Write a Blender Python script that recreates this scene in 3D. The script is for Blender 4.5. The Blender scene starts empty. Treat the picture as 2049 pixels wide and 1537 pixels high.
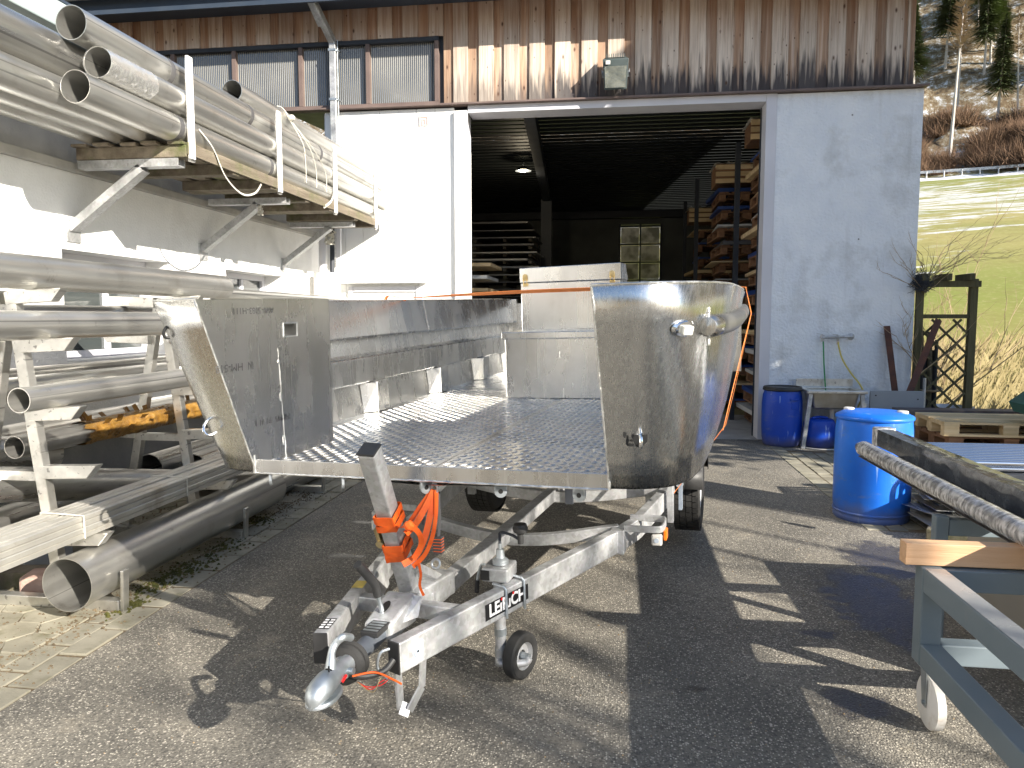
import bpy, math, random
from mathutils import Vector, Matrix, noise
from mathutils.bvhtree import BVHTree
random.seed(7)
V = Vector
R_ = math.radians
sc = bpy.context.scene
COL = sc.collection
# ------------------------------------------------------------------ camera
EYE = V((0.0, 0.0, 1.55)); PITCH = R_(5.0); YAW = R_(7.95); FPX = 1500.0
cam = bpy.data.cameras.new('camera'); cam.sensor_width = 36.0; cam.lens = FPX/2049*36; cam.clip_end = 3000; cam.clip_start = .05
camo = bpy.data.objects.new('camera', cam); COL.objects.link(camo)
camo.location = EYE; camo.rotation_euler = (math.pi/2-PITCH, 0, YAW); sc.camera = camo
# ------------------------------------------------------------------ sky, sun, exposure
SUN = V((.734, -.532, .422)).normalized()
SUN_EL = math.asin(SUN.z); SUN_AZ = math.atan2(SUN.x, SUN.y)
w = bpy.data.worlds.new("World"); sc.world = w; w.use_nodes = True
wn = w.node_tree.nodes; wl = w.node_tree.links
sky = wn.new('ShaderNodeTexSky'); sky.sky_type = 'NISHITA'; sky.sun_disc = False
sky.sun_elevation = SUN_EL; sky.sun_rotation = SUN_AZ; sky.altitude = 600; sky.air_density = 1.0; sky.dust_density = .6
wl.new(sky.outputs[0], wn['Background'].inputs[0]); wn['Background'].inputs[1].default_value = .098
sl = bpy.data.lights.new('sun', 'SUN'); sl.energy = 5.0; sl.angle = R_(.5); sl.color = (1.0, .925, .81)
slo = bpy.data.objects.new('sun', sl); COL.objects.link(slo); slo.rotation_euler = SUN.to_track_quat('Z', 'Y').to_euler()
sc.view_settings.view_transform = 'Standard'; sc.view_settings.look = 'None'
sc.view_settings.gamma = 1; sc.view_settings.use_curve_mapping = False
sc.view_settings.exposure = 1.28
sc.cycles.max_bounces = 8; sc.cycles.glossy_bounces = 5; sc.cycles.diffuse_bounces = 4
sc.cycles.sample_clamp_indirect = 6.0; sc.cycles.caustics_reflective = True; sc.cycles.blur_glossy = .6

# ------------------------------------------------------------------ materials
MATS = {}
def mk(name, c1, c2=None, scale=4.0, rough=.6, rough2=None, metal=0.0, bump=0.0, bscale=None, stretch=(1, 1, 1),
       contrast=(.35, .65), detail=6.0, dirt=None, rand=0.0, spec=.5, trans=0.0, ior=1.45, alpha=None, coat=0.0, bdist=.01):
    if name in MATS: return MATS[name]
    m = bpy.data.materials.new(name); m.use_nodes = True; MATS[name] = m
    nt = m.node_tree; N = nt.nodes; L = nt.links; b = N['Principled BSDF']
    tc = N.new('ShaderNodeTexCoord'); mp = N.new('ShaderNodeMapping'); mp.inputs['Scale'].default_value = stretch
    L.new(tc.outputs['Object'], mp.inputs['Vector'])
    b.inputs['Metallic'].default_value = metal; b.inputs['Specular IOR Level'].default_value = spec
    b.inputs['Coat Weight'].default_value = coat; b.inputs['IOR'].default_value = ior
    b.inputs['Transmission Weight'].default_value = trans
    no = N.new('ShaderNodeTexNoise'); no.inputs['Scale'].default_value = scale; no.inputs['Detail'].default_value = detail
    L.new(mp.outputs[0], no.inputs['Vector'])
    cr = N.new('ShaderNodeMapRange'); cr.inputs[1].default_value = contrast[0]; cr.inputs[2].default_value = contrast[1]
    L.new(no.outputs['Fac'], cr.inputs[0])
    mx = N.new('ShaderNodeMix'); mx.data_type = 'RGBA'
    mx.inputs['A'].default_value = (*c1, 1); mx.inputs['B'].default_value = (*(c2 or c1), 1)
    L.new(cr.outputs[0], mx.inputs['Factor']); col = mx.outputs['Result']
    if dirt:   # (colour, scale, lo, hi)
        n2 = N.new('ShaderNodeTexNoise'); n2.inputs['Scale'].default_value = dirt[1]; n2.inputs['Detail'].default_value = 8; n2.inputs['Roughness'].default_value = .65
        L.new(tc.outputs['Object'], n2.inputs['Vector'])
        r2 = N.new('ShaderNodeMapRange'); r2.inputs[1].default_value = dirt[2]; r2.inputs[2].default_value = dirt[3]; L.new(n2.outputs['Fac'], r2.inputs[0])
        m2 = N.new('ShaderNodeMix'); m2.data_type = 'RGBA'; m2.inputs['B'].default_value = (*dirt[0], 1)
        L.new(r2.outputs[0], m2.inputs['Factor']); L.new(col, m2.inputs['A']); col = m2.outputs['Result']
    if rand:
        oi = N.new('ShaderNodeObjectInfo'); hs = N.new('ShaderNodeHueSaturation')
        r3 = N.new('ShaderNodeMapRange'); r3.inputs[3].default_value = 1-rand; r3.inputs[4].default_value = 1+rand
        L.new(oi.outputs['Random'], r3.inputs[0]); L.new(r3.outputs[0], hs.inputs['Value']); L.new(col, hs.inputs['Color']); col = hs.outputs[0]
    L.new(col, b.inputs['Base Color'])
    rr = N.new('ShaderNodeMapRange'); rr.inputs[3].default_value = rough; rr.inputs[4].default_value = rough if rough2 is None else rough2
    L.new(cr.outputs[0], rr.inputs[0]); L.new(rr.outputs[0], b.inputs['Roughness'])
    if bump:
        n3 = N.new('ShaderNodeTexNoise'); n3.inputs['Scale'].default_value = bscale or scale*4; n3.inputs['Detail'].default_value = 5
        L.new(mp.outputs[0], n3.inputs['Vector'])
        bp = N.new('ShaderNodeBump'); bp.inputs['Strength'].default_value = bump; bp.inputs['Distance'].default_value = bdist
        L.new(n3.outputs['Fac'], bp.inputs['Height']); L.new(bp.outputs[0], b.inputs['Normal'])
    if alpha is not None: b.inputs['Alpha'].default_value = alpha
    return m
def nodes(m): return m.node_tree.nodes, m.node_tree.links, m.node_tree.nodes['Principled BSDF']

stainless = mk('stainless', (.58, .575, .545), (.70, .69, .655), 3, .28, .40, .88, .10, 30, (6, .25, 6), bdist=.003, dirt=((.46, .43, .38), 2.5, .55, .8))
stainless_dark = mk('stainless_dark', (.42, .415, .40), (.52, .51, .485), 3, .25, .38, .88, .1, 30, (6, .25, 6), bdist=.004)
alu = mk('aluminium_sheet', (.58, .58, .57), (.65, .65, .64), 7, .23, .31, 1.0, .10, 26, (1.2, 1.2, .35), bdist=.0006, dirt=((.54, .53, .51), 3.0, .5, .78))
alu_v = mk('aluminium_hull', (.63, .63, .62), (.68, .68, .67), 8, .23, .30, 1.0, .12, 30, (14, 14, .10), bdist=.0006, contrast=(.3, .7), dirt=((.60, .595, .58), 22.0, .5, .75))
weld = mk('weld_bead', (.8, .8, .78), (.9, .9, .88), 40, .3, .5, 1.0, .6, 120, bdist=.004)
galv = mk('galvanised', (.34, .395, .43), (.50, .555, .59), 9, .48, .64, .70, .12, 60, bdist=.002, dirt=((.28, .29, .29), 3.0, .52, .75))
# spangle for galvanised
N, L, b = nodes(galv)
vo = N.new('ShaderNodeTexVoronoi'); vo.inputs['Scale'].default_value = 60
mm = N.new('ShaderNodeMix'); mm.data_type = 'RGBA'; mm.blend_type = 'MULTIPLY'; mm.inputs['Factor'].default_value = .28
tcn = [n for n in N if n.type == 'TEX_COORD'][0]; L.new(tcn.outputs['Object'], vo.inputs['Vector'])
src = b.inputs['Base Color'].links[0].from_socket; L.new(src, mm.inputs['A']); L.new(vo.outputs['Color'], mm.inputs['B'])
bw = N.new('ShaderNodeHueSaturation'); bw.inputs['Saturation'].default_value = .12; bw.inputs['Value'].default_value = 1.15; L.new(mm.outputs['Result'], bw.inputs['Color']); L.new(bw.outputs[0], b.inputs['Base Color'])
zinc = mk('bright_zinc', (.40, .44, .46), (.55, .59, .62), 14, .38, .52, .85, .1, 40, bdist=.002)
blackp = mk('black_plastic', (.02, .02, .021), (.035, .035, .035), 10, .42, .55, 0, .1, 60)
rubber = mk('tyre_rubber', (.018, .018, .018), (.035, .034, .032), 20, .7, .85, 0, .3, 80, bdist=.003)
orange = mk('orange_webbing', (.66, .085, .006), (.74, .12, .012), 30, .55, .65, 0, .25, 300, bdist=.001)
orange_pale = mk('faded_orange_webbing', (.75, .22, .05), (.8, .27, .08), 30, .5, .6, 0, .25, 300, bdist=.001)
white_plaster = mk('white_plaster', (.80, .80, .79), (.84, .84, .83), 6, .85, .9, 0, .45, 55, bdist=.012, dirt=((.68, .67, .65), 1.2, .55, .8))
stucco = mk('rough_stucco', (.76, .80, .85), (.84, .87, .90), 3, .9, .95, 0, .9, 30, bdist=.02, dirt=((.50, .51, .50), 1.6, .52, .78))
white_panel = mk('white_panel', (.80, .80, .79), (.84, .84, .82), 2, .45, .5, 0, .03, 5)
frame_grey = mk('lavender_grey_frame', (.58, .58, .62), (.64, .64, .68), 2, .45, .5)
frame_brown = mk('brown_frame', (.13, .095, .085), (.17, .125, .11), 4, .5, .55)
fascia_m = mk('fascia_grey', (.30, .36, .36), (.37, .43, .43), 3, .6, .7, 0, .1, 10, dirt=((.3, .34, .33), 2, .5, .8))
dark_roof = mk('dark_roof_edge', (.03, .045, .07), (.04, .055, .08), 3, .5, .6)
concrete = mk('concrete', (.36, .35, .33), (.46, .45, .42), 4, .85, .95, 0, .35, 30, dirt=((.26, .25, .22), 1.5, .5, .8))
wall_foot = mk('wall_foot_grey', (.22, .225, .235), (.28, .285, .29), 4, .85, .95, 0, .5, 40)
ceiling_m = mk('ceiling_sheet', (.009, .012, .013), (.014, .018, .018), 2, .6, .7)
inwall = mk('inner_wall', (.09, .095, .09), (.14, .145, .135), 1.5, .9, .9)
dark_steel = mk('dark_steel', (.025, .03, .04), (.04, .045, .055), 3, .5, .6)
old_wood = mk('old_grey_wood', (.13, .105, .075), (.24, .205, .155), 3, .8, .9, 0, .6, 30, (4, .5, 4), dirt=((.09, .10, .035), 4, .5, .7), rand=.2)
pallet_wood = mk('pallet_wood', (.60, .43, .22), (.74, .57, .34), 3, .75, .85, 0, .4, 30, (.6, 5, 5), rand=.16, dirt=((.36, .25, .14), 3, .55, .8))
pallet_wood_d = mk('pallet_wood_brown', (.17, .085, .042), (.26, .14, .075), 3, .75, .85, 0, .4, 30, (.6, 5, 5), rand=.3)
beam_wood = mk('planed_larch', (.60, .36, .20), (.72, .47, .28), 3.0, .55, .65, 0, .25, 24, (.35, 6, 6), dirt=((.42, .17, .07), 5, .6, .75))
blue_board = mk('blue_film_board', (.02, .06, .22), (.03, .08, .30), 2, .4, .5, rand=.3)
white_sheet = mk('white_sheet_goods', (.55, .55, .52), (.62, .62, .6), 2, .5, .6, rand=.25)
dark_sheet = mk('dark_sheet_goods', (.06, .06, .065), (.10, .095, .09), 2, .5, .6, rand=.3)
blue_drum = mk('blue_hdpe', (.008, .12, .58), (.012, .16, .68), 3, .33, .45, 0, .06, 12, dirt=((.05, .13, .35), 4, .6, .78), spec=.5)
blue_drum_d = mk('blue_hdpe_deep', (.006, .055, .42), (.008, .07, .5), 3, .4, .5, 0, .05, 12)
rust = mk('rusty_steel', (.075, .035, .028), (.13, .055, .035), 9, .8, .9, 0, .4, 60)
green_wood = mk('stained_trellis_wood', (.075, .07, .035), (.13, .115, .06), 5, .8, .9, 0, .4, 40, (5, 5, .6), rand=.15)
grey_paint = mk('blue_grey_paint', (.15, .19, .215), (.175, .215, .24), 3, .32, .42, 0, .04, 20, dirt=((.20, .22, .23), 6, .62, .8))
nylon = mk('white_nylon', (.72, .70, .66), (.80, .78, .74), 5, .4, .5, dirt=((.42, .34, .25), 7, .52, .75))
beige_panel = mk('galv_panel_beige', (.40, .38, .34), (.46, .44, .40), 2, .38, .45, .5, .05, 5)
tape = mk('brown_tape', (.16, .075, .012), (.30, .165, .035), 14, .25, .5, 0, .9, 14, bdist=.03)
wrap = mk('stretch_wrap', (.34, .335, .33), (.86, .845, .82), 16, .12, .26, .45, .6, 20, (1.3, 2.6, 1.3), bdist=.01, contrast=(.4, .6), coat=.6)
wrap_dark = mk('stretch_wrap_dark', (.02, .025, .035), (.07, .08, .09), 9, .18, .3, .1, .8, 14, bdist=.008, coat=.6)
foam = mk('white_foam_edge', (.78, .77, .74), (.84, .83, .80), 6, .6, .7, 0, .1, 20)
white_strap = mk('white_strap', (.50, .48, .42), (.60, .58, .51), 10, .5, .6)
moss = mk('moss', (.035, .04, .008), (.08, .075, .015), 12, .9, .95, 0, .8, 60)
blackrub = mk('dark_tube_rail', (.09, .09, .09), (.14, .14, .135), 8, .38, .5, .3, .05, 20)
ink = mk('black_ink', (.012, .012, .012), rough=.5)
mill_ink = mk('faded_mill_ink', (.03, .03, .032), (.10, .10, .10), 60, .5)
sticker_w = mk('white_vinyl', (.8, .8, .8), rough=.35)
sticker_k = mk('black_vinyl', (.015, .015, .016), rough=.3)
red_v = mk('red_vinyl', (.7, .02, .02), rough=.35)
yellow_v = mk('yellow_vinyl', (.62, .45, .05), (.55, .4, .05), 20, .4)
bluegrey_v = mk('pale_blue_vinyl', (.38, .44, .52), (.45, .51, .58), 40, .4)
brass = mk('brass', (.50, .38, .18), (.62, .50, .28), 10, .35, .45, 1.0)
chrome = mk('chrome', (.80, .80, .80), rough=.08, metal=1.0)
amber = mk('amber_lens', (.80, .16, .01), rough=.25)
lens_w = mk('white_lens', (.62, .60, .56), rough=.3)
green_paint = mk('teal_sheet', (.008, .10, .085), (.012, .13, .11), 3, .35, .45)
hose_g = mk('green_hose', (.03, .25, .08), rough=.45); hose_y = mk('yellow_hose', (.55, .45, .10), rough=.45)
bark = mk('spruce_bark', (.30, .22, .17), (.42, .33, .27), 5, .9, .95, 0, .5, 20, (3, 3, .7))
bark_pale = mk('pale_bark', (.42, .38, .34), (.55, .50, .45), 5, .9, .95)
twig = mk('dry_twig', (.30, .22, .13), (.42, .32, .20), 4, .8, .9)
needle_far = mk('far_needles', (.085, .12, .04), (.16, .19, .065), .3, .8, .9, rand=.35, detail=2)
needle = mk('spruce_needles', (.04, .068, .025), (.085, .115, .04), .6, .7, .8, rand=.3, detail=2)
needle_l = mk('larch_twigs', (.27, .20, .13), (.36, .28, .19), .6, .8, .9, rand=.2)
bush_m = mk('bare_shrub', (.13, .075, .045), (.22, .14, .085), .5, .9, .95)
straw = mk('dry_straw', (.28, .225, .10), (.42, .35, .18), 3, .8, .9)
leaf_l = mk('leaf_litter', (.22, .15, .08), (.38, .29, .18), 9, .9, .95)
tank_m = mk('concrete_ring', (.62, .60, .56), (.70, .68, .64), 4, .7, .8, 0, .1, 20)
glass_dk = mk('window_glass', (.06, .07, .07), rough=.06, metal=0, spec=.9, coat=1.0)
lamp_body = mk('floodlight_body', (.055, .075, .075), (.075, .095, .095), 8, .5, .6)
poly = mk('ribbed_polycarbonate', (.07, .085, .11), (.13, .14, .155), 1.2, .16, .3, 0, coat=.8, contrast=(.4, .6))
poly_edge = mk('polycarbonate_rib', (.30, .285, .24), (.36, .34, .29), 2, .25, .35, coat=.5)
copper_sign = mk('rust_tinted_sign', (.60, .47, .42), rough=.6)
glow = bpy.data.materials.new('lamp_glow'); glow.use_nodes = True
_b = glow.node_tree.nodes['Principled BSDF']; _b.inputs['Emission Color'].default_value = (1, .86, .55, 1); _b.inputs['Emission Strength'].default_value = 14
bright = mk('daylit_pane', (.32, .31, .28), (.55, .53, .48), 2.2, .25, .3, 0, detail=10)
_b = bright.node_tree.nodes['Principled BSDF']

# weathered facade boards: grey-black foot, brown head (stain with its own shape), knots, streaks
def cmix(N, L, fac, a, bcol, blend='MIX'):
    m = N.new('ShaderNodeMix'); m.data_type = 'RGBA'; m.blend_type = blend
    L.new(fac, m.inputs['Factor']); L.new(a, m.inputs['A'])
    if isinstance(bcol, tuple): m.inputs['B'].default_value = (*bcol, 1)
    else: L.new(bcol, m.inputs['B'])
    return m.outputs['Result']
def maprange(N, L, src, a, b_, c=0, d=1):
    r = N.new('ShaderNodeMapRange'); r.inputs[1].default_value = a; r.inputs[2].default_value = b_; r.inputs[3].default_value = c; r.inputs[4].default_value = d
    L.new(src, r.inputs[0]); return r.outputs[0]
def math_(N, L, op, a, b_):
    m = N.new('ShaderNodeMath'); m.operation = op
    for i, s in enumerate((a, b_)):
        if isinstance(s, (int, float)): m.inputs[i].default_value = s
        else: L.new(s, m.inputs[i])
    return m.outputs[0]
def nz(N, L, vec, scale, detail=6, stretch=None, rough=.5):
    if stretch:
        mp = N.new('ShaderNodeMapping'); mp.inputs['Scale'].default_value = stretch; L.new(vec, mp.inputs['Vector']); vec = mp.outputs[0]
    n = N.new('ShaderNodeTexNoise'); n.inputs['Scale'].default_value = scale; n.inputs['Detail'].default_value = detail; n.inputs['Roughness'].default_value = rough
    L.new(vec, n.inputs['Vector']); return n.outputs['Fac']
def facade(name, c1, c2, rnd):
    m = mk(name, c1, c2, 2.6, .75, .85, 0, .35, 22, (9, 9, .35), rand=rnd)
    N, L, b = nodes(m); col = b.inputs['Base Color'].links[0].from_socket
    geo = N.new('ShaderNodeNewGeometry'); P = geo.outputs['Position']; sx = N.new('ShaderNodeSeparateXYZ'); L.new(P, sx.inputs[0])
    grain = nz(N, L, P, 1.0, 9, (60, 1, 1.6), .65); col = cmix(N, L, maprange(N, L, grain, .50, .72, 0, .75), col, (.16, .10, .07))
    pale = nz(N, L, P, 1.0, 8, (24, 1, .9)); col = cmix(N, L, maprange(N, L, pale, .50, .75, 0, .7), col, (.66, .58, .50))
    edge = math_(N, L, 'ADD', sx.outputs['Z'], math_(N, L, 'MULTIPLY', nz(N, L, P, 1.6, 8, (14, 1, 1.1)), -1.1))
    stain = maprange(N, L, edge, 3.90, 4.14, 1, 0); xs = maprange(N, L, sx.outputs['X'], -2.6, -.6, .25, 1)
    col = cmix(N, L, math_(N, L, 'MULTIPLY', math_(N, L, 'MULTIPLY', stain, xs), .93), col, (.045, .042, .048))
    head = maprange(N, L, edge, 4.35, 5.1); col = cmix(N, L, math_(N, L, 'MULTIPLY', head, .58), col, (.27, .11, .055))
    for sc_, th in (((7, 1, 3.4), .13), ((11, 1, 6.1), .10)):
        kv = N.new('ShaderNodeTexVoronoi'); kv.inputs['Scale'].default_value = 1
        mp2 = N.new('ShaderNodeMapping'); mp2.inputs['Scale'].default_value = sc_; L.new(P, mp2.inputs['Vector']); L.new(mp2.outputs[0], kv.inputs['Vector'])
        col = cmix(N, L, maprange(N, L, kv.outputs['Distance'], .04, th, .92, 0), col, (.07, .028, .016))
    L.new(col, b.inputs['Base Color']); return m
board = facade('facade_board', (.47, .385, .31), (.66, .57, .48), .18)
board_in = facade('facade_board_inner', (.34, .215, .14), (.50, .35, .245), .25)

# stainless: mill seams and scuffs along the tube
for m, s_ in ((stainless, .8), (stainless_dark, .7)):
    N, L, b = nodes(m); tcn = [n for n in N if n.type == 'TEX_COORD'][0]; col = b.inputs['Base Color'].links[0].from_socket; O_ = tcn.outputs['Object']
    col = cmix(N, L, maprange(N, L, nz(N, L, O_, 1, 3, (34, .12, 34)), .63, .67, 0, .65), col, (.16, .155, .15))
    col = cmix(N, L, maprange(N, L, nz(N, L, O_, 1, 5, (22, .3, 22)), .52, .75, 0, .6), col, (.74, .72, .68))
    sm = nz(N, L, O_, 7, 10, None, .75); col = cmix(N, L, maprange(N, L, sm, .60, .68, 0, .5), col, (.27, .25, .22))
    L.new(col, b.inputs['Base Color'])
# aluminium: handling smears, pale scuffs
for m in (alu, alu_v):
    N, L, b = nodes(m); tcn = [n for n in N if n.type == 'TEX_COORD'][0]; col = b.inputs['Base Color'].links[0].from_socket; O_ = tcn.outputs['Object']; r0 = b.inputs['Roughness'].links[0].from_socket
    zone = maprange(N, L, nz(N, L, O_, 3.2, 4), .45, .62)
    scf = math_(N, L, 'MULTIPLY', maprange(N, L, nz(N, L, O_, 26, 12, None, .8), .56, .68), zone)
    fine = maprange(N, L, nz(N, L, O_, 1, 4, (90, 90, 1.1)), .62, .74)
    f = math_(N, L, 'MAXIMUM', math_(N, L, 'MULTIPLY', scf, .5), math_(N, L, 'MULTIPLY', fine, .28))
    col = cmix(N, L, f, col, (.80, .79, .77)); L.new(col, b.inputs['Base Color'])
    mr = N.new('ShaderNodeMix'); L.new(f, mr.inputs['Factor']); L.new(r0, mr.inputs['A']); mr.inputs['B'].default_value = .55; L.new(mr.outputs['Result'], b.inputs['Roughness'])
# stucco: splash dirt at the foot, drips, patches
N, L, b = nodes(stucco); col = b.inputs['Base Color'].links[0].from_socket
geo = N.new('ShaderNodeNewGeometry'); P = geo.outputs['Position']; sx = N.new('ShaderNodeSeparateXYZ'); L.new(P, sx.inputs[0])
low = math_(N, L, 'ADD', sx.outputs['Z'], math_(N, L, 'MULTIPLY', nz(N, L, P, 5, 8), -1.1))
col = cmix(N, L, maprange(N, L, low, -.45, .12, .75, 0), col, (.30, .29, .26))
col = cmix(N, L, maprange(N, L, nz(N, L, P, 1, 6, (9, 1, .5)), .56, .72, 0, .35), col, (.45, .46, .46))
col = cmix(N, L, maprange(N, L, nz(N, L, P, 2.2, 9, None, .7), .58, .66, 0, .30), col, (.88, .90, .92))
vv = N.new('ShaderNodeTexVoronoi'); vv.inputs['Scale'].default_value = 2.6; L.new(P, vv.inputs['Vector']); col = cmix(N, L, maprange(N, L, vv.outputs['Distance'], .018, .035, .85, 0), col, (.09, .085, .08))
L.new(col, b.inputs['Base Color'])
# blue drums: dust and scuffs
for m in (blue_drum, blue_drum_d):
    N, L, b = nodes(m); tcn = [n for n in N if n.type == 'TEX_COORD'][0]; col = b.inputs['Base Color'].links[0].from_socket; O_ = tcn.outputs['Object']; sz = N.new('ShaderNodeSeparateXYZ'); L.new(O_, sz.inputs[0])
    col = cmix(N, L, maprange(N, L, nz(N, L, O_, 4, 12, (1, 1, 2.2), .78), .56, .66, 0, .42), col, (.16, .20, .26))
    col = cmix(N, L, maprange(N, L, nz(N, L, O_, 1, 4, (30, 30, 3)), .66, .71, 0, .6), col, (.35, .50, .75))
    col = cmix(N, L, maprange(N, L, math_(N, L, 'ADD', sz.outputs['Z'], math_(N, L, 'MULTIPLY', nz(N, L, O_, 7, 6), -.2)), -.06, .05, .6, 0), col, (.14, .13, .12))
    L.new(col, b.inputs['Base Color'])

# asphalt with exposed aggregate, worn patches, wet stains
asph = mk('worn_asphalt', (.128, .119, .101), (.225, .207, .172), 1.3, .85, .95, 0, 0)
N, L, b = nodes(asph); tcn = [n for n in N if n.type == 'TEX_COORD'][0]; col = b.inputs['Base Color'].links[0].from_socket
v1 = N.new('ShaderNodeTexVoronoi'); v1.inputs['Scale'].default_value = 115; L.new(tcn.outputs['Object'], v1.inputs['Vector'])
v2 = N.new('ShaderNodeTexVoronoi'); v2.inputs['Scale'].default_value = 48; L.new(tcn.outputs['Object'], v2.inputs['Vector'])
sep = N.new('ShaderNodeSeparateColor'); L.new(v1.outputs['Color'], sep.inputs[0])
stone = math_(N, L, 'MULTIPLY', maprange(N, L, sep.outputs[0], .42, .85), maprange(N, L, v1.outputs['Distance'], .25, .5, 1, 0))
col = cmix(N, L, math_(N, L, 'MULTIPLY', stone, .9), col, (.64, .59, .49))
sep3 = N.new('ShaderNodeSeparateColor'); L.new(v1.outputs['Color'], sep3.inputs[0])
pit = math_(N, L, 'MULTIPLY', maprange(N, L, sep3.outputs[1], .6, .9), .7); col = cmix(N, L, pit, col, (.07, .065, .058))
sep2 = N.new('ShaderNodeSeparateColor'); L.new(v2.outputs['Color'], sep2.inputs[0])
big = math_(N, L, 'MULTIPLY', maprange(N, L, sep2.outputs[0], .86, .9), maprange(N, L, v2.outputs['Distance'], .2, .35, 1, 0))
col = cmix(N, L, math_(N, L, 'MULTIPLY', big, .8), col, (.52, .47, .40))
O_ = tcn.outputs['Object']
col = cmix(N, L, maprange(N, L, nz(N, L, O_, .9, 7, None, .65), .50, .68, 0, .40), col, (.11, .104, .092))
col = cmix(N, L, maprange(N, L, nz(N, L, O_, 2.6, 8, None, .7), .58, .70, 0, .45), col, (.33, .29, .22))
col = cmix(N, L, maprange(N, L, nz(N, L, O_, 13, 5, None, .6), .70, .74, 0, .8), col, (.05, .045, .04))
nd = N.new('ShaderNodeTexVoronoi'); nd.feature = 'DISTANCE_TO_EDGE'; nd.inputs['Scale'].default_value = .42
mpc = N.new('ShaderNodeMapping'); L.new(O_, mpc.inputs['Vector']); va = N.new('ShaderNodeVectorMath'); va.operation = 'ADD'; nn_ = N.new('ShaderNodeTexNoise'); nn_.inputs['Scale'].default_value = 2.5; nn_.inputs['Detail'].default_value = 6; L.new(O_, nn_.inputs['Vector'])
vs_ = N.new('ShaderNodeVectorMath'); vs_.operation = 'SCALE'; vs_.inputs['Scale'].default_value = .5; L.new(nn_.outputs['Color'], vs_.inputs[0]); L.new(mpc.outputs[0], va.inputs[0]); L.new(vs_.outputs[0], va.inputs[1]); L.new(va.outputs[0], nd.inputs['Vector'])
# wet / oily stains
wet = None
for cx, cy, rx, ry in ((.98, 3.05, .17, .13), (1.42, 4.2, .26, .60), (1.75, 5.0, .28, .40), (1.0, 3.75, .12, .05), (.35, 3.1, .05, .03), (-1.9, 5.4, .10, .04), (-1.75, 4.6, .12, .05)):
    mpp = N.new('ShaderNodeMapping'); mpp.inputs['Location'].default_value = (-cx/rx, -cy/ry, 0); mpp.inputs['Scale'].default_value = (1/rx, 1/ry, 0)
    L.new(tcn.outputs['Object'], mpp.inputs['Vector'])
    ln = N.new('ShaderNodeVectorMath'); ln.operation = 'LENGTH'; L.new(mpp.outputs[0], ln.inputs[0])
    nn = N.new('ShaderNodeTexNoise'); nn.inputs['Scale'].default_value = 9; nn.inputs['Detail'].default_value = 5; L.new(tcn.outputs['Object'], nn.inputs['Vector'])
    d = math_(N, L, 'ADD', ln.outputs['Value'], math_(N, L, 'MULTIPLY', math_(N, L, 'SUBTRACT', nn.outputs['Fac'], .5), 1.6))
    s = maprange(N, L, d, .75, 1.1, 1, 0)
    wet = s if wet is None else math_(N, L, 'MAXIMUM', wet, s)
col = cmix(N, L, math_(N, L, 'MULTIPLY', wet, .62), col, (.022, .020, .019))
L.new(col, b.inputs['Base Color'])
rsrc = b.inputs['Roughness'].links[0].from_socket
mr = N.new('ShaderNodeMix'); L.new(wet, mr.inputs['Factor']); L.new(rsrc, mr.inputs['A']); mr.inputs['B'].default_value = .35; L.new(mr.outputs['Result'], b.inputs['Roughness'])
bp = N.new('ShaderNodeBump'); bp.inputs['Strength'].default_value = .9; bp.inputs['Distance'].default_value = .004
L.new(math_(N, L, 'MULTIPLY', v1.outputs['Distance'], -1.0), bp.inputs['Height']); L.new(bp.outputs[0], b.inputs['Normal'])

paver_m = mk('weathered_paver', (.21, .195, .15), (.30, .28, .22), 5, .85, .95, 0, .5, 70, bdist=.004, rand=.16, dirt=((.15, .14, .085), 7, .52, .72))
joint_m = mk('joint_soil', (.10, .075, .045), (.17, .13, .08), 12, .95, .95, 0, .8, 60)

# terrain: meadow, snow patches, forest floor
ter = mk('hillside_ground', (.21, .22, .055), (.33, .28, .10), .12, .9, .95, 0, .4, 2)
N, L, b = nodes(ter); col = b.inputs['Base Color'].links[0].from_socket
geo = N.new('ShaderNodeNewGeometry'); sx = N.new('ShaderNodeSeparateXYZ'); L.new(geo.outputs['Position'], sx.inputs[0])
sv = math_(N, L, 'ADD', math_(N, L, 'MULTIPLY', sx.outputs['X'], .375), math_(N, L, 'MULTIPLY', sx.outputs['Y'], .927))
mpt = N.new('ShaderNodeMapping'); mpt.inputs['Rotation'].default_value = (0, 0, R_(22)); mpt.inputs['Scale'].default_value = (.14, .42, .3); L.new(geo.outputs['Position'], mpt.inputs['Vector'])
ns = N.new('ShaderNodeTexNoise'); ns.inputs['Scale'].default_value = 1.4; ns.inputs['Detail'].default_value = 9; ns.inputs['Roughness'].default_value = .7; L.new(mpt.outputs[0], ns.inputs['Vector'])
band = math_(N, L, 'MULTIPLY', maprange(N, L, sv, 26, 48), maprange(N, L, sv, 74, 96, 1, 0))
lowband = maprange(N, L, math_(N, L, 'ADD', ns.outputs['Fac'], math_(N, L, 'MULTIPLY', band, .13)), .60, .66)
green = math_(N, L, 'MULTIPLY', maprange(N, L, sv, 76, 92), maprange(N, L, sv, 106, 108, 1, 0))
ns3 = N.new('ShaderNodeTexNoise'); ns3.inputs['Scale'].default_value = .08; L.new(geo.outputs['Position'], ns3.inputs['Vector'])
g2 = math_(N, L, 'MULTIPLY', maprange(N, L, sv, 17, 22), maprange(N, L, sv, 26, 34, 1, 0))
col = cmix(N, L, math_(N, L, 'MULTIPLY', math_(N, L, 'MAXIMUM', green, g2), .75), col, (.17, .21, .03))
col = cmix(N, L, math_(N, L, 'MULTIPLY', lowband, .8), col, (.62, .63, .65))
GP = geo.outputs['Position']
col = cmix(N, L, maprange(N, L, nz(N, L, GP, 2.2, 9, (1, .5, 1), .75), .48, .62, 0, .55), col, (.20, .17, .05))
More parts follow.
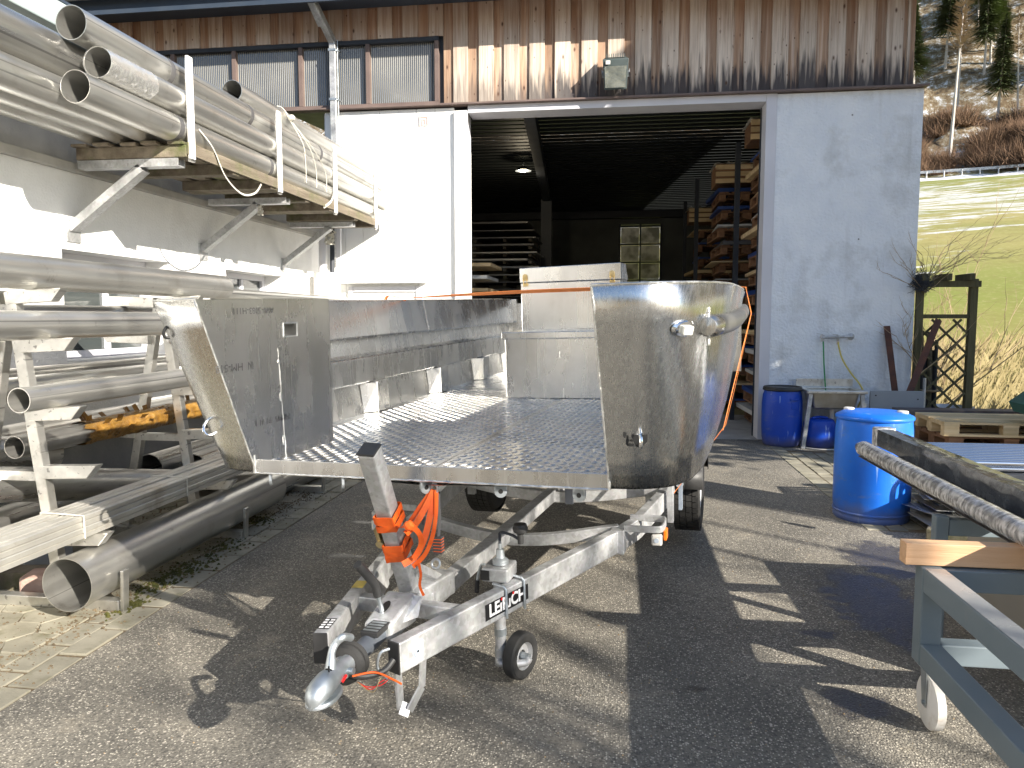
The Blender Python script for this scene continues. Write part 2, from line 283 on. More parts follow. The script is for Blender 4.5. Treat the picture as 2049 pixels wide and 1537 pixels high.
col = cmix(N, L, maprange(N, L, nz(N, L, GP, 6, 7, None, .7), .52, .66, 0, .4), col, (.42, .37, .18))
litter = maprange(N, L, sv, 9.5, 16, 1, 0); col = cmix(N, L, math_(N, L, 'MULTIPLY', litter, .85), col, (.26, .19, .11))
fl = maprange(N, L, sv, 107, 109)
mp3 = N.new('ShaderNodeMapping'); mp3.inputs['Scale'].default_value = (.9, .35, .9); L.new(geo.outputs['Position'], mp3.inputs['Vector'])
ns4 = N.new('ShaderNodeTexNoise'); ns4.inputs['Scale'].default_value = 1.1; ns4.inputs['Detail'].default_value = 10; ns4.inputs['Roughness'].default_value = .8; L.new(mp3.outputs[0], ns4.inputs['Vector'])
rockc = N.new('ShaderNodeValToRGB'); e = rockc.color_ramp.elements
e[0].position = .36; e[0].color = (.035, .035, .035, 1); e[1].position = .62; e[1].color = (.72, .74, .78, 1)
for p, c in ((.46, (.17, .115, .06, 1)), (.52, (.24, .20, .13, 1)), (.56, (.34, .32, .29, 1))):
    k = rockc.color_ramp.elements.new(p); k.color = c
L.new(ns4.outputs['Fac'], rockc.inputs[0]); col = cmix(N, L, fl, col, rockc.outputs[0])
snow2 = math_(N, L, 'MULTIPLY', maprange(N, L, sv, 103.5, 104.2), maprange(N, L, sv, 107.3, 107.8, 1, 0)); col = cmix(N, L, snow2, col, (.75, .75, .77))
back = maprange(N, L, sv, -30, -50); col = cmix(N, L, back, col, (.06, .055, .035))  # added rear slope kept dark so the metal reflects it instead of sky
L.new(col, b.inputs['Base Color'])

# ------------------------------------------------------------------ mesh building
class MB:
    def __init__(s): s.v = []; s.f = []
    def add(s, vs, fs):
        o = len(s.v); s.v += [tuple(p) for p in vs]; s.f += [tuple(o+i for i in f) for f in fs]; return s
    def box(s, a, b_):
        x0, y0, z0 = a; x1, y1, z1 = b_
        return s.add([(x0, y0, z0), (x1, y0, z0), (x1, y1, z0), (x0, y1, z0), (x0, y0, z1), (x1, y0, z1), (x1, y1, z1), (x0, y1, z1)],
                     [(0, 3, 2, 1), (4, 5, 6, 7), (0, 1, 5, 4), (1, 2, 6, 5), (2, 3, 7, 6), (3, 0, 4, 7)])
    def beam(s, p0, p1, w_, h, up=(0, 0, 1)):
        p0, p1, up = V(p0), V(p1), V(up); d = (p1-p0).normalized(); r = d.cross(up).normalized(); u = r.cross(d)
        c = [(-w_/2, -h/2), (w_/2, -h/2), (w_/2, h/2), (-w_/2, h/2)]
        vs = [p+r*a+u*b_ for p in (p0, p1) for a, b_ in c]
        return s.add(vs, [(0, 1, 2, 3), (7, 6, 5, 4), (0, 4, 5, 1), (1, 5, 6, 2), (2, 6, 7, 3), (3, 7, 4, 0)])
    def profile(s, p0, p1, pts, up=(0, 0, 1), closed=True, caps=True):
        p0, p1, up = V(p0), V(p1), V(up); d = (p1-p0).normalized(); r = d.cross(up).normalized(); u = r.cross(d); n = len(pts)
        vs = [p+r*a+u*b_ for p in (p0, p1) for a, b_ in pts]
        fs = [(i, (i+1) % n, n+(i+1) % n, n+i) for i in range(n if closed else n-1)]
        if caps and closed: fs += [tuple(range(n))[::-1], tuple(range(n, 2*n))]
        return s.add(vs, fs)
    def cyl(s, p0, p1, r0, r1=None, n=20, caps=(True, True)):
        p0, p1 = V(p0), V(p1); r1 = r0 if r1 is None else r1; d = (p1-p0).normalized()
        a = d.orthogonal().normalized(); b_ = d.cross(a)
        vs = [p+(a*math.cos(t)+b_*math.sin(t))*r for p, r in ((p0, r0), (p1, r1)) for t in [2*math.pi*i/n for i in range(n)]]
        fs = [(i, (i+1) % n, n+(i+1) % n, n+i) for i in range(n)]
        if caps[0]: fs.append(tuple(range(n))[::-1])
        if caps[1]: fs.append(tuple(range(n, 2*n)))
        return s.add(vs, fs)
    def hollow(s, p0, p1, r, t=.004, n=40, deep=None):
        p0, p1 = V(p0), V(p1); d = (p1-p0).normalized(); a = d.orthogonal().normalized(); b_ = d.cross(a)
        vs = []
        for p, q in ((p0, r), (p1, r), (p1, r-t), (p0, r-t)):
            vs += [p+(a*math.cos(2*math.pi*i/n)+b_*math.sin(2*math.pi*i/n))*q for i in range(n)]
        fs = []
        for k in range(4):
            k2 = (k+1) % 4
            fs += [(k*n+i, k*n+(i+1) % n, k2*n+(i+1) % n, k2*n+i) for i in range(n)]
        return s.add(vs, fs)
    def tube(s, path, r, n=10, caps=True, radii=None):
        P = [V(p) for p in path]; m = len(P); vs = []; prev = None
        for i, p in enumerate(P):
            d = (P[min(i+1, m-1)]-P[max(i-1, 0)]).normalized()
            if prev is None: a = d.orthogonal().normalized()
            else: a = (prev-d*prev.dot(d)).normalized()
            prev = a; b_ = d.cross(a); rr = radii[i] if radii else r
            vs += [p+(a*math.cos(2*math.pi*k/n)+b_*math.sin(2*math.pi*k/n))*rr for k in range(n)]
        fs = [(i*n+k, i*n+(k+1) % n, (i+1)*n+(k+1) % n, (i+1)*n+k) for i in range(m-1) for k in range(n)]
        if caps: fs += [tuple(range(n))[::-1], tuple(range((m-1)*n, m*n))]
        return s.add(vs, fs)
    def lathe(s, prof, c=(0, 0, 0), n=36, axis=None):
        c = V(c); ax = V(axis or (0, 0, 1)).normalized(); a = ax.orthogonal().normalized(); b_ = ax.cross(a); m = len(prof)
        vs = [c+ax*z+(a*math.cos(2*math.pi*k/n)+b_*math.sin(2*math.pi*k/n))*r for r, z in prof for k in range(n)]
        fs = [(i*n+k, i*n+(k+1) % n, (i+1)*n+(k+1) % n, (i+1)*n+k) for i in range(m-1) for k in range(n)]
        return s.add(vs, fs)
    def ribbon(s, path, wd, t=.002, up=(0, 0, 1), ups=None):
        P = [V(p) for p in path]; m = len(P); vs = []
        for i, p in enumerate(P):
            d = (P[min(i+1, m-1)]-P[max(i-1, 0)]).normalized(); u = V(ups[i] if ups else up); sd = d.cross(u).normalized(); nn = sd.cross(d)
            vs += [p-sd*wd/2-nn*t/2, p+sd*wd/2-nn*t/2, p+sd*wd/2+nn*t/2, p-sd*wd/2+nn*t/2]
        fs = [(i*4+k, i*4+(k+1) % 4, (i+1)*4+(k+1) % 4, (i+1)*4+k) for i in range(m-1) for k in range(4)] + [(3, 2, 1, 0), tuple((m-1)*4+k for k in range(4))]
        return s.add(vs, fs)
    def xf(s, M):
        s.v = [tuple(M @ V(p)) for p in s.v]; return s

def arc(c, r, a0, a1, n, e1, e2):
    c, e1, e2 = V(c), V(e1), V(e2)
    return [c+e1*(r*math.cos(a0+(a1-a0)*i/n))+e2*(r*math.sin(a0+(a1-a0)*i/n)) for i in range(n+1)]
def cr(P, n=6):
    P = [V(p) for p in P]; out = []
    for i in range(len(P)-1):
        p0 = P[max(i-1, 0)]; p1 = P[i]; p2 = P[i+1]; p3 = P[min(i+2, len(P)-1)]
        for k in range(n):
            t = k/n; out.append(.5*((2*p1)+(p2-p0)*t+(2*p0-5*p1+4*p2-p3)*t*t+(3*p1-3*p2*1+p3-p0)*t**3))
    out.append(P[-1]); return out
def tomesh(name, mb, mat, smooth=35):
    me = bpy.data.meshes.new(name); me.from_pydata(mb.v, [], mb.f)
    for m in (mat if isinstance(mat, (list, tuple)) else [mat]): me.materials.append(m)
    me.validate(clean_customdata=False); me.update()
    if smooth:
        me.polygons.foreach_set('use_smooth', [True]*len(me.polygons)); me.set_sharp_from_angle(angle=R_(smooth))
    return me
def link(name, data, parent=None, loc=None):
    o = bpy.data.objects.new(name, data); COL.objects.link(o)
    if parent: o.parent = parent
    if loc: o.location = loc
    return o
def tag(o, label=None, cat=None, group=None, kind=None):
    if label: o['label'] = label
    if cat: o['category'] = cat
    if group: o['group'] = group
    if kind: o['kind'] = kind
    return o
def bev(o, wd=.004, seg=2):
    m = o.modifiers.new('bevel', 'BEVEL'); m.width = wd; m.segments = seg; m.limit_method = 'ANGLE'; m.angle_limit = R_(40); m.harden_normals = False
    return o
def thing(name, label, cat, loc=(0, 0, 0), M=None, group=None):
    o = link(name, None); o.empty_display_size = .1
    M = M if M is not None else Matrix.Translation(V(loc)); o.matrix_world = M; o['label'] = label; o['category'] = cat
    ROOT[o.name] = M.inverted()
    if group: o['group'] = group
    return o
ROOT = {}
def part(name, mb, mat, parent, world=True, smooth=35, bevel=0, label=None, stuff=False):
    """parent is a thing or a part; world=True: verts given in world space"""
    r = parent
    while r.parent: r = r.parent
    if world: mb.xf(ROOT[r.name])
    o = link(name, tomesh(name, mb, mat, smooth), parent)
    if bevel: bev(o, bevel)
    if label: o['label'] = label
    if stuff: o['kind'] = 'stuff'
    return o
def single(name, mb, mat, label, cat, loc, group=None, smooth=35, bevel=0, kind=None):
    mb.xf(Matrix.Translation(-V(loc))); o = link(name, tomesh(name, mb, mat, smooth)); o.location = loc
    if bevel: bev(o, bevel)
    return tag(o, label, cat, group, kind)
def struct(name, mb, mat, smooth=None, kind='structure'):
    o = link(name, tomesh(name, mb, mat, smooth)); o['kind'] = kind; ROOT[o.name] = Matrix.Identity(4); return o
def dup(root, loc=None, rotz=None, label=None):
    r = root.copy(); COL.objects.link(r); ROOT[r.name] = Matrix.Identity(4)
    if loc is not None: r.location = loc
    if rotz is not None: r.rotation_euler = (0, 0, rotz)
    if label: r['label'] = label
    for ch in list(root.children):
        c = ch.copy(); COL.objects.link(c); c.parent = r
        for g_ in list(ch.children):
            d = g_.copy(); COL.objects.link(d); d.parent = c
    return r
def text(name, body, size, mat, parent, M, ext=.0006, bold=0.0, local=True, scalex=1.0):
    cu = bpy.data.curves.new(name, 'FONT'); cu.body = body; cu.size = size; cu.extrude = ext; cu.offset = bold; cu.align_x = 'CENTER'; cu.align_y = 'CENTER'; cu.resolution_u = 3
    t = bpy.data.objects.new('tmp', cu); COL.objects.link(t)
    dg = bpy.context.evaluated_depsgraph_get(); me = bpy.data.meshes.new_from_object(t.evaluated_get(dg)); bpy.data.objects.remove(t)
    me.materials.clear(); me.materials.append(mat); me.name = name
    me.transform(M @ Matrix.Diagonal((scalex, 1, 1, 1))); o = link(name, me, parent); return o
# ================================================================== SETTING
def terr(x, y):
    s = .375*x+.927*y
    if s > 12:
        h = (min(s, 107)-12)*.196
        if s > 107: h += (s-107)*.62 + max(0, s-122)*.5
        h += noise.noise(V((x*.03, y*.03, 0)))*min(1, (s-12)/40)*.8
        if s > 108: h += (noise.noise(V((x*.12, y*.12, 3)))*2.6+noise.noise(V((x*.4, y*.4, 5)))*1.1)*min(1, (s-108)/10)
        return h
    if s < -25:
        return (-s-25)*.30 + noise.noise(V((x*.04, y*.04, 9)))*3*min(1, (-s-25)/30)  # unseen slope behind the camera, added for the metal to reflect
    return 0
def axis(lo, hi, fine_lo, fine_hi, fs, cs):
    a = []; x = lo
    while x < hi:
        a.append(x); x += fs if fine_lo <= x < fine_hi else cs
    a.append(hi); return a
xs = axis(-260, 320, -4, 90, 2.0, 10); ys = axis(-240, 340, 6, 175, 2.0, 10)
mb = MB(); nx = len(xs)
mb.v = [(x, y, terr(x, y)-.06) for y in ys for x in xs]
mb.f = [(j*nx+i, j*nx+i+1, (j+1)*nx+i+1, (j+1)*nx+i) for j in range(len(ys)-1) for i in range(nx-1)]
struct('hillside', mb, ter, smooth=180)
mb = MB(); mb.box((-2.40, -30, -.05), (9, 9.86, 0)); struct('yard', mb, asph)
mb = MB(); mb.box((-3.92, -6, -.05), (-2.401, 9.86, -.0045)); struct('paved_strip_bed', mb, joint_m)
mb = MB(); mb.box((-3.92, 9.861, -.05), (3.62, 20, .004)); struct('shed_floor', mb, concrete)

# ---- paved strip: border stones and hexagonal pavers, each its own piece
pave = link('paved_strip', None); pave['kind'] = 'structure'; ROOT[pave.name] = Matrix.Identity(4)
def stone_mesh(pts, top, jit):
    n = len(pts); vs = []; c = sum((V((*p, 0)) for p in pts), V())/n
    pts = [tuple((c+(V((*p, 0))-c)*.965).xy) for p in pts]
    for p in pts: vs.append((p[0], p[1], -.03))
    for p in pts: vs.append((p[0], p[1], top-.0022))
    for p in pts:
        q = V((*p, 0)); q = c+(q-c)*.975; vs.append((q.x, q.y, top+random.uniform(-jit, jit)))
    fs = [(i, (i+1) % n, n+(i+1) % n, n+i) for i in range(n)]+[(n+i, n+(i+1) % n, 2*n+(i+1) % n, 2*n+i) for i in range(n)]+[tuple(range(2*n, 3*n))]
    return vs, fs
for col_i, (x0, x1, ln, off) in enumerate(((-2.545, -2.408, .30, 0), (-2.685, -2.55, .26, .12))):
    y = .9+off
    while y < 9.75:
        l = ln*random.uniform(.96, 1.03); m_ = MB(); j = lambda: random.uniform(-.004, .004)
        vs, fs = stone_mesh([(x0+j(), y+.004), (x1+j(), y+.004+j()), (x1+j(), y+l-.005), (x0+j(), y+l-.005+j())], .002+random.uniform(-.003, .004), .001)
        m_.add(vs, fs); part('border_stone', m_, paver_m, pave, smooth=None); y += l+.004
for r in range(70):
    for c in range(4):      # hexagonal pavers, tips across the strip
        cx = -2.76-c*.39-(.195 if r % 2 else 0); cy = 2.0+r*.111
        if cx < -3.97: continue
        pts = [(cx+a, cy+b_) for a, b_ in [(-.126, .0), (-.066, -.109), (.066, -.109), (.126, 0), (.066, .109), (-.066, .109)]]
        pts = [(max(-3.915, min(p[0]+random.uniform(-.007, .007), -2.694)), p[1]+random.uniform(-.006, .006)) for p in pts]
        vs, fs = stone_mesh(pts, .0035+random.uniform(-.004, .004), .0012)
        m_ = MB(); m_.add(vs, fs); part('paver', m_, paver_m, pave, smooth=None)
# moss and grit in the joints
mb = MB()
for i in range(2600):
    x = random.choice((random.gauss(-2.70, .05), random.gauss(-2.69, .16), random.uniform(-3.8, -2.6))); y = random.uniform(2.2, 6.5)
    if x > -2.42: continue
    s = random.uniform(.003, .010); h = s*random.uniform(.4, 1.0)
    mb.add([(x-s, y-s*.6, 0), (x+s, y-s*.5, .002), (x+s*.6, y+s, 0), (x, y, h+.004)], [(0, 1, 3), (1, 2, 3), (2, 0, 3)])
struct('joint_grit', mb, joint_m, kind='stuff')
mb = MB()
for cx, cy, rr, n_ in ((-2.66, 3.95, .05, 160), (-2.62, 4.25, .06, 150), (-2.6, 3.6, .035, 90), (-2.64, 4.7, .06, 120), (-2.7, 5.3, .05, 90)):
    for i in range(n_):
        x = cx+random.gauss(0, rr); y = cy+random.gauss(0, rr*1.8); s = random.uniform(.004, .011)
        mb.add([(x-s, y-s, 0), (x+s, y-s, 0), (x+s, y+s, 0), (x-s, y+s, 0), (x, y, s*1.1+.004)], [(0, 1, 4), (1, 2, 4), (2, 3, 4), (3, 0, 4)])
tag(link('moss', tomesh('moss', mb, moss, None)), 'dark green moss cushions along the joints of the paved strip', 'moss', kind='stuff')
# setts by the drums
setts = link('sett_strip', None); setts['kind'] = 'structure'; ROOT[setts.name] = Matrix.Identity(4)
for i in range(22):
    y = 5.7+i*.17; m_ = MB(); vs, fs = stone_mesh([(1.84, y), (1.99, y), (1.99, y+.164), (1.84, y+.164)], .006+random.uniform(-.002, .002), .001)
    m_.add(vs, fs); part('kerb_stone', m_, paver_m, setts, smooth=None)
for i in range(10):
    for j in range(24):
        x = 2.0+i*.135+random.uniform(-.004, .004); y = 5.7+j*.135+(.06 if i % 2 else 0); m_ = MB()
        vs, fs = stone_mesh([(x, y), (x+.124, y), (x+.124, y+.125), (x, y+.125)], .006+random.uniform(-.003, .003), .001)
        m_.add(vs, fs); part('sett', m_, paver_m, setts, smooth=None)
mb = MB(); mb.box((1.99, 5.68, .0005), (3.4, 9.1, .0015)); struct('sett_joints', mb, joint_m)
# grit scattered over the yard
mb = MB()
for i in range(1500):
    x = random.uniform(-2.3, 3.5); y = random.uniform(1.6, 8); s = random.uniform(.0015, .005)*(1.5 if random.random() < .05 else 1)
    a = random.uniform(0, 6.28); mb.add([(x+s*math.cos(a+k*1.57), y+s*math.sin(a+k*1.57), .0) for k in range(4)]+[(x, y, s)], [(0, 1, 4), (1, 2, 4), (2, 3, 4), (3, 0, 4)])
struct('yard_grit', mb, leaf_l, kind='stuff')

# ================================================================== WORKSHOP
YB = 9.9
ws = thing('workshop', 'white workshop with weathered board facade and wide open sliding door', 'building', (0, YB, 0))
for i in range(7):
    x0 = -3.92+i*.253; m_ = MB(); m_.box((x0, YB, 0), (x0+.249, YB+.05, 4.30)); part('cladding_panel', m_, white_panel, ws, smooth=None, bevel=.002)
m_ = MB(); m_.box((-3.95, YB+.052, 0), (-2.2, YB+.25, 4.30)); part('wall_core', m_, frame_grey, ws, smooth=None)
m_ = MB(); m_.box((-2.14, YB-.05, 0), (-1.97, YB+.02, 4.25)); part('door_leaf_edge', m_, white_panel, ws, smooth=None, bevel=.003)
m_ = MB(); m_.box((-2.15, YB+.021, 0), (-1.985, YB+.30, 4.25)); part('left_jamb', m_, frame_grey, ws, smooth=None)
m_ = MB(); m_.box((-1.968, YB-.02, 0), (-1.93, YB+.03, 3.72)); part('guide_rail', m_, white_panel, ws, smooth=None)
m_ = MB(); m_.box((1.93, YB, 0), (3.63, YB+.32, 4.31)); part('stucco_wall', m_, stucco, ws, smooth=None)
m_ = MB(); m_.box((1.80, YB-.012, 0), (1.928, YB+.30, 4.318)); part('right_jamb', m_, frame_grey, ws, smooth=None, bevel=.004)
m_ = MB(); m_.box((1.785, YB+.27, 0), (1.7985, YB+.31, 4.22)); part('jamb_stop', m_, dark_steel, ws, smooth=None)
m_ = MB(); m_.box((-1.965, YB-.012, 4.225), (1.798, YB+.34, 4.318)); part('lintel', m_, frame_grey, ws, smooth=None, bevel=.003)
m_ = MB(); m_.box((-6.6, YB-.085, 4.321), (3.66, YB+.05, 4.344)); part('flashing', m_, frame_brown, ws, smooth=None, bevel=.002)
m_ = MB(); m_.box((-2.36, YB+.03, 4.346), (3.50, YB+.25, 5.78)); m_.box((-7.6, YB+.03, 5.20), (-2.36, YB+.25, 5.78)); part('timber_backing', m_, dark_steel, ws, smooth=None)
# facade boards
x = -7.5; k = 0
while x < 3.40:
    outer = k % 2 == 0; w_ = random.uniform(.172, .186) if outer else random.uniform(.148, .165)
    z0 = (4.348 if x > -2.38 else 5.205)+random.uniform(0, .004); y0 = YB-.045 if outer else YB-.018
    m_ = MB(); t_ = random.uniform(-.002, .002)
    m_.box((x-(.012 if outer else -.004), y0, z0), (x+w_+(.008 if outer else -.006), y0+.024+t_, 5.77)); part('facade_board', m_, board if outer else board_in, ws, smooth=None, bevel=.003)
    x += w_; k += 1
m_ = MB(); m_.box((3.40, YB-.05, 4.348), (3.425, YB+.2, 5.77)); part('corner_board', m_, board, ws, smooth=None)
# eave
m_ = MB(); m_.box((-7.7, YB-.60, 5.49), (4.1, YB-.565, 5.74)); part('eave_fascia', m_, dark_roof, ws, smooth=None)
m_ = MB(); m_.box((-7.7, YB-.564, 5.60), (4.1, YB-.05, 5.625)); part('soffit', m_, dark_roof, ws, smooth=None)
m_ = MB(); m_.add([(-7.7, YB-.65, 5.75), (4.1, YB-.65, 5.75), (4.1, 21, 6.6), (-7.7, 21, 6.6), (-7.7, YB-.65, 5.83), (4.1, YB-.65, 5.83), (4.1, 21, 6.7), (-7.7, 21, 6.7)], [(0, 3, 2, 1), (4, 5, 6, 7), (0, 1, 5, 4), (1, 2, 6, 5), (2, 3, 7, 6), (3, 0, 4, 7)]); part('roof', m_, dark_roof, ws, smooth=None)
m_ = MB(); m_.tube([(-7.7, YB-.70, 5.70), (4.1, YB-.70, 5.70)], .06, 14); part('gutter', m_, galv, ws)
# ribbed window strip
mul = [-2.37, -3.30, -4.235, -5.18, -6.07, -6.55]
for i in range(5):
    a, b_ = mul[i+1]+.03, mul[i]-.03
    m_ = MB(); n = int((b_-a)/.0135); vs = []
    for j in range(n+1):
        xx = a+(b_-a)*j/n; yy = YB+.03+(.007 if j % 2 else 0); vs += [(xx, yy, 4.385), (xx, yy, 5.15)]
    m_.add(vs, [(2*j, 2*j+2, 2*j+3, 2*j+1) for j in range(n)])
    fr = part('window_panel', m_, poly, ws, smooth=None)
    m_ = MB()
    for j in range(0, n, 2):
        xx = a+(b_-a)*j/n; m_.box((xx-.0022, YB+.024, 4.386), (xx+.0042, YB+.0285, 5.149))
    part('panel_ribs', m_, poly_edge, fr, smooth=None, stuff=True)
for x_ in mul[:5]:
    m_ = MB(); m_.box((x_-.028, YB-.04, 4.386), (x_+.028, YB+.045, 5.150)); part('mullion', m_, frame_brown, ws, smooth=None, bevel=.002)
m_ = MB(); m_.box((-6.6, YB-.04, 4.346), (-2.342, YB+.04, 4.384)); part('window_sill_rail', m_, frame_brown, ws, smooth=None)
m_ = MB(); m_.box((-6.6, YB-.04, 5.152), (-2.342, YB+.04, 5.203)); part('window_head_rail', m_, dark_steel, ws, smooth=None)
m_ = MB(); m_.box((-6.6, YB+.06, 4.36), (-2.4, YB+.08, 5.2)); part('window_backing', m_, inwall, ws, smooth=None)
# small door with canopy
m_ = MB(); m_.box((-3.74, YB-.16, 2.02), (-2.53, YB, 2.055)); part('door_canopy', m_, white_panel, ws, smooth=None, bevel=.003)
for k in range(8):
    m_ = MB(); xx = -3.66+k*.15; m_.box((xx, YB-.008, 2.056), (xx+.012, YB-.0005, 2.12)); part('canopy_clip', m_, frame_grey, ws, smooth=None)
m_ = MB()
for a, b_ in (((-3.62, YB-.04, 0), (-3.56, YB-.0005, 1.98)), ((-2.68, YB-.04, 0), (-2.60, YB-.0005, 1.98)), ((-3.555, YB-.04, 1.91), (-2.685, YB-.0005, 1.98))): m_.box(a, b_)
d = part('service_door', m_, frame_grey, ws, smooth=None)
m_ = MB(); m_.box((-3.555, YB-.02, .05), (-2.685, YB-.001, 1.905)); part('door_leaf', m_, white_panel, d, smooth=None)
# meander emblem
m_ = MB(); s = .125; X0, Z0, t = -2.62, 4.08, .012
for a, b_, c, e_ in ((0, 0, .16, 1), (.16, .86, 1, 1), (.86, .1, 1, .86), (.55, 0, .86, .12), (.32, 0, .44, .72), (.44, .6, .72, .72), (.62, .22, .72, .6)):
    m_.box((X0+a*s, YB-.012, Z0+b_*s), (X0+c*s, YB-.0008, Z0+e_*s))
part('meander_emblem', m_, copper_sign, ws, smooth=None)
# interior shell
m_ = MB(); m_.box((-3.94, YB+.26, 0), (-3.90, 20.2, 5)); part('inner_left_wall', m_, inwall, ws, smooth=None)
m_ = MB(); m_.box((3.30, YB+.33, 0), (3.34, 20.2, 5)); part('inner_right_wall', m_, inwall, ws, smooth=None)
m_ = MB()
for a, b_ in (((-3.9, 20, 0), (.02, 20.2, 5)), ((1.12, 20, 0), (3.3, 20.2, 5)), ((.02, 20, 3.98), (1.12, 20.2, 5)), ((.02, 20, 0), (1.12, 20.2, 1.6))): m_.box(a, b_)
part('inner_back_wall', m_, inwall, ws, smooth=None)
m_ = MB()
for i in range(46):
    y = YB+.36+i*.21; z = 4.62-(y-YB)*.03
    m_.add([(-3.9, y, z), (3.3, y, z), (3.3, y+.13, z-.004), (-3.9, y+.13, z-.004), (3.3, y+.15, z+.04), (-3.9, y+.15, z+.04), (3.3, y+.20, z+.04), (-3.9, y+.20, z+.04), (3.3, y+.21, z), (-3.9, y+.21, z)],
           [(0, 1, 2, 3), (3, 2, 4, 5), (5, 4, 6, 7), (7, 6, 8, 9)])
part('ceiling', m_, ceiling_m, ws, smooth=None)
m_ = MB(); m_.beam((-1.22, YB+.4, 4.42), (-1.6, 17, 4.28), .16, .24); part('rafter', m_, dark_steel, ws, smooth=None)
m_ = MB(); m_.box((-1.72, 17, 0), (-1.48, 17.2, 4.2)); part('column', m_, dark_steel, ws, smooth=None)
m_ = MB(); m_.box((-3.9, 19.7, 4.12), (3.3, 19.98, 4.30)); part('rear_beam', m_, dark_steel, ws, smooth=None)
wf = MB()
for x_ in (.02, .545, 1.07): wf.box((x_, 19.9, 1.6), (x_+.05, 19.96, 3.98))
for k in range(6): wf.box((.0705, 19.905, 1.6+k*.46), (1.0695, 19.955, 1.645+k*.46))
rw = part('rear_window', wf, dark_steel, ws, smooth=None)
for i in range(2):
    for k in range(5):
        m_ = MB(); m_.box((.075+i*.5225, 19.93, 1.65+k*.46), (.54+i*.5225, 19.94, 2.055+k*.46)); part('pane', m_, mk('frosted_pane', (.30, .29, .26), (.75, .73, .70), 3.5, .5, .6, trans=.28, ior=1.1, contrast=(.42, .58), detail=10), rw, smooth=None)
# ---- lamps
t_ = thing('pendant_lamp', 'small lit pendant lamp hanging inside the dark workshop', 'lamp', (-1.746, 14, 4.2))
m_ = MB(); m_.lathe([(.03, .06), (.10, .03), (.15, -.02), (.148, -.022), (.095, .02)], (-1.746, 14, 4.28)); part('lamp_shade', m_, dark_steel, t_)
m_ = MB(); m_.lathe([(.001, -.025), (.06, -.02), (.085, 0), (.06, .02), (.001, .025)], (-1.746, 14, 4.27)); part('bulb', m_, glow, t_)
m_ = MB(); m_.cyl((-1.746, 14, 4.34), (-1.746, 14, 4.5), .008, n=8); part('cord', m_, dark_steel, t_)
pl_ = bpy.data.lights.new('pendant_light', 'POINT'); pl_.energy = 14; pl_.color = (1, .85, .6); pl_.shadow_soft_size = .08
plo = bpy.data.objects.new('pendant_light', pl_); COL.objects.link(plo); plo.location = (-1.746, 14, 4.2)
FX, FY = -.055, YB-.30
t_ = thing('floodlight', 'grey floodlight tilted down on the weathered boards above the open door', 'floodlight', (FX, YB, 4.6))
m_ = MB(); m_.add([(FX-.16, FY-.02, 4.72), (FX+.16, FY-.02, 4.72), (FX+.14, FY+.08, 4.38), (FX-.14, FY+.08, 4.38), (FX-.13, FY+.16, 4.80), (FX+.13, FY+.16, 4.80), (FX+.11, FY+.2, 4.46), (FX-.11, FY+.2, 4.46)],
    [(0, 3, 2, 1), (4, 5, 6, 7), (0, 1, 5, 4), (1, 2, 6, 5), (2, 3, 7, 6), (3, 0, 4, 7)]); hb = part('housing', m_, lamp_body, t_, smooth=None, bevel=.008)
m_ = MB(); m_.add([(FX-.135, FY-.006, 4.635), (FX+.135, FY-.006, 4.635), (FX+.125, FY+.072, 4.40), (FX-.125, FY+.072, 4.40)], [(0, 3, 2, 1)])
for p in range(len(m_.v)): m_.v[p] = (m_.v[p][0], m_.v[p][1]-.012, m_.v[p][2])
part('lens', m_, mk('reflector_glass', (.30, .33, .30), (.55, .58, .52), 9, .12, .2, .8, .6, 18), t_, smooth=None)
for k in range(9):
    m_ = MB(); xx = FX-.11+k*.0275; m_.add([(xx-.004, FY+.0, 4.735), (xx+.004, FY+.0, 4.735), (xx+.004, FY+.15, 4.815), (xx-.004, FY+.15, 4.815), (xx-.004, FY+.02, 4.78), (xx+.004, FY+.02, 4.78), (xx+.004, FY+.15, 4.84), (xx-.004, FY+.15, 4.84)], [(0, 3, 2, 1), (4, 5, 6, 7), (0, 1, 5, 4), (1, 2, 6, 5), (2, 3, 7, 6), (3, 0, 4, 7)])
    part('cooling_fin', m_, lamp_body, t_, smooth=None)
m_ = MB()
for sx_ in (-1, 1): m_.beam((FX+sx_*.17, FY+.12, 4.62), (FX+sx_*.17, YB-.05, 4.62), .008, .04)
m_.box((FX-.17, YB-.062, 4.58), (FX+.17, YB-.05, 4.66)); part('bracket', m_, galv, t_, smooth=None)
m_ = MB(); m_.box((FX-.12, FY-.029, 4.655), (FX-.065, FY-.022, 4.70)); part('rating_label', m_, lens_w, t_, smooth=None)
# ---- downspout
t_ = thing('downspout', 'galvanised square rainwater pipe running down the white wall', 'downspout', (-3.76, YB, 0))
DX = -3.75
m_ = MB(); m_.beam((DX, YB-.10, 2.3), (DX, YB-.10, 5.18), .085, .085, up=(0, 1, 0)); part('pipe', m_, galv, t_, bevel=.006)
m_ = MB(); m_.beam((DX, YB-.10, 5.17), (DX-.12, YB-.62, 5.62), .085, .085); part('offset_bend', m_, galv, t_, bevel=.006)
m_ = MB(); m_.beam((DX-.06, YB-.30, 5.32), (DX-.13, YB-.66, 5.66), .092, .092); part('upper_elbow', m_, galv, t_, bevel=.006)
for z in (3.35, 4.42, 5.05):
    m_ = MB(); m_.box((DX-.05, YB-.150, z), (DX+.05, YB-.05, z+.03)); m_.box((DX+.04, YB-.12, z+.005), (DX+.075, YB-.02, z+.02)); part('pipe_clip', m_, zinc, t_, smooth=None)
m_ = MB(); m_.cyl((DX+.062, YB-.10, 2.6), (DX+.062, YB-.10, 5.2), .006, n=8); part('cable', m_, zinc, t_)
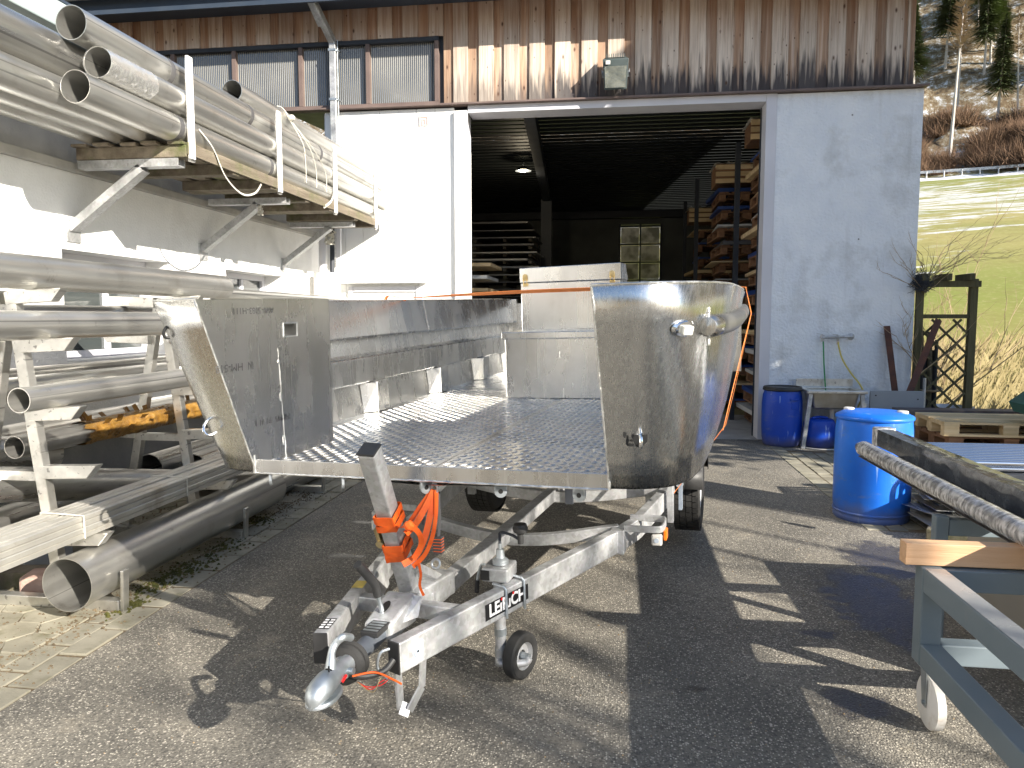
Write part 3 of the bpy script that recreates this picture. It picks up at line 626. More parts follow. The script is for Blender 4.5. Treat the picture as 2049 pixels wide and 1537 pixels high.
t_ = thing('concrete_ring_tank', 'pale round tank standing in the corner below the grey pipes', 'tank', (-3.66, 9.25, 0))
m_ = MB(); m_.lathe([(.0, 2.13), (.155, 2.13), (.165, 2.12), (.165, 0)], (-3.70, 9.3, 0), 40); part('barrel', m_, tank_m, t_)
m_ = MB(); m_.cyl((-3.78, 9.34, 2.13), (-3.80, 9.42, 2.62), .045, n=16); part('inlet_pipe', m_, frame_grey, t_)
m_ = MB(); m_.cyl((-3.66, 9.38, 2.13), (-3.70, 9.52, 2.9), .03, n=16); part('vent_pipe', m_, dark_steel, t_)
m_ = MB(); m_.beam((-3.585, 9.42, 2.13), (-3.60, 9.5, 2.75), .05, .05, up=(0, 1, 0)); part('angle_post', m_, frame_grey, t_, smooth=None)

# ---- storage inside the shed
def pallet(name, label, loc, rotz, m_top, L_=1.2, W_=.8, group=None, nb=5, first=[None]):
    t = thing(name, label, 'pallet', (0, 0, 0), group=group)
    bw = [.145, .1, .145, .1, .145] if nb == 5 else [.12]*nb
    gap = (W_-sum(bw))/(nb-1); y = -W_/2
    for k in range(nb):
        m_ = MB(); m_.box((-L_/2+random.uniform(-.004, .004), y, .122), (L_/2+random.uniform(-.004, .004), y+bw[k], .144)); part('deck_board', m_, m_top, t, smooth=None, world=False); y += bw[k]+gap
    for xx in (-L_/2, -.0725, L_/2-.145):
        m_ = MB(); m_.box((xx, -W_/2+.001, .1), (xx+.145, W_/2-.001, .1215)); part('stringer_board', m_, m_top, t, smooth=None, world=False)
        for yy in (-W_/2, -.07, W_/2-.1):
            m_ = MB(); m_.box((xx+.002, yy+.002, .0225), (xx+.143, yy+.1+(.04 if yy == -.07 else 0)-.002, .0995)); part('block', m_, m_top, t, smooth=None, world=False)
    for yy in (-W_/2, -.07, W_/2-.1):
        m_ = MB(); m_.box((-L_/2, yy, 0), (L_/2, yy+.1, .022)); part('bottom_board', m_, m_top, t, smooth=None, world=False)
    t.location = loc; t.rotation_euler = (0, 0, rotz); return t
ordn = ['lowest', 'second', 'third', 'fourth', 'fifth', 'sixth', 'seventh', 'eighth', 'ninth', 'tenth', 'eleventh', 'twelfth', 'thirteenth', 'fourteenth']
rack = thing('storage_rack', 'dark steel rack loaded with pallets inside the open door', 'rack', (2.2, 12, 0))
for x_, y_ in ((1.72, 11.72), (1.42, 14.6), (2.95, 11.72), (2.95, 14.6), (1.45, 17.4), (2.6, 10.4)):
    m_ = MB(); m_.box((x_, y_, 0), (x_+.07, y_+.1, 4.15)); part('upright', m_, dark_steel, rack, smooth=None)
proto = None
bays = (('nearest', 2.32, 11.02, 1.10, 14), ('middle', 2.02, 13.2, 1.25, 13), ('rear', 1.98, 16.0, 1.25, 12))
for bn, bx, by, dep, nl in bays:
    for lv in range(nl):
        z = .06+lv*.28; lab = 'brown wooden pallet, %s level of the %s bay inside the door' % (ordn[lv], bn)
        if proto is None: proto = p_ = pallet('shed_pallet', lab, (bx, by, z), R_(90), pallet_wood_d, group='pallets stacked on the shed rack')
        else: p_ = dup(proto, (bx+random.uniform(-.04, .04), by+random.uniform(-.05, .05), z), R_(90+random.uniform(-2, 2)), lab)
        if True:
            m_ = MB(); ww = random.uniform(.36, .45); ll = random.uniform(.60, .78); th = random.choice((.012, .03, .045, .06))
            cx, cy = bx+random.uniform(-.09, .03), by+random.uniform(-.1, .1); a = random.uniform(-.05, .05)
            m_.box((-ww, -ll, 0), (ww, ll, th)); m_.xf(Matrix.Translation((cx, cy, z+.146)) @ Matrix.Rotation(a, 4, 'Z'))
            mt, nm = random.choice(((blue_board, 'blue coated board'), (blue_board, 'blue coated board'), (white_sheet, 'white sheet'), (dark_sheet, 'dark sheet'), (pallet_wood, 'pale timber panel')))
            single('sheet_stack', m_, mt, '%s on the %s level pallet of the %s bay' % (nm, ordn[lv], bn), 'sheet', (cx, cy, z+.146), 'sheets on the shed rack pallets', smooth=None)
for i, (x_, y_, z_, s) in enumerate(((2.1, 11.2, 4.0, .30), (1.9, 13.0, 3.72, .34), (1.7, 15.7, 3.45, .3))):
    t = thing('wooden_crate', 'wrapped wooden crate on top of the %s rack bay' % ('nearest', 'middle', 'rear')[i], 'crate', (x_, y_, z_), group='crates on top of the shed rack')
    m_ = MB(); m_.box((x_-s, y_-s, z_), (x_+s, y_+s, z_+s*.9)); part('crate_body', m_, pallet_wood_d, t, smooth=None, bevel=.01)
    for k in range(3):
        m_ = MB(); m_.box((x_-s-.015, y_-s-.015, z_+k*s*.32), (x_+s+.015, y_-s-.001, z_+k*s*.32+.07)); part('crate_slat', m_, pallet_wood, t, smooth=None)
    m_ = MB(); n = 14
    vs = [(x_-s*1.1+2.2*s*i_/n, y_-s*1.1+2.2*s*j_/n, z_+s*.93+.05*noise.noise(V((i_*.9, j_*.9, x_)))) for j_ in range(n+1) for i_ in range(n+1)]
    m_.add(vs, [(j_*(n+1)+i_, j_*(n+1)+i_+1, (j_+1)*(n+1)+i_+1, (j_+1)*(n+1)+i_) for j_ in range(n) for i_ in range(n)]); part('cover_sheet', m_, white_strap, t)
for lv in range(14):
    z = 1.54+lv*.142; m_ = MB(); o_ = random.uniform(-.06, .06); m_.box((-2.95+o_, 14.6+random.uniform(-.05, .05), z), (-1.62+o_*2, 15.9, z+random.choice((.012, .02, .03))))
    single('stored_sheet', m_, random.choice((concrete, dark_sheet, dark_sheet, dark_sheet)), 'flat sheet on the %s visible arm of the dark left rack' % ordn[lv], 'sheet', (-2.3, 15.2, z), 'sheets on the left shed rack', smooth=None)
t = thing('cantilever_rack', 'dark cantilever rack of flat sheets deep in the shed at left', 'rack', (-2.3, 15.4, 0))
for x_ in (-2.85, -2.25, -1.75):
    m_ = MB(); m_.box((x_, 15.95, 0), (x_+.1, 16.1, 3.3)); part('upright', m_, dark_steel, t, smooth=None)
    m_ = MB()
    for lv in range(22): m_.box((x_+.02, 14.7, .06+lv*.142), (x_+.08, 15.949, .115+lv*.142))
    part('arms', m_, old_wood, t, smooth=None)
for i in range(7):
    z = 1.2+i*.19; m_ = MB(); m_.box((-2.5, 11.3, z), (-1.93+random.uniform(-.05, .05), 12.4, z+.05))
    single('crate_cover', m_, white_sheet if i % 2 else pallet_wood, 'pale crate lid %s from the bottom just inside the left jamb' % ordn[i], 'lid', (-2.2, 11.8, z), 'lids stacked inside the left jamb', smooth=None)
# ---- annex wall at left
AX = -3.92
an = thing('annex_building', 'low white plastered annex along the left with small windows', 'building', (AX, 5, 0))
wins = [(4.90, 6.20), (7.17, 8.46)]
segs = MB(); y = -4
for a, b_ in wins+[(YB, YB)]:
    segs.box((AX-.32, y, .62), (AX, a, 2.60)); 
    if b_ > a: segs.box((AX-.32, a, .62), (AX, b_, 1.24)); segs.box((AX-.32, a, 2.045), (AX, b_, 2.60))
    y = b_
part('plaster_wall', segs, white_plaster, an, smooth=None)
m_ = MB(); m_.box((AX-.33, -4, 0), (AX-.012, YB-.002, .619)); part('wall_foot', m_, wall_foot, an, smooth=None)  # lowest band of the wall, darker grey than the plaster above
m_ = MB(); m_.box((AX-.30, -4, 2.601), (AX+.05, YB-.09, 2.665)); part('ledge', m_, concrete, an, smooth=None, bevel=.006)
m_ = MB(); m_.box((AX-.32, -4, 2.666), (AX-.05, YB-.002, 3.429)); part('upper_wall', m_, concrete, an, smooth=None)
m_ = MB(); m_.box((-3.93, -4, 3.43), (-3.60, YB-.8, 3.60)); part('roof_fascia', m_, fascia_m, an, smooth=None, bevel=.01)
m_ = MB(); m_.box((-5.5, -4, 3.601), (-3.60, YB-.8, 3.62)); part('roof', m_, dark_roof, an, smooth=None)
for a, b_ in wins:
    m_ = MB()
    for p, q in (((AX-.30, a, 1.241), (AX-.22, a+.06, 2.044)), ((AX-.30, b_-.06, 1.241), (AX-.22, b_, 2.044)), ((AX-.30, a+.061, 1.985), (AX-.22, b_-.061, 2.044)), ((AX-.30, a+.061, 1.241), (AX-.22, b_-.061, 1.30)), ((AX-.29, (a+b_)/2+.1, 1.301), (AX-.23, (a+b_)/2+.15, 1.984))): m_.box(p, q)
    wn_ = part('window', m_, frame_grey, an, smooth=None, bevel=.003)
    m_ = MB(); m_.box((AX-.265, a+.062, 1.302), (AX-.255, (a+b_)/2+.099, 1.983)); part('pane', m_, glass_dk, wn_, smooth=None)
    m_ = MB(); m_.box((AX-.265, (a+b_)/2+.151, 1.302), (AX-.255, b_-.062, 1.983)); part('pane', m_, glass_dk, wn_, smooth=None)
m_ = MB(); m_.box((AX-.4, 4.5, 1.0), (AX-.36, 9, 2.2)); part('room_screen', m_, inwall, an, smooth=None)
# ================================================================== PIPES AND RACKS AT LEFT
sh = thing('wall_shelf', 'grey steel wall brackets with white edged uprights carrying the long pipes', 'shelf', (AX, 7, 2.6))
def chan(p0, p1, w_, h, t, up):      # open channel section
    m_ = MB(); m_.profile(p0, p1, [(-w_/2, -h/2), (w_/2, -h/2), (w_/2, h/2), (w_/2-t, h/2), (w_/2-t, -h/2+t), (-w_/2+t, -h/2+t), (-w_/2+t, h/2), (-w_/2, h/2)], up); return m_
for y in (5.02, 6.75, 8.52):
    a_ = chan((AX+.10, y, 2.64), (-3.05, y, 2.64), .09, .055, .008, (0, 0, 1)); p_ = part('bracket_beam', a_, galv, sh, smooth=None)
    a_ = chan((AX+.005, y, 2.20), (-3.34, y, 2.61), .09, .06, .008, (-.6, 0, 1)); part('strut', a_, galv, sh, smooth=None)
    m_ = MB(); m_.box((AX+.001, y-.07, 2.10), (AX+.012, y+.07, 2.26)); part('wall_plate', m_, galv, sh, smooth=None)
for y in (5.02, 6.42, 7.75, 9.10):
    m_ = MB(); m_.profile((-2.965, y, 2.665), (-2.965, y, 3.36), [(-.006, -.03), (.012, -.03), (.016, .0), (.012, .03), (-.006, .03)], (0, 1, 0)); u_ = part('upright', m_, foam, sh)
    m_ = MB(); m_.box((-2.995, y-.010, 2.65), (-2.975, y+.05, 3.345)); part('upright_core', m_, stainless, u_, smooth=None)
def shelf_pallet(y0, y1, label):
    t = thing('shelf_pallet', label, 'pallet', (-3.42, y0, 2.672), group='old pallets on the wall shelf')
    for y in (y0, (y0+y1)/2-.05, y1-.10):
        m_ = MB(); m_.box((-3.83+random.uniform(-.01, .02), y, 2.673), (-2.99, y+.10, 2.757)); part('cross_beam', m_, old_wood, t, smooth=None, bevel=.006)
    for k in range(5):
        x = -3.84+k*.182+random.uniform(-.008, .008); m_ = MB(); m_.box((x, y0-.03+random.uniform(-.03, .02), 2.7575), (x+.118, y1+.01, 2.779+random.uniform(-.002, .001))); part('deck_board', m_, old_wood, t, smooth=None, bevel=.003)
    m_ = MB(); m_.box((-2.989, y0+.005, 2.69), (-2.972, y1, 2.775)); part('side_board', m_, old_wood, t, smooth=None, bevel=.003)
    return t
for i, (a, b_) in enumerate(((4.98, 6.38), (6.40, 7.72), (7.74, 9.14))): shelf_pallet(a, b_, 'mossy weathered pallet %s on the wall shelf' % ('nearest the camera', 'in the middle', 'farthest back')[i])
def hpipe(x, z, y0, y1, r, mat, label, t=.004, name='steel_pipe', group='long steel pipes on the wall shelf', x1=None, z1=None, n=48):
    m_ = MB(); m_.hollow((x, y0, z), (x if x1 is None else x1, y1, z if z1 is None else z1), r, t, n)
    return single(name, m_, mat, label, 'pipe', (x, y0, z), group, smooth=50)
SP = 2.778
P3 = hpipe(-3.085, SP+.094, 4.03, 9.76, .094, stainless, 'lowest of the three open pipe ends above the wall shelf')
P2 = hpipe(-3.075, 3.068, 4.22, 9.80, .091, stainless, 'middle open pipe with clear wrap round its end, above the wall shelf')
P1 = hpipe(-3.16, 3.262, 4.12, 9.66, .099, stainless, 'topmost open pipe end on the wall shelf, beside the roof fascia')
hpipe(-3.20, 3.44, 6.05, 9.70, .088, stainless, 'short pipe lying on top of the shelf stack, starting halfway')
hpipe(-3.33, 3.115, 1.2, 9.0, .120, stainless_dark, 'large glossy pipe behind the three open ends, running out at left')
hpipe(-3.30, SP+.10, 1.2, 8.6, .098, stainless, 'pale pipe on the shelf behind the lowest open end')
hpipe(-3.50, SP+.09, 1.2, 8.8, .090, stainless, 'pale pipe on the shelf second from the wall')
hpipe(-3.70, SP+.09, 1.2, 9.0, .090, stainless, 'pale pipe on the shelf nearest the wall')
# wrap on P2's end, dark tape bands
t = thing('clear_wrap', 'crinkled clear film wrapped round the end of the middle shelf pipe', 'wrap', (-3.075, 4.22, 3.09))
m_ = MB(); n = 60; rows = 26
vs = []
for j in range(rows+1):
    for i in range(n):
        a = 2*math.pi*i/n; rr = .0935+.003*noise.noise(V((a*3, j*.9, 0)))+.002*noise.noise(V((a*9, j*.4, 4))); vs.append((-3.075+rr*math.cos(a), 4.215+j*.018+.02*noise.noise(V((a*1.2, 0, 2)))*(j > 20), 3.068+rr*math.sin(a)))
m_.add(vs, [(j*n+i, j*n+(i+1) % n, (j+1)*n+(i+1) % n, (j+1)*n+i) for j in range(rows) for i in range(n)])
part('film', m_, mk('clear_film', (.75, .75, .73), (.9, .9, .88), 20, .12, .25, .0, .8, 40, trans=.8, ior=1.25, bdist=.006), t)
for (x, z, r, y, lab) in ((-3.16, 3.262, .100, 4.96, 'dark band round the topmost pipe at the nearest upright'), (-3.085, SP+.094, .095, 4.93, 'dark band round the lowest pipe at the nearest upright'), (-3.085, SP+.094, .095, 6.3, 'dark band round the lowest pipe at the second upright'),
                          (-3.16, 3.262, .100, 6.1, 'dark band round the topmost pipe at the second upright'), (-3.16, 3.262, .100, 7.6, 'dark band round the topmost pipe at the third upright')):
    m_ = MB(); m_.lathe([(r, 0), (r+.0015, .002), (r+.0015, .05), (r, .052)], (x, y, z), 40, axis=(0, 1, 0))
    single('foam_band', m_, dark_sheet, lab, 'band', (x, y, z), 'dark bands on the shelf pipes')
# loose white straps
def strap(path, wd, mat, label, name='loose_strap', up=(0, 0, 1), cat='strap', n=6, group=None):
    m_ = MB(); m_.ribbon(cr(path, n), wd, .0018, up); return single(name, m_, mat, label, cat, path[0], group)
strap([(-2.985, 5.15, 2.90), (-2.965, 5.30, 2.80), (-2.955, 5.45, 2.62), (-2.96, 5.7, 2.535), (-2.975, 5.95, 2.58), (-2.99, 6.1, 2.68)], .016, white_strap, 'white strap end hanging in a loop under the wall shelf', up=(1, 0, .2))
strap([(-2.985, 7.45, 2.68), (-2.94, 7.55, 2.76), (-2.945, 7.68, 2.90)], .03, white_strap, 'short curled white strap end by the third upright', up=(1, 0, 0))
t = thing('rope_tie', 'knotted pale cord and straps tied round the pipe stack at the third upright', 'rope', (-3.0, 7.0, 3.3))
for k, (ya, yb) in enumerate(((6.9, 7.0), (6.95, 7.25), (6.93, 7.5))):
    m_ = MB(); P = [(-3.28, 6.85, 3.50), (-3.16, 6.88, 3.535), (-3.07, ya, 3.40), (-2.975, (ya+yb)/2, 3.20), (-2.975, yb, 3.03), (-2.985, yb+.03, 2.85)]; m_.tube(cr(P, 5), .004, 6); part('cord', m_, white_strap, t)
m_ = MB(); m_.lathe([(.0, -.03), (.03, -.015), (.035, .01), (.015, .03), (0, .032)], (-3.06, 6.9, 3.43), 10); part('knot', m_, white_strap, t)
def scrap(loc, s, seed, label):
    m_ = MB(); n = 8; rnd = random.Random(seed)
    vs = [(loc[0]+s*(i/n-.5)+.25*s*noise.noise(V((i*.7, j*.7, seed))), loc[1]+.5*s*noise.noise(V((i*.6, j*.8, seed+3))), loc[2]-s*1.6*j/n+.2*s*noise.noise(V((i, j*.5, seed+7)))) for j in range(n+1) for i in range(n+1)]
    m_.add(vs, [(j*(n+1)+i, j*(n+1)+i+1, (j+1)*(n+1)+i+1, (j+1)*(n+1)+i) for j in range(n) for i in range(n) if (i+j) % 7]); return single('plastic_scrap', m_, white_strap, label, 'plastic scrap', loc)
scrap((-3.30, 6.70, 2.60), .06, 1, 'torn plastic hanging from the second wall bracket')
scrap((-3.42, 8.7, 2.62), .12, 5, 'crumpled pale plastic hanging by the third wall bracket')

# ---- A-frame rack, frames at Y = 3.56 and 4.88, and further ones behind the boat
af = thing('a_frame_rack', 'stainless A-frame pipe rack standing on the paved strip', 'rack', (-3.1, 4.2, 0))
def aframe(y):
    for a, b_, nm in (((-2.94, y, .06), (-3.145, y, 1.69), 'front_leg'), ((-3.52, y+.04, .06), (-3.19, y+.04, 1.69), 'rear_leg')):
        m_ = MB(); m_.beam(a, b_, .06, .055, up=(0, 1, 0)); part(nm, m_, stainless, af, smooth=None, bevel=.004)
    m_ = MB(); m_.beam((-3.86, y, .03), (-2.60, y, .03), .06, .055); part('base_bar', m_, stainless, af, smooth=None, bevel=.004)
    m_ = MB(); m_.beam((-2.585, y, .0), (-2.575, y, .22), .05, .018, up=(1, 0, 0)); part('end_stop', m_, stainless, af, smooth=None, bevel=.003)
    for z, xl in ((1.66, -2.84), (1.405, -2.78), (1.045, -2.76), (.735, -2.69), (.375, -2.64)):
        xf_ = -2.94-(z-.06)*.126
        for sx, x0, x1 in ((1, xf_, xl), (-1, -3.52+(z-.06)*.202, -3.80+(z-.06)*.13)):
            m_ = MB(); hh = .035
            m_.add([(x0, y-.03, z-hh), (x1-.06*sx, y-.03, z-hh+.012), (x1, y-.03, z+hh+.012), (x0, y-.03, z+hh), (x0, y+.03, z-hh), (x1-.06*sx, y+.03, z-hh+.012), (x1, y+.03, z+hh+.012), (x0, y+.03, z+hh)],
                   [(0, 1, 2, 3), (7, 6, 5, 4), (0, 4, 5, 1), (1, 5, 6, 2), (2, 6, 7, 3), (3, 7, 4, 0)]); part('arm', m_, stainless, af, smooth=None, bevel=.003)
    m_ = MB(); m_.beam((-3.03, y+.02, .71), (-3.40, y+.02, .71), .05, .05); part('cross_tie', m_, stainless, af, smooth=None)
for y in (3.56, 4.88, 6.3, 7.7): aframe(y)
G2 = 'pipes lying on the A-frame rack'
def rp(x, z, y0, y1, r, lab, mat=None, **k): return hpipe(x, z, y0, y1, r, mat or stainless, lab, group=G2, name='rack_pipe', **k)
rp(-3.02, 1.788, 1.6, 5.47, .090, 'thick pale pipe on the top arms of the A-frame rack')
rp(-3.15, 1.745, 5.55, 9.3, .05, 'thin pale pipe continuing behind the thick top pipe')
rp(-2.95, 1.515, 1.6, 8.2, .074, 'pipe on the second arms of the A-frame rack')
rp(-2.905, 1.148, 3.29, 8.0, .063, 'pipe with open near end on the third arms of the A-frame rack')
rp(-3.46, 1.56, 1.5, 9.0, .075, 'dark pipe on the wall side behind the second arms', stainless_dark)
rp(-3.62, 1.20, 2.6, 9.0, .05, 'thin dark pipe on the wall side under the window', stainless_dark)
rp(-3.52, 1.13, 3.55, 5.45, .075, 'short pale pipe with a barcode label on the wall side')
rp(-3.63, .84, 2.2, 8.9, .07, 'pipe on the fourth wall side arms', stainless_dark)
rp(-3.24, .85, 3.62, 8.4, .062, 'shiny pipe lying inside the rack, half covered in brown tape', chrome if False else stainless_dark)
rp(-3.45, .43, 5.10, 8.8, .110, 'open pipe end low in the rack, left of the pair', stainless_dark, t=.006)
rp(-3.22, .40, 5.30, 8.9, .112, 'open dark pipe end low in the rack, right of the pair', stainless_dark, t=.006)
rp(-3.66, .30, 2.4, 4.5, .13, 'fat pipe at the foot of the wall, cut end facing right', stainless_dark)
m_ = MB(); m_.hollow((-3.40, 3.35, .70), (-3.0, 5.9, .16), .10, .005, 44); single('leaning_pipe', m_, stainless_dark, 'grey pipe lying aslant through the rack, low end at right', 'pipe', (-3.4, 3.35, .70), smooth=50)
m_ = MB(); m_.hollow((-3.75, 3.2, .86), (-3.45, 4.15, .72), .105, .005, 44); single('leaning_pipe', m_, stainless_dark, 'short fat pipe stub wedged behind the near rack leg', 'pipe', (-3.75, 3.2, .86), smooth=50)
m_ = MB(); m_.box((-3.595, 3.56, 1.07), (-3.59, 3.72, 1.19)); single('barcode_label', m_, lens_w, 'white label stuck on the short pipe behind the near rack leg', 'label', (-3.445, 3.62, 1.13), smooth=None)
bpy.data.objects['barcode_label'].location = (-3.447, 3.60, 1.13)
# brown tape
t = thing('brown_tape_wrap', 'torn brown adhesive tape wrapped round a pipe inside the rack', 'tape', (-3.24, 5.5, .85))
m_ = MB(); n = 44; rows = 60; vs = []
for j in range(rows+1):
    for i in range(n):
        a = 2*math.pi*i/n; rr = .072+.010*noise.noise(V((a*1.5, j*.22, 0)))+.009*noise.noise(V((a*4, j*.8, 3)))
        vs.append((-3.24+rr*math.cos(a), 4.12+j*.034+(.09*noise.noise(V((a*2.2, 1, 0)))+.05*noise.noise(V((a*6, 5, 0)))) * max(0, 1-j/6), .85+rr*math.sin(a)))
m_.add(vs, [(j*n+i, j*n+(i+1) % n, (j+1)*n+(i+1) % n, (j+1)*n+i) for j in range(rows) for i in range(n)]); part('tape_layer', m_, tape, t, smooth=25)
m_ = MB()
for k in range(26):
    y = 4.08+random.random()**1.5*2.0; a = random.uniform(-.8, 2.2); rr = .075; L0 = random.uniform(.03, .075)
    c = V((-3.24+rr*math.cos(a), y, .85+rr*math.sin(a))); o_ = V((math.cos(a), random.uniform(-.8, .3), math.sin(a)))
    m_.add([c, c+V((0, .05, 0)), c+o_*L0+V((0, .03, 0)), c+o_*L0*.6+V((0, -.02, .01))], [(0, 1, 2, 3)])
part('torn_tape_flaps', m_, tape, t, smooth=None, stuff=True)
# profile bundle
bt = thing('profile_bundle', 'strapped bundle of aluminium profiles resting on the lowest rack arms', 'bundle', (-2.8, 5, .5))
for i, (xo, zo, y0, y1, w_, h) in enumerate(((0, 0, 2.72, 6.6, .125, .026), (.004, .029, 2.74, 6.6, .12, .026), (-.004, .058, 2.70, 6.5, .125, .026), (.0, .087, 2.80, 6.6, .115, .024), (-.125, .012, 2.6, 6.6, .11, .034), (-.128, .049, 2.65, 6.2, .105, .034), (-.13, .086, 2.7, 6.2, .10, .030))):
    m_ = MB(); x = -2.745+xo; z = .445+zo-(xo)*.0
    pts = [(-w_/2, -h/2), (w_/2, -h/2), (w_/2, h/2-.004), (w_/2-.006, h/2), (w_*.2, h/2), (w_*.2-.004, h/2-.006), (w_*.1, h/2-.006), (w_*.1-.004, h/2), (-w_*.3, h/2), (-w_*.3-.004, h/2-.006), (-w_*.4, h/2-.006), (-w_/2, h/2)]
    m_.profile((x, y0, z), (x, y1, z), pts); part('aluminium_profile', m_, mk('mill_profile', (.60, .58, .53), (.70, .68, .62), 5, .35, .5, .7, .1, 30, dirt=((.42, .36, .28), 4, .55, .75)), bt, smooth=None)
for y in (3.42, 4.35):
    m_ = MB(); m_.ribbon([(-2.92, y, .43), (-2.922, y, .545), (-2.86, y, .552), (-2.75, y-.01, .54), (-2.684, y-.015, .535), (-2.683, y-.01, .43), (-2.8, y, .427)], .02, .002, up=(0, 1, 0)) if False else m_.tube([(-2.93, y, .43), (-2.932, y, .552), (-2.80, y-.01, .552), (-2.678, y-.015, .549), (-2.678, y-.01, .43)], .0045, 6); part('binding_strap', m_, white_strap, bt)
# big pipe on the ground
m_ = MB(); m_.hollow((-2.755, 3.36, .197), (-2.755, 5.62, .197), .139, .003, 72); single('ground_pipe', m_, stainless, 'large thin-walled steel pipe lying on the base bars of the rack', 'pipe', (-2.755, 3.36, .197), smooth=50)
m_ = MB(); m_.hollow((-2.95, 5.7, .10), (-2.80, 7.8, .10), .09, .004, 48); single('ground_pipe', m_, stainless_dark, 'smaller open pipe on the paving behind the large one, under the bow', 'pipe', (-2.95, 5.7, .10), smooth=50)
for i, (x, y, s, lab) in enumerate(((-3.2, 3.78, .13, 'pinkish concrete block in the shade under the near rack frame'), (-3.55, 4.1, .16, 'grey concrete block at the wall foot behind the near rack frame'), (-3.35, 5.6, .12, 'mossy concrete block under the second rack frame'))):
    m_ = MB(); m_.box((-s, -s*.7, 0), (s, s*.7, s*.8)); m_.xf(Matrix.Translation((x, y, 0)) @ Matrix.Rotation(.3+i, 4, 'Z')); single('concrete_block', m_, mk('pink_concrete', (.34, .22, .18), (.45, .33, .28), 6, .9, .95, 0, .6, 30) if i == 0 else concrete, lab, 'block', (x, y, 0), smooth=None, bevel=.015)
m_ = MB(); m_.beam((-3.75, 3.75, .05), (-2.95, 3.9, .05), .14, .1); single('timber_sleeper', m_, old_wood, 'weathered timber lying across the strip behind the near rack frame', 'timber', (-3.4, 3.8, .05), smooth=None)
# ================================================================== BOAT
u_ = V((.9853, -.1693, .0220)).normalized(); v_ = V((.1690, .9852, .0268)); v_ = (v_-u_*u_.dot(v_)).normalized(); w_a = u_.cross(v_)
BO = V((-.743, 2.748, .938))
BM = Matrix(((u_.x, v_.x, w_a.x, BO.x), (u_.y, v_.y, w_a.y, BO.y), (u_.z, v_.z, w_a.z, BO.z), (0, 0, 0, 1)))
boat = thing('aluminium_boat', 'unfinished bare aluminium landing boat with open bow and treadplate deck on a trailer', 'boat', M=BM)
def bp_(name, mb, mat, parent=None, **k): return part(name, mb, mat, parent or boat, world=False, **k)
botc = [(.733, 0), (.79, .003), (.84, .012), (.89, .03), (.94, .07), (.975, .13), (1.01, .26), (1.04, .7), (1.055, 2.4), (1.045, 4.45)]
topc = [(.739, -.280), (.84, -.283), (.91, -.27), (.97, -.235), (1.02, -.175), (1.065, -.08), (1.105, .08), (1.14, .55), (1.158, 2.4), (1.135, 4.45)]
TW = .705
def dens(P, n=8): return cr([(a, b_, 0) for a, b_ in P], n)
B0, T0 = dens(botc), dens(topc)
def hull_side(sg, off=0.0):
    m_ = MB(); rows = 7; n = len(B0); vs = []
    for k in range(rows):
        t = k/(rows-1)
        for i in range(n):
            p = B0[i].lerp(T0[i], t); bul = .006*math.sin(math.pi*t)*min(1, i/20)
            vs.append((sg*(p.x+bul+off), p.y, t*TW))
    fs = [(k*n+i, k*n+i+1, (k+1)*n+i+1, (k+1)*n+i) for k in range(rows-1) for i in range(n-1)]
    if sg < 0: fs = [f[::-1] for f in fs]
    m_.add(vs, fs); return m_
hs_ = hull_side(1); skinR = BVHTree.FromPolygons([V(p) for p in hs_.v], hs_.f); hs_ = hull_side(-1); skinL = BVHTree.FromPolygons([V(p) for p in hs_.v], hs_.f)
BMi = BM.inverted(); EB = BMi @ EYE
def pray(x, y):
    d = V((0, 0, -1.0)); d.x = (x-1024.5)/FPX; d.y = -(y-768.5)/FPX
    return (BMi.to_3x3() @ (camo.matrix_basis.to_3x3() @ d)).normalized()
def hit(tree, x, y): return tree.ray_cast(EB, pray(x, y))[:2]
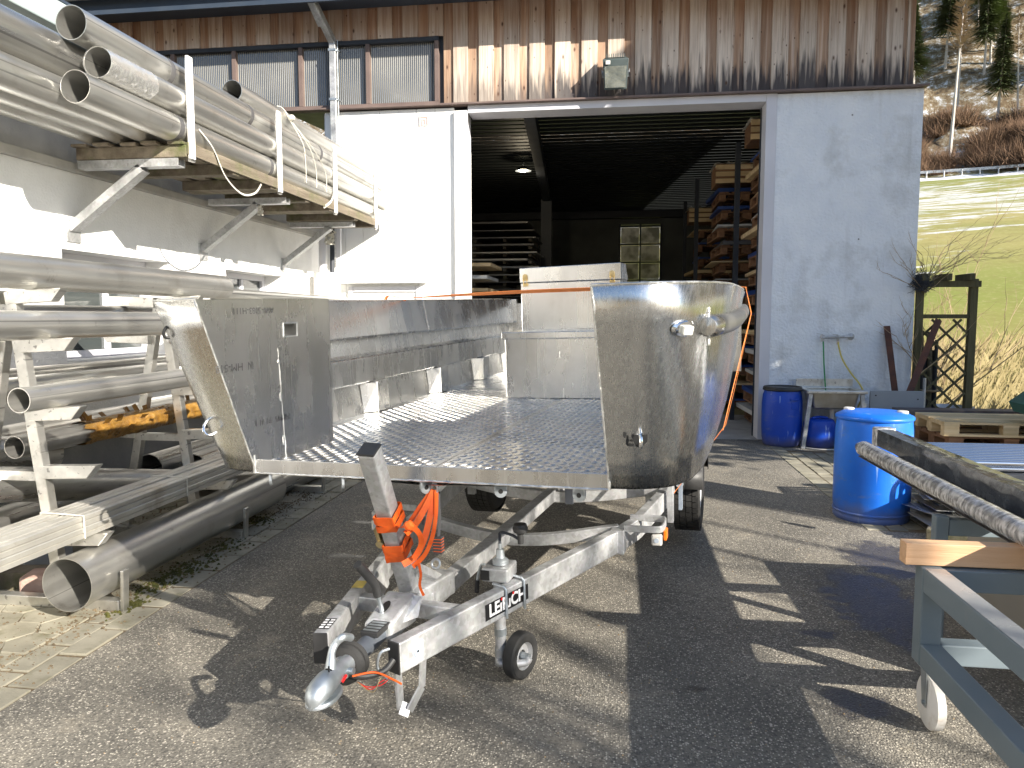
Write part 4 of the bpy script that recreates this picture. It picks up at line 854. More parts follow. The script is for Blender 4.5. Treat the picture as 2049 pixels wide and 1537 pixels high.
for sg in (-1, 1):
    o = bp_('hull_side', hull_side(sg), alu_v, smooth=70); s_ = o.modifiers.new('solid', 'SOLIDIFY'); s_.thickness = .004; s_.offset = -1
    # deck cap between skin and inner plate, at the bow cheek
    inner = [(.739, -.28), (.664, .505)]; m_ = MB(); n = 8*6+1
    pts = [T0[i] for i in range(0, 8*7+1)]; vs = []; 
    for i, p in enumerate(pts):
        t = min(1, max(0, (p.y+.28)/.785)); q = V((.739-.075*t, -.28+.785*t, 0)); vs += [(sg*p.x, p.y, TW+.001), (sg*q.x, q.y, TW+.001)]
    fs = [(2*i, 2*i+1, 2*i+3, 2*i+2) for i in range(len(pts)-1)]; m_.add(vs, fs); bp_('cheek_top', m_, alu, smooth=None)
    # weld bead along the top edge and front edge
    bp_('weld_seam', MB().tube([V((sg*p.x, p.y, TW+.002)) for p in T0[::2]], .0035, 6), weld)
    bp_('weld_seam', MB().tube([V((sg*(.734+.005*k/30), -.28*k/30, TW*k/30))+V((random.uniform(-1, 1), random.uniform(-1, 1), 0))*.0006 for k in range(31)], .0032, 6), weld)
    # inner plate (slot in the port one)
    def IP(y, z):   # plane through the front edge and the inner edge
        t = z/TW; yf = -.28*t; k = (y-yf)/(.515-yf) if True else 0; x = (.734+.005*t)+k*((.682-.018*t)-(.734+.005*t)); return (sg*x, y, z)
    m_ = MB(); vv = []
    if sg < 0:
        zs = [.0, .2, .4, .548, .598, TW]; 
        def yrow(z): return [-.28*z/TW, -.28*z/TW*.5, .198, .279, .40, .515]
        idx = {}
        for a, z in enumerate(zs):
            for b2, y in enumerate(yrow(z)): idx[(a, b2)] = len(vv); vv.append(IP(y, z))
        ff = [(idx[a, b2], idx[a, b2+1], idx[a+1, b2+1], idx[a+1, b2]) for a in range(5) for b2 in range(5) if not (a == 3 and b2 == 2)]
        m_.add(vv, ff)
    else:
        m_.add([IP(0, 0), IP(.515, 0), IP(.515, TW), IP(-.28, TW)], [(3, 2, 1, 0)])
    o = bp_('inner_plate', m_, alu, smooth=None); s_ = o.modifiers.new('solid', 'SOLIDIFY'); s_.thickness = .004
    if sg < 0:
        m_ = MB(); c = [IP(.198, .548), IP(.279, .548), IP(.279, .598), IP(.198, .598)]; q = [(p[0]-.07, p[1], p[2]) for p in c]
        m_.add(c+q, [(0, 1, 5, 4), (1, 2, 6, 5), (2, 3, 7, 6), (3, 0, 4, 7), (4, 5, 6, 7)]); bp_('hand_slot', m_, alu, smooth=None)
        m_ = MB(); rim = [(a, b2) for a, b2 in ((.194, .544), (.283, .544), (.283, .602), (.194, .602), (.194, .544))]; m_.tube([V(IP(a, b2))+V((.002, 0, 0)) for a, b2 in rim], .003, 6); bp_('slot_rim', m_, weld)
        P = [V(IP(.155+.03*k/20+random.uniform(-.002, .002), .50-.50*k/20))+V((.0016, 0, 0)) for k in range(21)]
        bp_('weld_seam', MB().tube(P, .0022, 6, radii=[.001+.003*abs(noise.noise(V((k*.9, 0, 0)))) for k in range(21)]), weld)
        for (y, z, s1) in ((.163, .29, .016), (.172, .10, .018), (.158, .44, .008)):
            m_ = MB(); p = V(IP(y, z)); m_.lathe([(.0, .003), (.007, .002), (.009, 0)], p+V((.001, 0, 0)), 10, axis=(1, 0, 0))
            for i_, q_ in enumerate(m_.v): m_.v[i_] = (q_[0], q_[1], p.z+(q_[2]-p.z)*s1/.007)
            bp_('weld_blob', m_, weld)
    # return plate behind the cheek, inner side lining, gunwale box, stringer box, frames
    m_ = MB(); m_.add([(sg*.68, .517, .03), (sg*1.03, .517, .03), (sg*1.12, .517, TW-.005), (sg*.664, .517, TW-.005)], [(0, 1, 2, 3)]); bp_('return_plate', m_, alu, smooth=None)
    m_ = MB(); m_.add([(sg*1.0, .52, .03), (sg*1.0, 4.4, .03), (sg*1.085, 4.4, .66), (sg*1.085, .52, .66)], [(0, 1, 2, 3)]); bp_('side_lining', m_, alu, smooth=None)
    for a, b2, nm in ((.52, 2.31, 'gunwale_box'), (2.314, 4.40, 'gunwale_box')):
        m_ = MB(); m_.profile((0, a, 0), (0, b2, 0), [(sg*1.15, TW), (sg*1.01, TW), (sg*1.0, .695), (sg*.965, .492), (sg*.972, .480), (sg*1.09, .480)], (0, 0, 1)); bp_(nm, m_, alu, smooth=None, bevel=.003)
    for a, b2 in ((.52, 2.31), (2.314, 4.40)):
        m_ = MB(); m_.profile((0, a, 0), (0, b2, 0), [(sg*1.06, .385), (sg*.965, .372), (sg*.958, .364), (sg*.958, .225), (sg*.97, .217), (sg*1.03, .217)], (0, 0, 1)); bp_('stringer_box', m_, alu, smooth=None, bevel=.003)
    for a in (.62, 1.455, 2.42, 3.33, 4.1):
        m_ = MB(); m_.box((min(sg*1.03, sg*.935), a, .034), (max(sg*1.03, sg*.935), a+.15, .216)); f_ = bp_('frame_box', m_, alu, smooth=None, bevel=.003)
        bp_('weld_seam', MB().tube([(sg*.934, a-.002, .034+.18*k/8) for k in range(9)], .003, 6), weld, f_)
        m_ = MB(); m_.add([(sg*1.0, a-.06, .036), (sg*.935, a-.002, .036), (sg*.935, a-.002, .21), (sg*1.02, a-.06, .21)], [(0, 1, 2, 3)]); bp_('gusset', m_, alu, f_, smooth=None)
    for k in range(26):
        a = .66+k*.14; m_ = MB(); m_.box((min(sg*1.05, sg*1.060), a, .384), (max(sg*1.05, sg*1.060), a+.028, .394)); bp_('stitch_tab', m_, alu, smooth=None)
    m_ = MB(); m_.box((min(sg*.95, sg*1.12), 4.36, .44), (max(sg*.95, sg*1.12), 4.40, .70)); bp_('gunwale_end_plate', m_, alu, smooth=None)
    m_ = MB(); m_.tube([(sg*.968, 2.312, .49), (sg*1.003, 2.312, .694)], .003, 6); bp_('gunwale_joint', m_, ink)
# deck
m_ = MB(); m_.add([(-.733, .004, .03), (.03, .004, .03), (.03, 4.38, .03), (-1.0, 4.38, .03), (-1.0, .52, .03), (-.69, .52, .03)], [(0, 1, 2, 3, 4, 5)])
bp_('deck_sheet', m_, alu, smooth=None)
m_ = MB(); m_.add([(.034, .004, .03), (.733, .004, .03), (.69, .52, .03), (1.0, .52, .03), (1.0, 4.38, .03), (.034, 4.38, .03)], [(0, 1, 2, 3, 4, 5)])
bp_('deck_sheet', m_, alu, smooth=None)
m_ = MB(); ps = .037; r = 0; yy = .03
tread = mk('tread_bar', (.70, .69, .67), rough=.2, metal=1.0)
while yy < 4.2:
    xx = -.97
    k = 0
    while xx < .98:
        lim = .725-.09*yy if yy < .53 else .93
        if abs(xx) < lim and abs(xx-.032) > .014 and not (-.36 < xx < .36 and yy > 2.18):
            a = R_(45) if (r+k) % 2 else R_(-45)
            c_, s_ = math.cos(a), math.sin(a); l_, w2 = .0235, .0064; z = .0303
            P = [(-l_, 0), (0, -w2), (l_, 0), (0, w2)]
            if yy < 2.6:
                m_.add([(xx+px*c_-py*s_, yy+px*s_+py*c_, z) for px, py in P]+[(xx+px*.5*c_, yy+px*.5*s_, z+.0022) for px in (-l_, l_)], [(0, 1, 5, 4), (1, 2, 5), (2, 3, 4, 5), (3, 0, 4)])
            else: m_.add([(xx+px*c_-py*s_, yy+px*s_+py*c_, z+.0008) for px, py in P], [(0, 1, 2, 3)])
        xx += ps; k += 1
    yy += ps; r += 1
bp_('tread_pattern', m_, tread, smooth=None, stuff=True)
# sill and bottom
m_ = MB(); m_.box((-.731, -.006, -.004), (.731, .004, .052)); sill = bp_('bow_sill', m_, alu, smooth=None, bevel=.002)
bp_('weld_seam', MB().tube([(-.733+1.466*k/90, -.008, -.005+.002*noise.noise(V((k*.8, 0, 0)))) for k in range(91)], .004, 6, radii=[.0035+.002*noise.noise(V((k*1.3, 5, 0))) for k in range(91)]), weld, sill)
for sg in (-1, 1): bp_('weld_seam', MB().tube([(sg*.735, -.006, .07-.075*k/6) for k in range(7)], .006, 8), weld, sill)
m_ = MB(); n = len(B0); vs = []
for i in range(0, n):
    p = B0[i]; kw = -.02-.15*min(1, max(0, p.y)/1.3)**.7
    for sg, f in ((-1, 1), (-1, .5), (0, 0), (1, .5), (1, 1)): vs.append((sg*p.x*f if sg else 0, p.y, -.002+kw*(1-f)))
m_.add(vs, [(5*i+k, 5*i+k+1, 5*(i+1)+k+1, 5*(i+1)+k) for i in range(n-1) for k in range(4)]); bp_('bottom_plate', m_, alu, smooth=60)
m_ = MB(); m_.box((-1.12, 4.40, .0), (1.12, 4.41, .66)); bp_('transom', m_, alu, smooth=None)
for (x, ang) in ((-.677, .5), (-.341, .45), (.324, -.75), (.622, -.35), (.02, -1.45)):
    m_ = MB(); c = V((x, .015, -.035)); nrm = V((-math.sin(ang+.5), -math.cos(ang+.5), 0)); 
    m_.cyl(c-nrm*.005, c+nrm*.005, .024, n=20)
    sd = nrm.cross(V((0, 0, 1))); m_.add([c+sd*.024-nrm*.005, c-sd*.024-nrm*.005, c-sd*.022+V((0, 0, .035))-nrm*.005, c+sd*.022+V((0, 0, .035))-nrm*.005, c+sd*.024+nrm*.005, c-sd*.024+nrm*.005, c-sd*.022+V((0, 0, .035))+nrm*.005, c+sd*.022+V((0, 0, .035))+nrm*.005], [(0, 1, 2, 3), (7, 6, 5, 4), (0, 3, 7, 4), (1, 5, 6, 2)])
    l_ = bp_('hinge_lug', m_, zinc, smooth=30); m_ = MB(); m_.cyl(c+nrm*.0056, c+nrm*.0058, .009, n=14); bp_('lug_hole', m_, ink, l_, smooth=None)
# console
m_ = MB(); m_.box((-.355, 2.165, .033), (.355, 3.6, .425)); cons = bp_('console', m_, alu, smooth=None, bevel=.003)
m_ = MB(); m_.box((-.372, 2.150, .426), (.372, 3.6, .470)); bp_('console_lid', m_, alu, cons, smooth=None, bevel=.004)
m_ = MB(); m_.box((-.352, 2.153, .425), (.352, 2.166, .433)); bp_('console_lip', m_, alu, cons, smooth=None)
for x, z0, z1 in ((-.35, .04, .42), (.04, .04, .10), (.02, .30, .34)):
    bp_('weld_seam', MB().tube([(x, 2.163, z0+(z1-z0)*k/10) for k in range(11)], .0024, 6), weld, cons)
m_ = MB(); m_.add([(-.355, 2.57, .471), (.353, 2.57, .471), (.353, 2.98, .471), (-.355, 2.98, .471), (-.355, 2.57, .80), (.353, 2.57, .80), (.353, 2.88, .80), (-.355, 2.88, .80)], [(0, 1, 5, 4), (1, 2, 6, 5), (2, 3, 7, 6), (3, 0, 4, 7), (4, 5, 6, 7)])
box_ = bp_('locker_box', m_, alu, smooth=None, bevel=.004)
m_ = MB(); m_.add([(-.36, 2.562, .803), (.358, 2.562, .803), (.358, 2.884, .803), (-.36, 2.884, .803), (-.36, 2.562, .905), (.358, 2.562, .915), (.358, 2.79, .915), (-.36, 2.79, .905)], [(0, 3, 2, 1), (0, 1, 5, 4), (1, 2, 6, 5), (2, 3, 7, 6), (3, 0, 4, 7), (4, 5, 6, 7)])
bp_('locker_lid', m_, alu, box_, smooth=None, bevel=.004)
for x in (-.318, .30):
    m_ = MB(); m_.box((x-.018, 2.553, .815), (x+.018, 2.561, .845)); m_.lathe([(.018, 0), (.018, .008), (.0, .009)], (x, 2.561, .845), 16, axis=(0, -1, 0)); m_.box((x-.018, 2.560, .775), (x+.018, 2.5695, .798)); m_.tube([(x-.012, 2.556, .79), (x-.012, 2.548, .83), (x+.012, 2.548, .83), (x+.012, 2.556, .79)], .0025, 6); bp_('latch', m_, brass, box_)
# starboard cheek fittings (located on the curved skin)
def onskin(tree, x, y):
    p, nrm = hit(tree, x, y)
    if nrm.dot(pray(x, y)) > 0: nrm = -nrm
    return p, nrm
p, nn = onskin(skinR, 1366, 657)
tdir = V((nn.y, -nn.x, 0)).normalized(); tdir = tdir if tdir.x > 0 else -tdir; upv = nn.cross(tdir).normalized(); upv = upv if upv.z > 0 else -upv
m_ = MB(); n = 36; vs = []
for r_, h in ((.052, .0), (.052, .005), (.044, .012), (.001, .015)):
    for k in range(n):
        a = 2*math.pi*k/n; vs.append(p+tdir*(r_*math.cos(a))+upv*(r_*.56*math.sin(a))+nn*h)
m_.add(vs, [(i*n+k, i*n+(k+1) % n, (i+1)*n+(k+1) % n, (i+1)*n+k) for i in range(3) for k in range(n)]); nav = bp_('navigation_light', m_, chrome)
m_ = MB(); m_.beam(p+nn*.012-tdir*.018, p+nn*.020+tdir*.018, .03, .03, up=upv); bp_('light_lens', m_, mk('clear_lens', (.75, .75, .68), rough=.12, coat=1), nav, smooth=None, bevel=.005)
for s1 in (-.042, .042): bp_('screw', MB().cyl(p+tdir*s1+nn*.006, p+tdir*s1+nn*.012, .004, n=8), ink, nav)
def ring(c, nn_, r, wire, upv_, name):
    sd = nn_.cross(upv_).normalized(); m2 = MB(); P = [c-upv_*r]+[c-upv_*r+nn_*.012] + [c+nn_*(.012+r*1.2*math.sin(math.pi*k/10)) - upv_*(r*math.cos(math.pi*k/10)) for k in range(1, 10)] + [c+upv_*r+nn_*.012, c+upv_*r]
    m2.tube(P, wire, 10); return bp_(name, m2, chrome)
p, nn = onskin(skinR, 1280, 872); ring(p, nn, .028, .0065, V((0, 0, 1)), 'mooring_ring')
m_ = MB(); sdv = nn.cross(V((0, 0, 1))).normalized()
for (cx, cz, rx, rz) in ((0, 0, .028, .04), (.05, .006, .006, .012), (.042, -.018, .005, .014), (.03, -.03, .012, .006)):
    c = p+sdv*cx*(1 if (nn.cross(V((0, 0, 1)))).x < 0 else -1)+V((0, 0, cz)); n = 12
    m_.add([c+nn*.0012+sdv*rx*math.cos(2*math.pi*k/n)*(1+.35*noise.noise(V((k*1.7, cx*99, 0))))+V((0, 0, rz*math.sin(2*math.pi*k/n)*(1+.35*noise.noise(V((k*1.3, 4, cz*99)))))) for k in range(n)], [tuple(range(n))])
bp_('burn_mark', m_, ink, smooth=None)
p, nn = onskin(skinL, 428, 850); ring(p, nn, .032, .0065, (V((0, 0, 1))*.8+nn.cross(V((0, 0, 1)))*.3).normalized(), 'mooring_ring')
p, nn = onskin(skinL, 338, 664); m_ = MB(); m_.tube(arc(p, .022, -1.6, 1.6, 10, nn, V((0, 0, 1))), .006, 8); bp_('cable_grommet', m_, ink)
# rub rail tube along the starboard side (and port)
for sg in (1, -1):
    P = []; tr = skinR if sg > 0 else skinL
    for i in range(43, len(B0), 2):
        f = .80; q = B0[i].lerp(T0[i], f); P.append(V((sg*(q.x+.022), q.y, TW*f-.0)))
    q0 = P[0]; front = [V((sg*(B0[26].lerp(T0[26], .78).x+.012), B0[26].lerp(T0[26], .78).y-.03, TW*.78))]
    rr = bp_('rub_rail', MB().tube(P, .034, 20), blackrub)
    d = (P[0]-P[1]).normalized(); bp_('rail_end_cap', MB().lathe([(.036, -.03), (.038, .02), (.030, .04), (.0, .046)], P[0], 24, axis=tuple(d)), alu, rr)
    bp_('weld_seam', MB().tube([P[0]+V((-sg*.01, -.008, .062-.125*k/10))+V((0, 0, 0)) for k in range(11)], .006, 8), weld, rr)
# print on the plates (mill marks, upside down as rolled)
def plate_text(body, y, z, size, rot=math.pi, name='mill_mark'):
    p = V(IPm(y, z)); X = V(IPm(y+.01, z))-p; X.normalize(); Z = V(IPm(y, z+.01))-p; nrm = X.cross(Z).normalized()
    if nrm.x < 0: nrm = -nrm
    Zp = nrm.cross(X).normalized()
    if Zp.z < 0: Zp = -Zp
    M3 = Matrix((X, Zp, nrm)).transposed().to_4x4(); p2 = p+nrm*.0024
    text(name, body, size, mill_ink, boat, Matrix.Translation(p2) @ M3 @ Matrix.Rotation(rot, 4, 'Z'), ext=.0002)
def IPm(y, z):
    t = z/TW; yf = -.28*t; k = (y-yf)/(.515-yf); return (-((.734+.005*t)+k*((.682-.018*t)-(.734+.005*t))), y, z)
plate_text('AW-5083-H111', .02, .660, .036)
plate_text('N  HM-518', -.095, .44, .044)
plate_text('HM45  P1 01 I', .11, .20, .036)
# ---- strap over the boat
sp = thing('tie_down_strap', 'orange strap stretched across the boat and down its right side', 'strap', tuple(BM @ V((0, 2.1, .75))))
m_ = MB(); P = [BM @ V(p) for p in ((-1.17, 2.10, .35), (-1.175, 2.08, TW+.004), (-1.0, 2.06, TW+.010), (-.5, 2.0, TW+.02), (.1, 1.9, TW+.025), (.7, 1.8, TW+.02), (1.05, 1.75, TW+.012), (1.178, 1.72, TW+.004))]
tw = [0, 0, .02, .55, .75, .6, .3, .05]; PP = cr(P, 8)
ups = [BM.to_3x3() @ V((0, math.sin(t_), math.cos(t_))) for t_ in [tw[min(int(i/8), 7)]*(1-(i % 8)/8)+tw[min(int(i/8)+1, 7)]*((i % 8)/8) for i in range(len(PP))]]
m_.ribbon(PP, .032, .0018, ups=ups); part('strap_span', m_, orange_pale, sp)
m_ = MB(); m_.ribbon([BM @ V(p) for p in ((1.178, 1.72, TW+.002), (1.208, 1.72, .57), (1.12, 1.70, .15), (1.075, 1.68, -.04), (.80, 1.6, -.42))], .03, .0018, up=BM.to_3x3() @ V((1, 0, 0))); part('strap_side', m_, orange_pale, sp)
m_ = MB(); m_.ribbon([BM @ V(p) for p in ((1.178, 1.60, TW+.002), (1.206, 1.45, .57), (1.12, 1.30, .2), (1.075, 1.25, .0))], .008, .003, up=BM.to_3x3() @ V((1, 0, 0))); part('strap_tail', m_, orange_pale, sp)

# ================================================================== TRAILER
TR = thing('boat_trailer', 'galvanised boat trailer with V drawbar, jockey wheel and winch post', 'trailer', M=BM)
def tp(name, mb, mat, parent=None, **k): return part(name, mb, mat, parent or TR, world=False, **k)
WT = -.485; LH = .112; LW = .052
def legz(): return WT-LH/2
legR0, legR1 = V((.045, -.35, legz())), V((.575, 1.10, legz())); legL0, legL1 = V((-.245, -.35, legz())), V((-.545, 1.10, legz()))
for a, b2 in ((legR0, legR1), (legL0, legL1)):
    lg = tp('drawbar_leg', MB().beam(a, b2, LW, LH), galv, smooth=None, bevel=.006)
    d = (b2-a).normalized(); tp('end_cap', MB().beam(a-d*.006, a-d*.0005, LW+.003, LH+.003), blackp, lg, smooth=None, bevel=.003)
for sg, P in ((1, [(.575, 1.09, legz()), (.63, 1.30, legz()), (.70, 1.9, legz()), (.72, 2.6, legz()), (.72, 4.3, legz())]), (-1, [(-.545, 1.09, legz()), (-.60, 1.30, legz()), (-.68, 1.9, legz()), (-.70, 2.6, legz()), (-.70, 4.3, legz())])):
    m_ = MB()
    for i in range(len(P)-1): m_.beam(P[i], P[i+1], LW, LH)
    tp('side_rail', m_, galv, smooth=None, bevel=.005)
    # splice plates, U bolts
    m_ = MB(); c = V(P[0]); m_.box((c.x-.034, c.y-.05, c.z-.062), (c.x+.034, c.y+.05, c.z+.0605)); tp('splice_sleeve', m_, galv, smooth=None, bevel=.004)
# cross tubes
tp('cross_tube', MB().beam((-.30, .04, WT-.045), (.14, .02, WT-.045), .05, .06), galv, smooth=None, bevel=.005)
def bow_beam(xa, xb, y, z, dip, h=.06):
    P = [V((xa+(xb-xa)*k/16, y-.06*math.sin(math.pi*k/16), z-dip*math.sin(math.pi*k/16)**1.2)) for k in range(17)]
    m_ = MB(); m_.ribbon(P, .045, h, up=(0, 0, 1)); return tp('bow_cross_beam', m_, galv, smooth=30, bevel=.004)
bow_beam(-.53, .57, 1.13, WT-.02, .065); bow_beam(-.66, .69, 2.0, WT-.01, .07, .07); bow_beam(-.70, .72, 3.6, WT-.01, .07, .07)
tp('spine_beam', MB().beam((-.04, .10, WT-.045), (.05, 4.2, WT-.10), .065, .075), galv, smooth=None, bevel=.005)
tp('spine_foot', MB().beam((-.07, .03, WT-.02), (-.02, .28, WT-.02), .085, .10), galv, smooth=None, bevel=.01)
# winch post
pt, pb0 = V((-.062, -.262, .16)), V((-.095, .085, WT-.01))
wp = tp('winch_post', MB().beam(pb0, pt, .066, .066, up=(0, 1, 0)), galv, smooth=None, bevel=.006)
d = (pt-pb0).normalized(); tp('post_cap', MB().beam(pt+d*.0005, pt+d*.010, .069, .069, up=(0, 1, 0)), blackp, wp, smooth=None, bevel=.004)
tp('post_strut', MB().beam((-.085, -.01, -.33), (-.03, .22, WT), .05, .035, up=(0, 1, 0)), galv, smooth=None, bevel=.004)
# overrun hitch
hx = -.085
tp('overrun_housing', MB().beam((hx, -.20, WT-.045), (hx, .02, WT-.02), .10, .09), galv, smooth=None, bevel=.012)
m_ = MB(); m_.add([(hx-.06, -.22, WT-.01), (hx+.05, -.22, WT-.01), (hx+.07, -.04, WT+.05), (hx-.05, -.04, WT+.05), (hx-.06, -.22, WT-.06), (hx+.05, -.22, WT-.06), (hx+.07, -.04, WT-.06), (hx-.05, -.04, WT-.06)], [(0, 1, 2, 3), (0, 4, 5, 1), (1, 5, 6, 2), (2, 6, 7, 3), (3, 7, 4, 0)])
hs2 = tp('hitch_bracket', m_, galv, smooth=None, bevel=.01)
m_ = MB(); c = V((hx-.012, -.135, WT+.0235)); n = 14; nr = V((0, -.32, .95)).normalized(); m_.add([c+V((math.cos(2*math.pi*k/n)*.016, math.sin(2*math.pi*k/n)*.032, math.sin(2*math.pi*k/n)*.0107)) for k in range(n)], [tuple(range(n))]); tp('bracket_hole', m_, ink, hs2, smooth=None)
m_ = MB(); m_.add([(hx+.06, -.14, WT-.03), (hx+.095, -.08, WT-.03), (hx+.095, -.04, WT+.035), (hx+.06, -.05, WT+.045)], [(0, 1, 2, 3)]); o = tp('side_flange', m_, galv, smooth=None); o.modifiers.new('s', 'SOLIDIFY').thickness = .006
tp('drawtube', MB().cyl((hx-.005, -.46, WT-.055), (hx, -.18, WT-.045), .033, n=24), mk('blue_grey_tube', (.12, .14, .17), (.18, .2, .23), 8, .35, .45, .5))
m_ = MB(); m_.lathe([(.036, 0), (.06, .008), (.052, .016), (.064, .026), (.055, .036), (.066, .048), (.060, .066), (.066, .078), (.058, .088), (.04, .094)], (hx-.008, -.475, WT-.057), 30, axis=(0, 1, 0)); tp('rubber_bellows', m_, rubber)
m_ = MB(); m_.box((hx-.03, -.30, WT-.022), (hx+.04, -.20, WT-.002)); tp('rating_plate', m_, blackp, smooth=None, bevel=.003)
m_ = MB()
for k in range(4): m_.box((hx-.024, -.29+k*.022, WT-.0015), (hx+.034, -.278+k*.022, WT-.0008))
tp('rating_plate_print', m_, zinc, smooth=None)
# coupling head: dome, body, handle
m_ = MB(); secs = [(-.715, .008, .012, -.545), (-.705, .030, .030, -.545), (-.685, .043, .046, -.54), (-.655, .048, .056, -.54), (-.62, .046, .054, -.535), (-.585, .040, .042, -.53), (-.54, .034, .036, -.53), (-.49, .033, .036, -.53)]
n = 20; vs = []
for y, a, b2, zc in [(q[0], q[1]*.84, q[2]*.84, q[3]) for q in [(q[0], q[1], q[2], q[3]+.022) for q in secs]]:
    for k in range(n):
        t_ = 2*math.pi*k/n; cz = math.sin(t_); vs.append((hx+.03-.0+a*math.cos(t_), y, zc+(b2*cz if cz > 0 else .028*cz)))
m_.add(vs, [(i*n+k, i*n+(k+1) % n, (i+1)*n+(k+1) % n, (i+1)*n+k) for i in range(len(secs)-1) for k in range(n)]+[tuple(range(n))[::-1]]); ch = tp('coupling_head', m_, zinc, smooth=50)
m_ = MB(); n = 28; vs = []
for y0, s1, z in ((0, .86, -.540), (0, .93, -.545), (0, .93, -.551), (0, .82, -.553)):
    for k in range(n):
        t_ = 2*math.pi*k/n; vs.append((hx+.03+.050*s1*math.cos(t_), -.645+.073*s1*math.sin(t_)*(1 if math.sin(t_) < 0 else 1.35), z))
m_.add(vs, [(i*n+k, i*n+(k+1) % n, (i+1)*n+(k+1) % n, (i+1)*n+k) for i in range(3) for k in range(n)]+[tuple(range(n))]); tp('coupling_skirt', m_, zinc, ch)
def _pv(x, y, v):
    r = pray(x, y); return EB+r*((v-EB.y)/r.y)
hp = cr([_pv(660, 1356, -.60), _pv(662, 1326, -.585), _pv(664, 1304, -.57), _pv(672, 1287, -.555), _pv(686, 1275, -.54), _pv(702, 1276, -.49)], 8)
tp('coupling_handle', MB().tube(hp, .0125, 16, radii=[.021-.0085*min(1, i/14) for i in range(len(hp))]), zinc, ch)
m_ = MB(); m_.beam((hx-.002, -.585, -.462), (hx+.02, -.585, -.462), .004, .004, up=(0, 1, 0)); m_.beam((hx+.009, -.585, -.473), (hx+.009, -.585, -.451), .004, .004, up=(0, 1, 0)); m_.xf(Matrix.Translation(_pv(658, 1340, -.622)-V((hx+.009, -.585, -.462)))); tp('plus_mark', m_, ink, ch, smooth=None)
m_ = MB(); m_.beam((hx+.064, -.585, -.520), (hx+.066, -.56, -.508), .007, .009); tp('red_indicator', m_, red_v, ch, smooth=None, bevel=.002)
tp('pivot_bolt', MB().cyl((hx+.045, -.53, -.51), (hx+.075, -.53, -.51), .011, n=14), zinc, ch)
tp('bracket_rod', MB().cyl((hx, -.50, -.53), (hx, -.46, -.535), .038, n=24), galv, ch)
# handbrake lever
tp('handbrake_lever', MB().tube([(-.105, -.14, -.56), (-.100, -.16, -.46), (-.10, -.185, -.39)], .009, 12), zinc)
tp('handbrake_grip', MB().tube(cr([(-.10, -.183, -.40), (-.102, -.195, -.355), (-.11, -.225, -.315), (-.122, -.262, -.265), (-.126, -.272, -.252)], 5), .017, 14, radii=None), blackp)
# cables
tp('breakaway_cable', MB().tube(cr([(hx+.05, -.50, -.545), (hx+.10, -.44, -.555), (hx+.14, -.39, -.60), (hx+.15, -.35, -.635)], 6), .0035, 8), orange)
tp('black_cable', MB().tube(cr([(hx+.02, -.50, -.53), (hx+.06, -.46, -.565), (hx+.11, -.40, -.57), (hx+.13, -.36, -.545)], 6), .011, 10), blackp)
for k in range(3): tp('red_cord', MB().tube(cr([(hx+.05, -.47, -.58), (hx+.07+.01*k, -.44, -.61-.008*k), (hx+.10, -.40, -.62+.012*k), (hx+.125, -.38, -.60)], 6), .0016, 6), red_v if k < 2 else brass)
tp('grey_cable', MB().tube(cr([(hx+.125, -.375, -.50), (hx+.10, -.395, -.51), (hx+.09, -.40, -.56), (hx+.12, -.39, -.60)], 6), .005, 8), zinc)
# prop stand under the right leg end
m_ = MB()
for p_, q_ in (((.035, -.315, -.598), (.04, -.315, -.742)), ((.04, -.318, -.742), (.066, -.30, -.762)), ((.066, -.298, -.760), (.088, -.235, -.70)), ((.088, -.237, -.704), (.088, -.215, -.598))): m_.beam(p_, q_, .045, .007, up=(1, 0, 0))
tp('stand_bracket', m_, galv, smooth=None)
# leg stickers
dR = (legR1-legR0).normalized(); oR = V((dR.y, -dR.x, 0))      # outward normal of the right leg
def on_leg(t_, z): return legR0+dR*t_+oR*(LW/2+.0012)+V((0, 0, z))
MT = Matrix((dR, V((0, 0, 1)), oR)).transposed().to_4x4()
sx0, sx1 = .455, .735
m_ = MB(); m_.add([on_leg(sx0, -.033), on_leg(sx1, -.033), on_leg(sx1, .033), on_leg(sx0, .033)], [(0, 1, 2, 3)]); stk = tp('maker_sticker', m_, sticker_k, smooth=None)
def leg_text(body, t_, z, size, mat, b_=0.0, scalex=1.0):
    return text('sticker_lettering', body, size, mat, stk, Matrix.Translation(on_leg(t_, z)+oR*.0012) @ MT, ext=.0004, bold=b_, scalex=scalex)
leg_text('LE\u0131R\u0131CH', (sx0+sx1)/2, -.0005, .070, sticker_w, .0022, .98)
for t_ in (.556, .632):
    c = on_leg(t_, .0265)+oR*.0022; n = 14; m_ = MB(); m_.add([c+dR*.0062*math.cos(2*math.pi*k/n)+V((0, 0, .0062*math.sin(2*math.pi*k/n))) for k in range(n)], [tuple(range(n))]); tp('red_dot', m_, red_v, stk, smooth=None)
c = on_leg(.085, .0); n = 24; m_ = MB(); m_.add([on_leg(.085, 0)+dR*.026*math.cos(math.pi+math.pi*k/n)+V((0, 0, .026*math.sin(math.pi+math.pi*k/n)-.005)) for k in range(n+1)]+[on_leg(.111, .032), on_leg(.059, .032)], [tuple(range(n+3))]); tv = tp('round_sticker', m_, bluegrey_v, smooth=None)
m_ = MB(); m_.lathe([(.020, 0), (.0185, .0001)], c+oR*.0008+V((0, 0, -.005)), 24, axis=tuple(oR)); m_.lathe([(.012, 0), (.0112, .0001)], c+oR*.0008+V((0, 0, -.005)), 24, axis=tuple(oR)); m_.lathe([(.005, 0), (.0001, .0001)], c+oR*.0008+V((0, 0, -.005)), 16, axis=tuple(oR)); tp('sticker_print', m_, sticker_k, tv, smooth=None)
dL = (legL1-legL0).normalized(); sL = V((dL.y, -dL.x, 0))
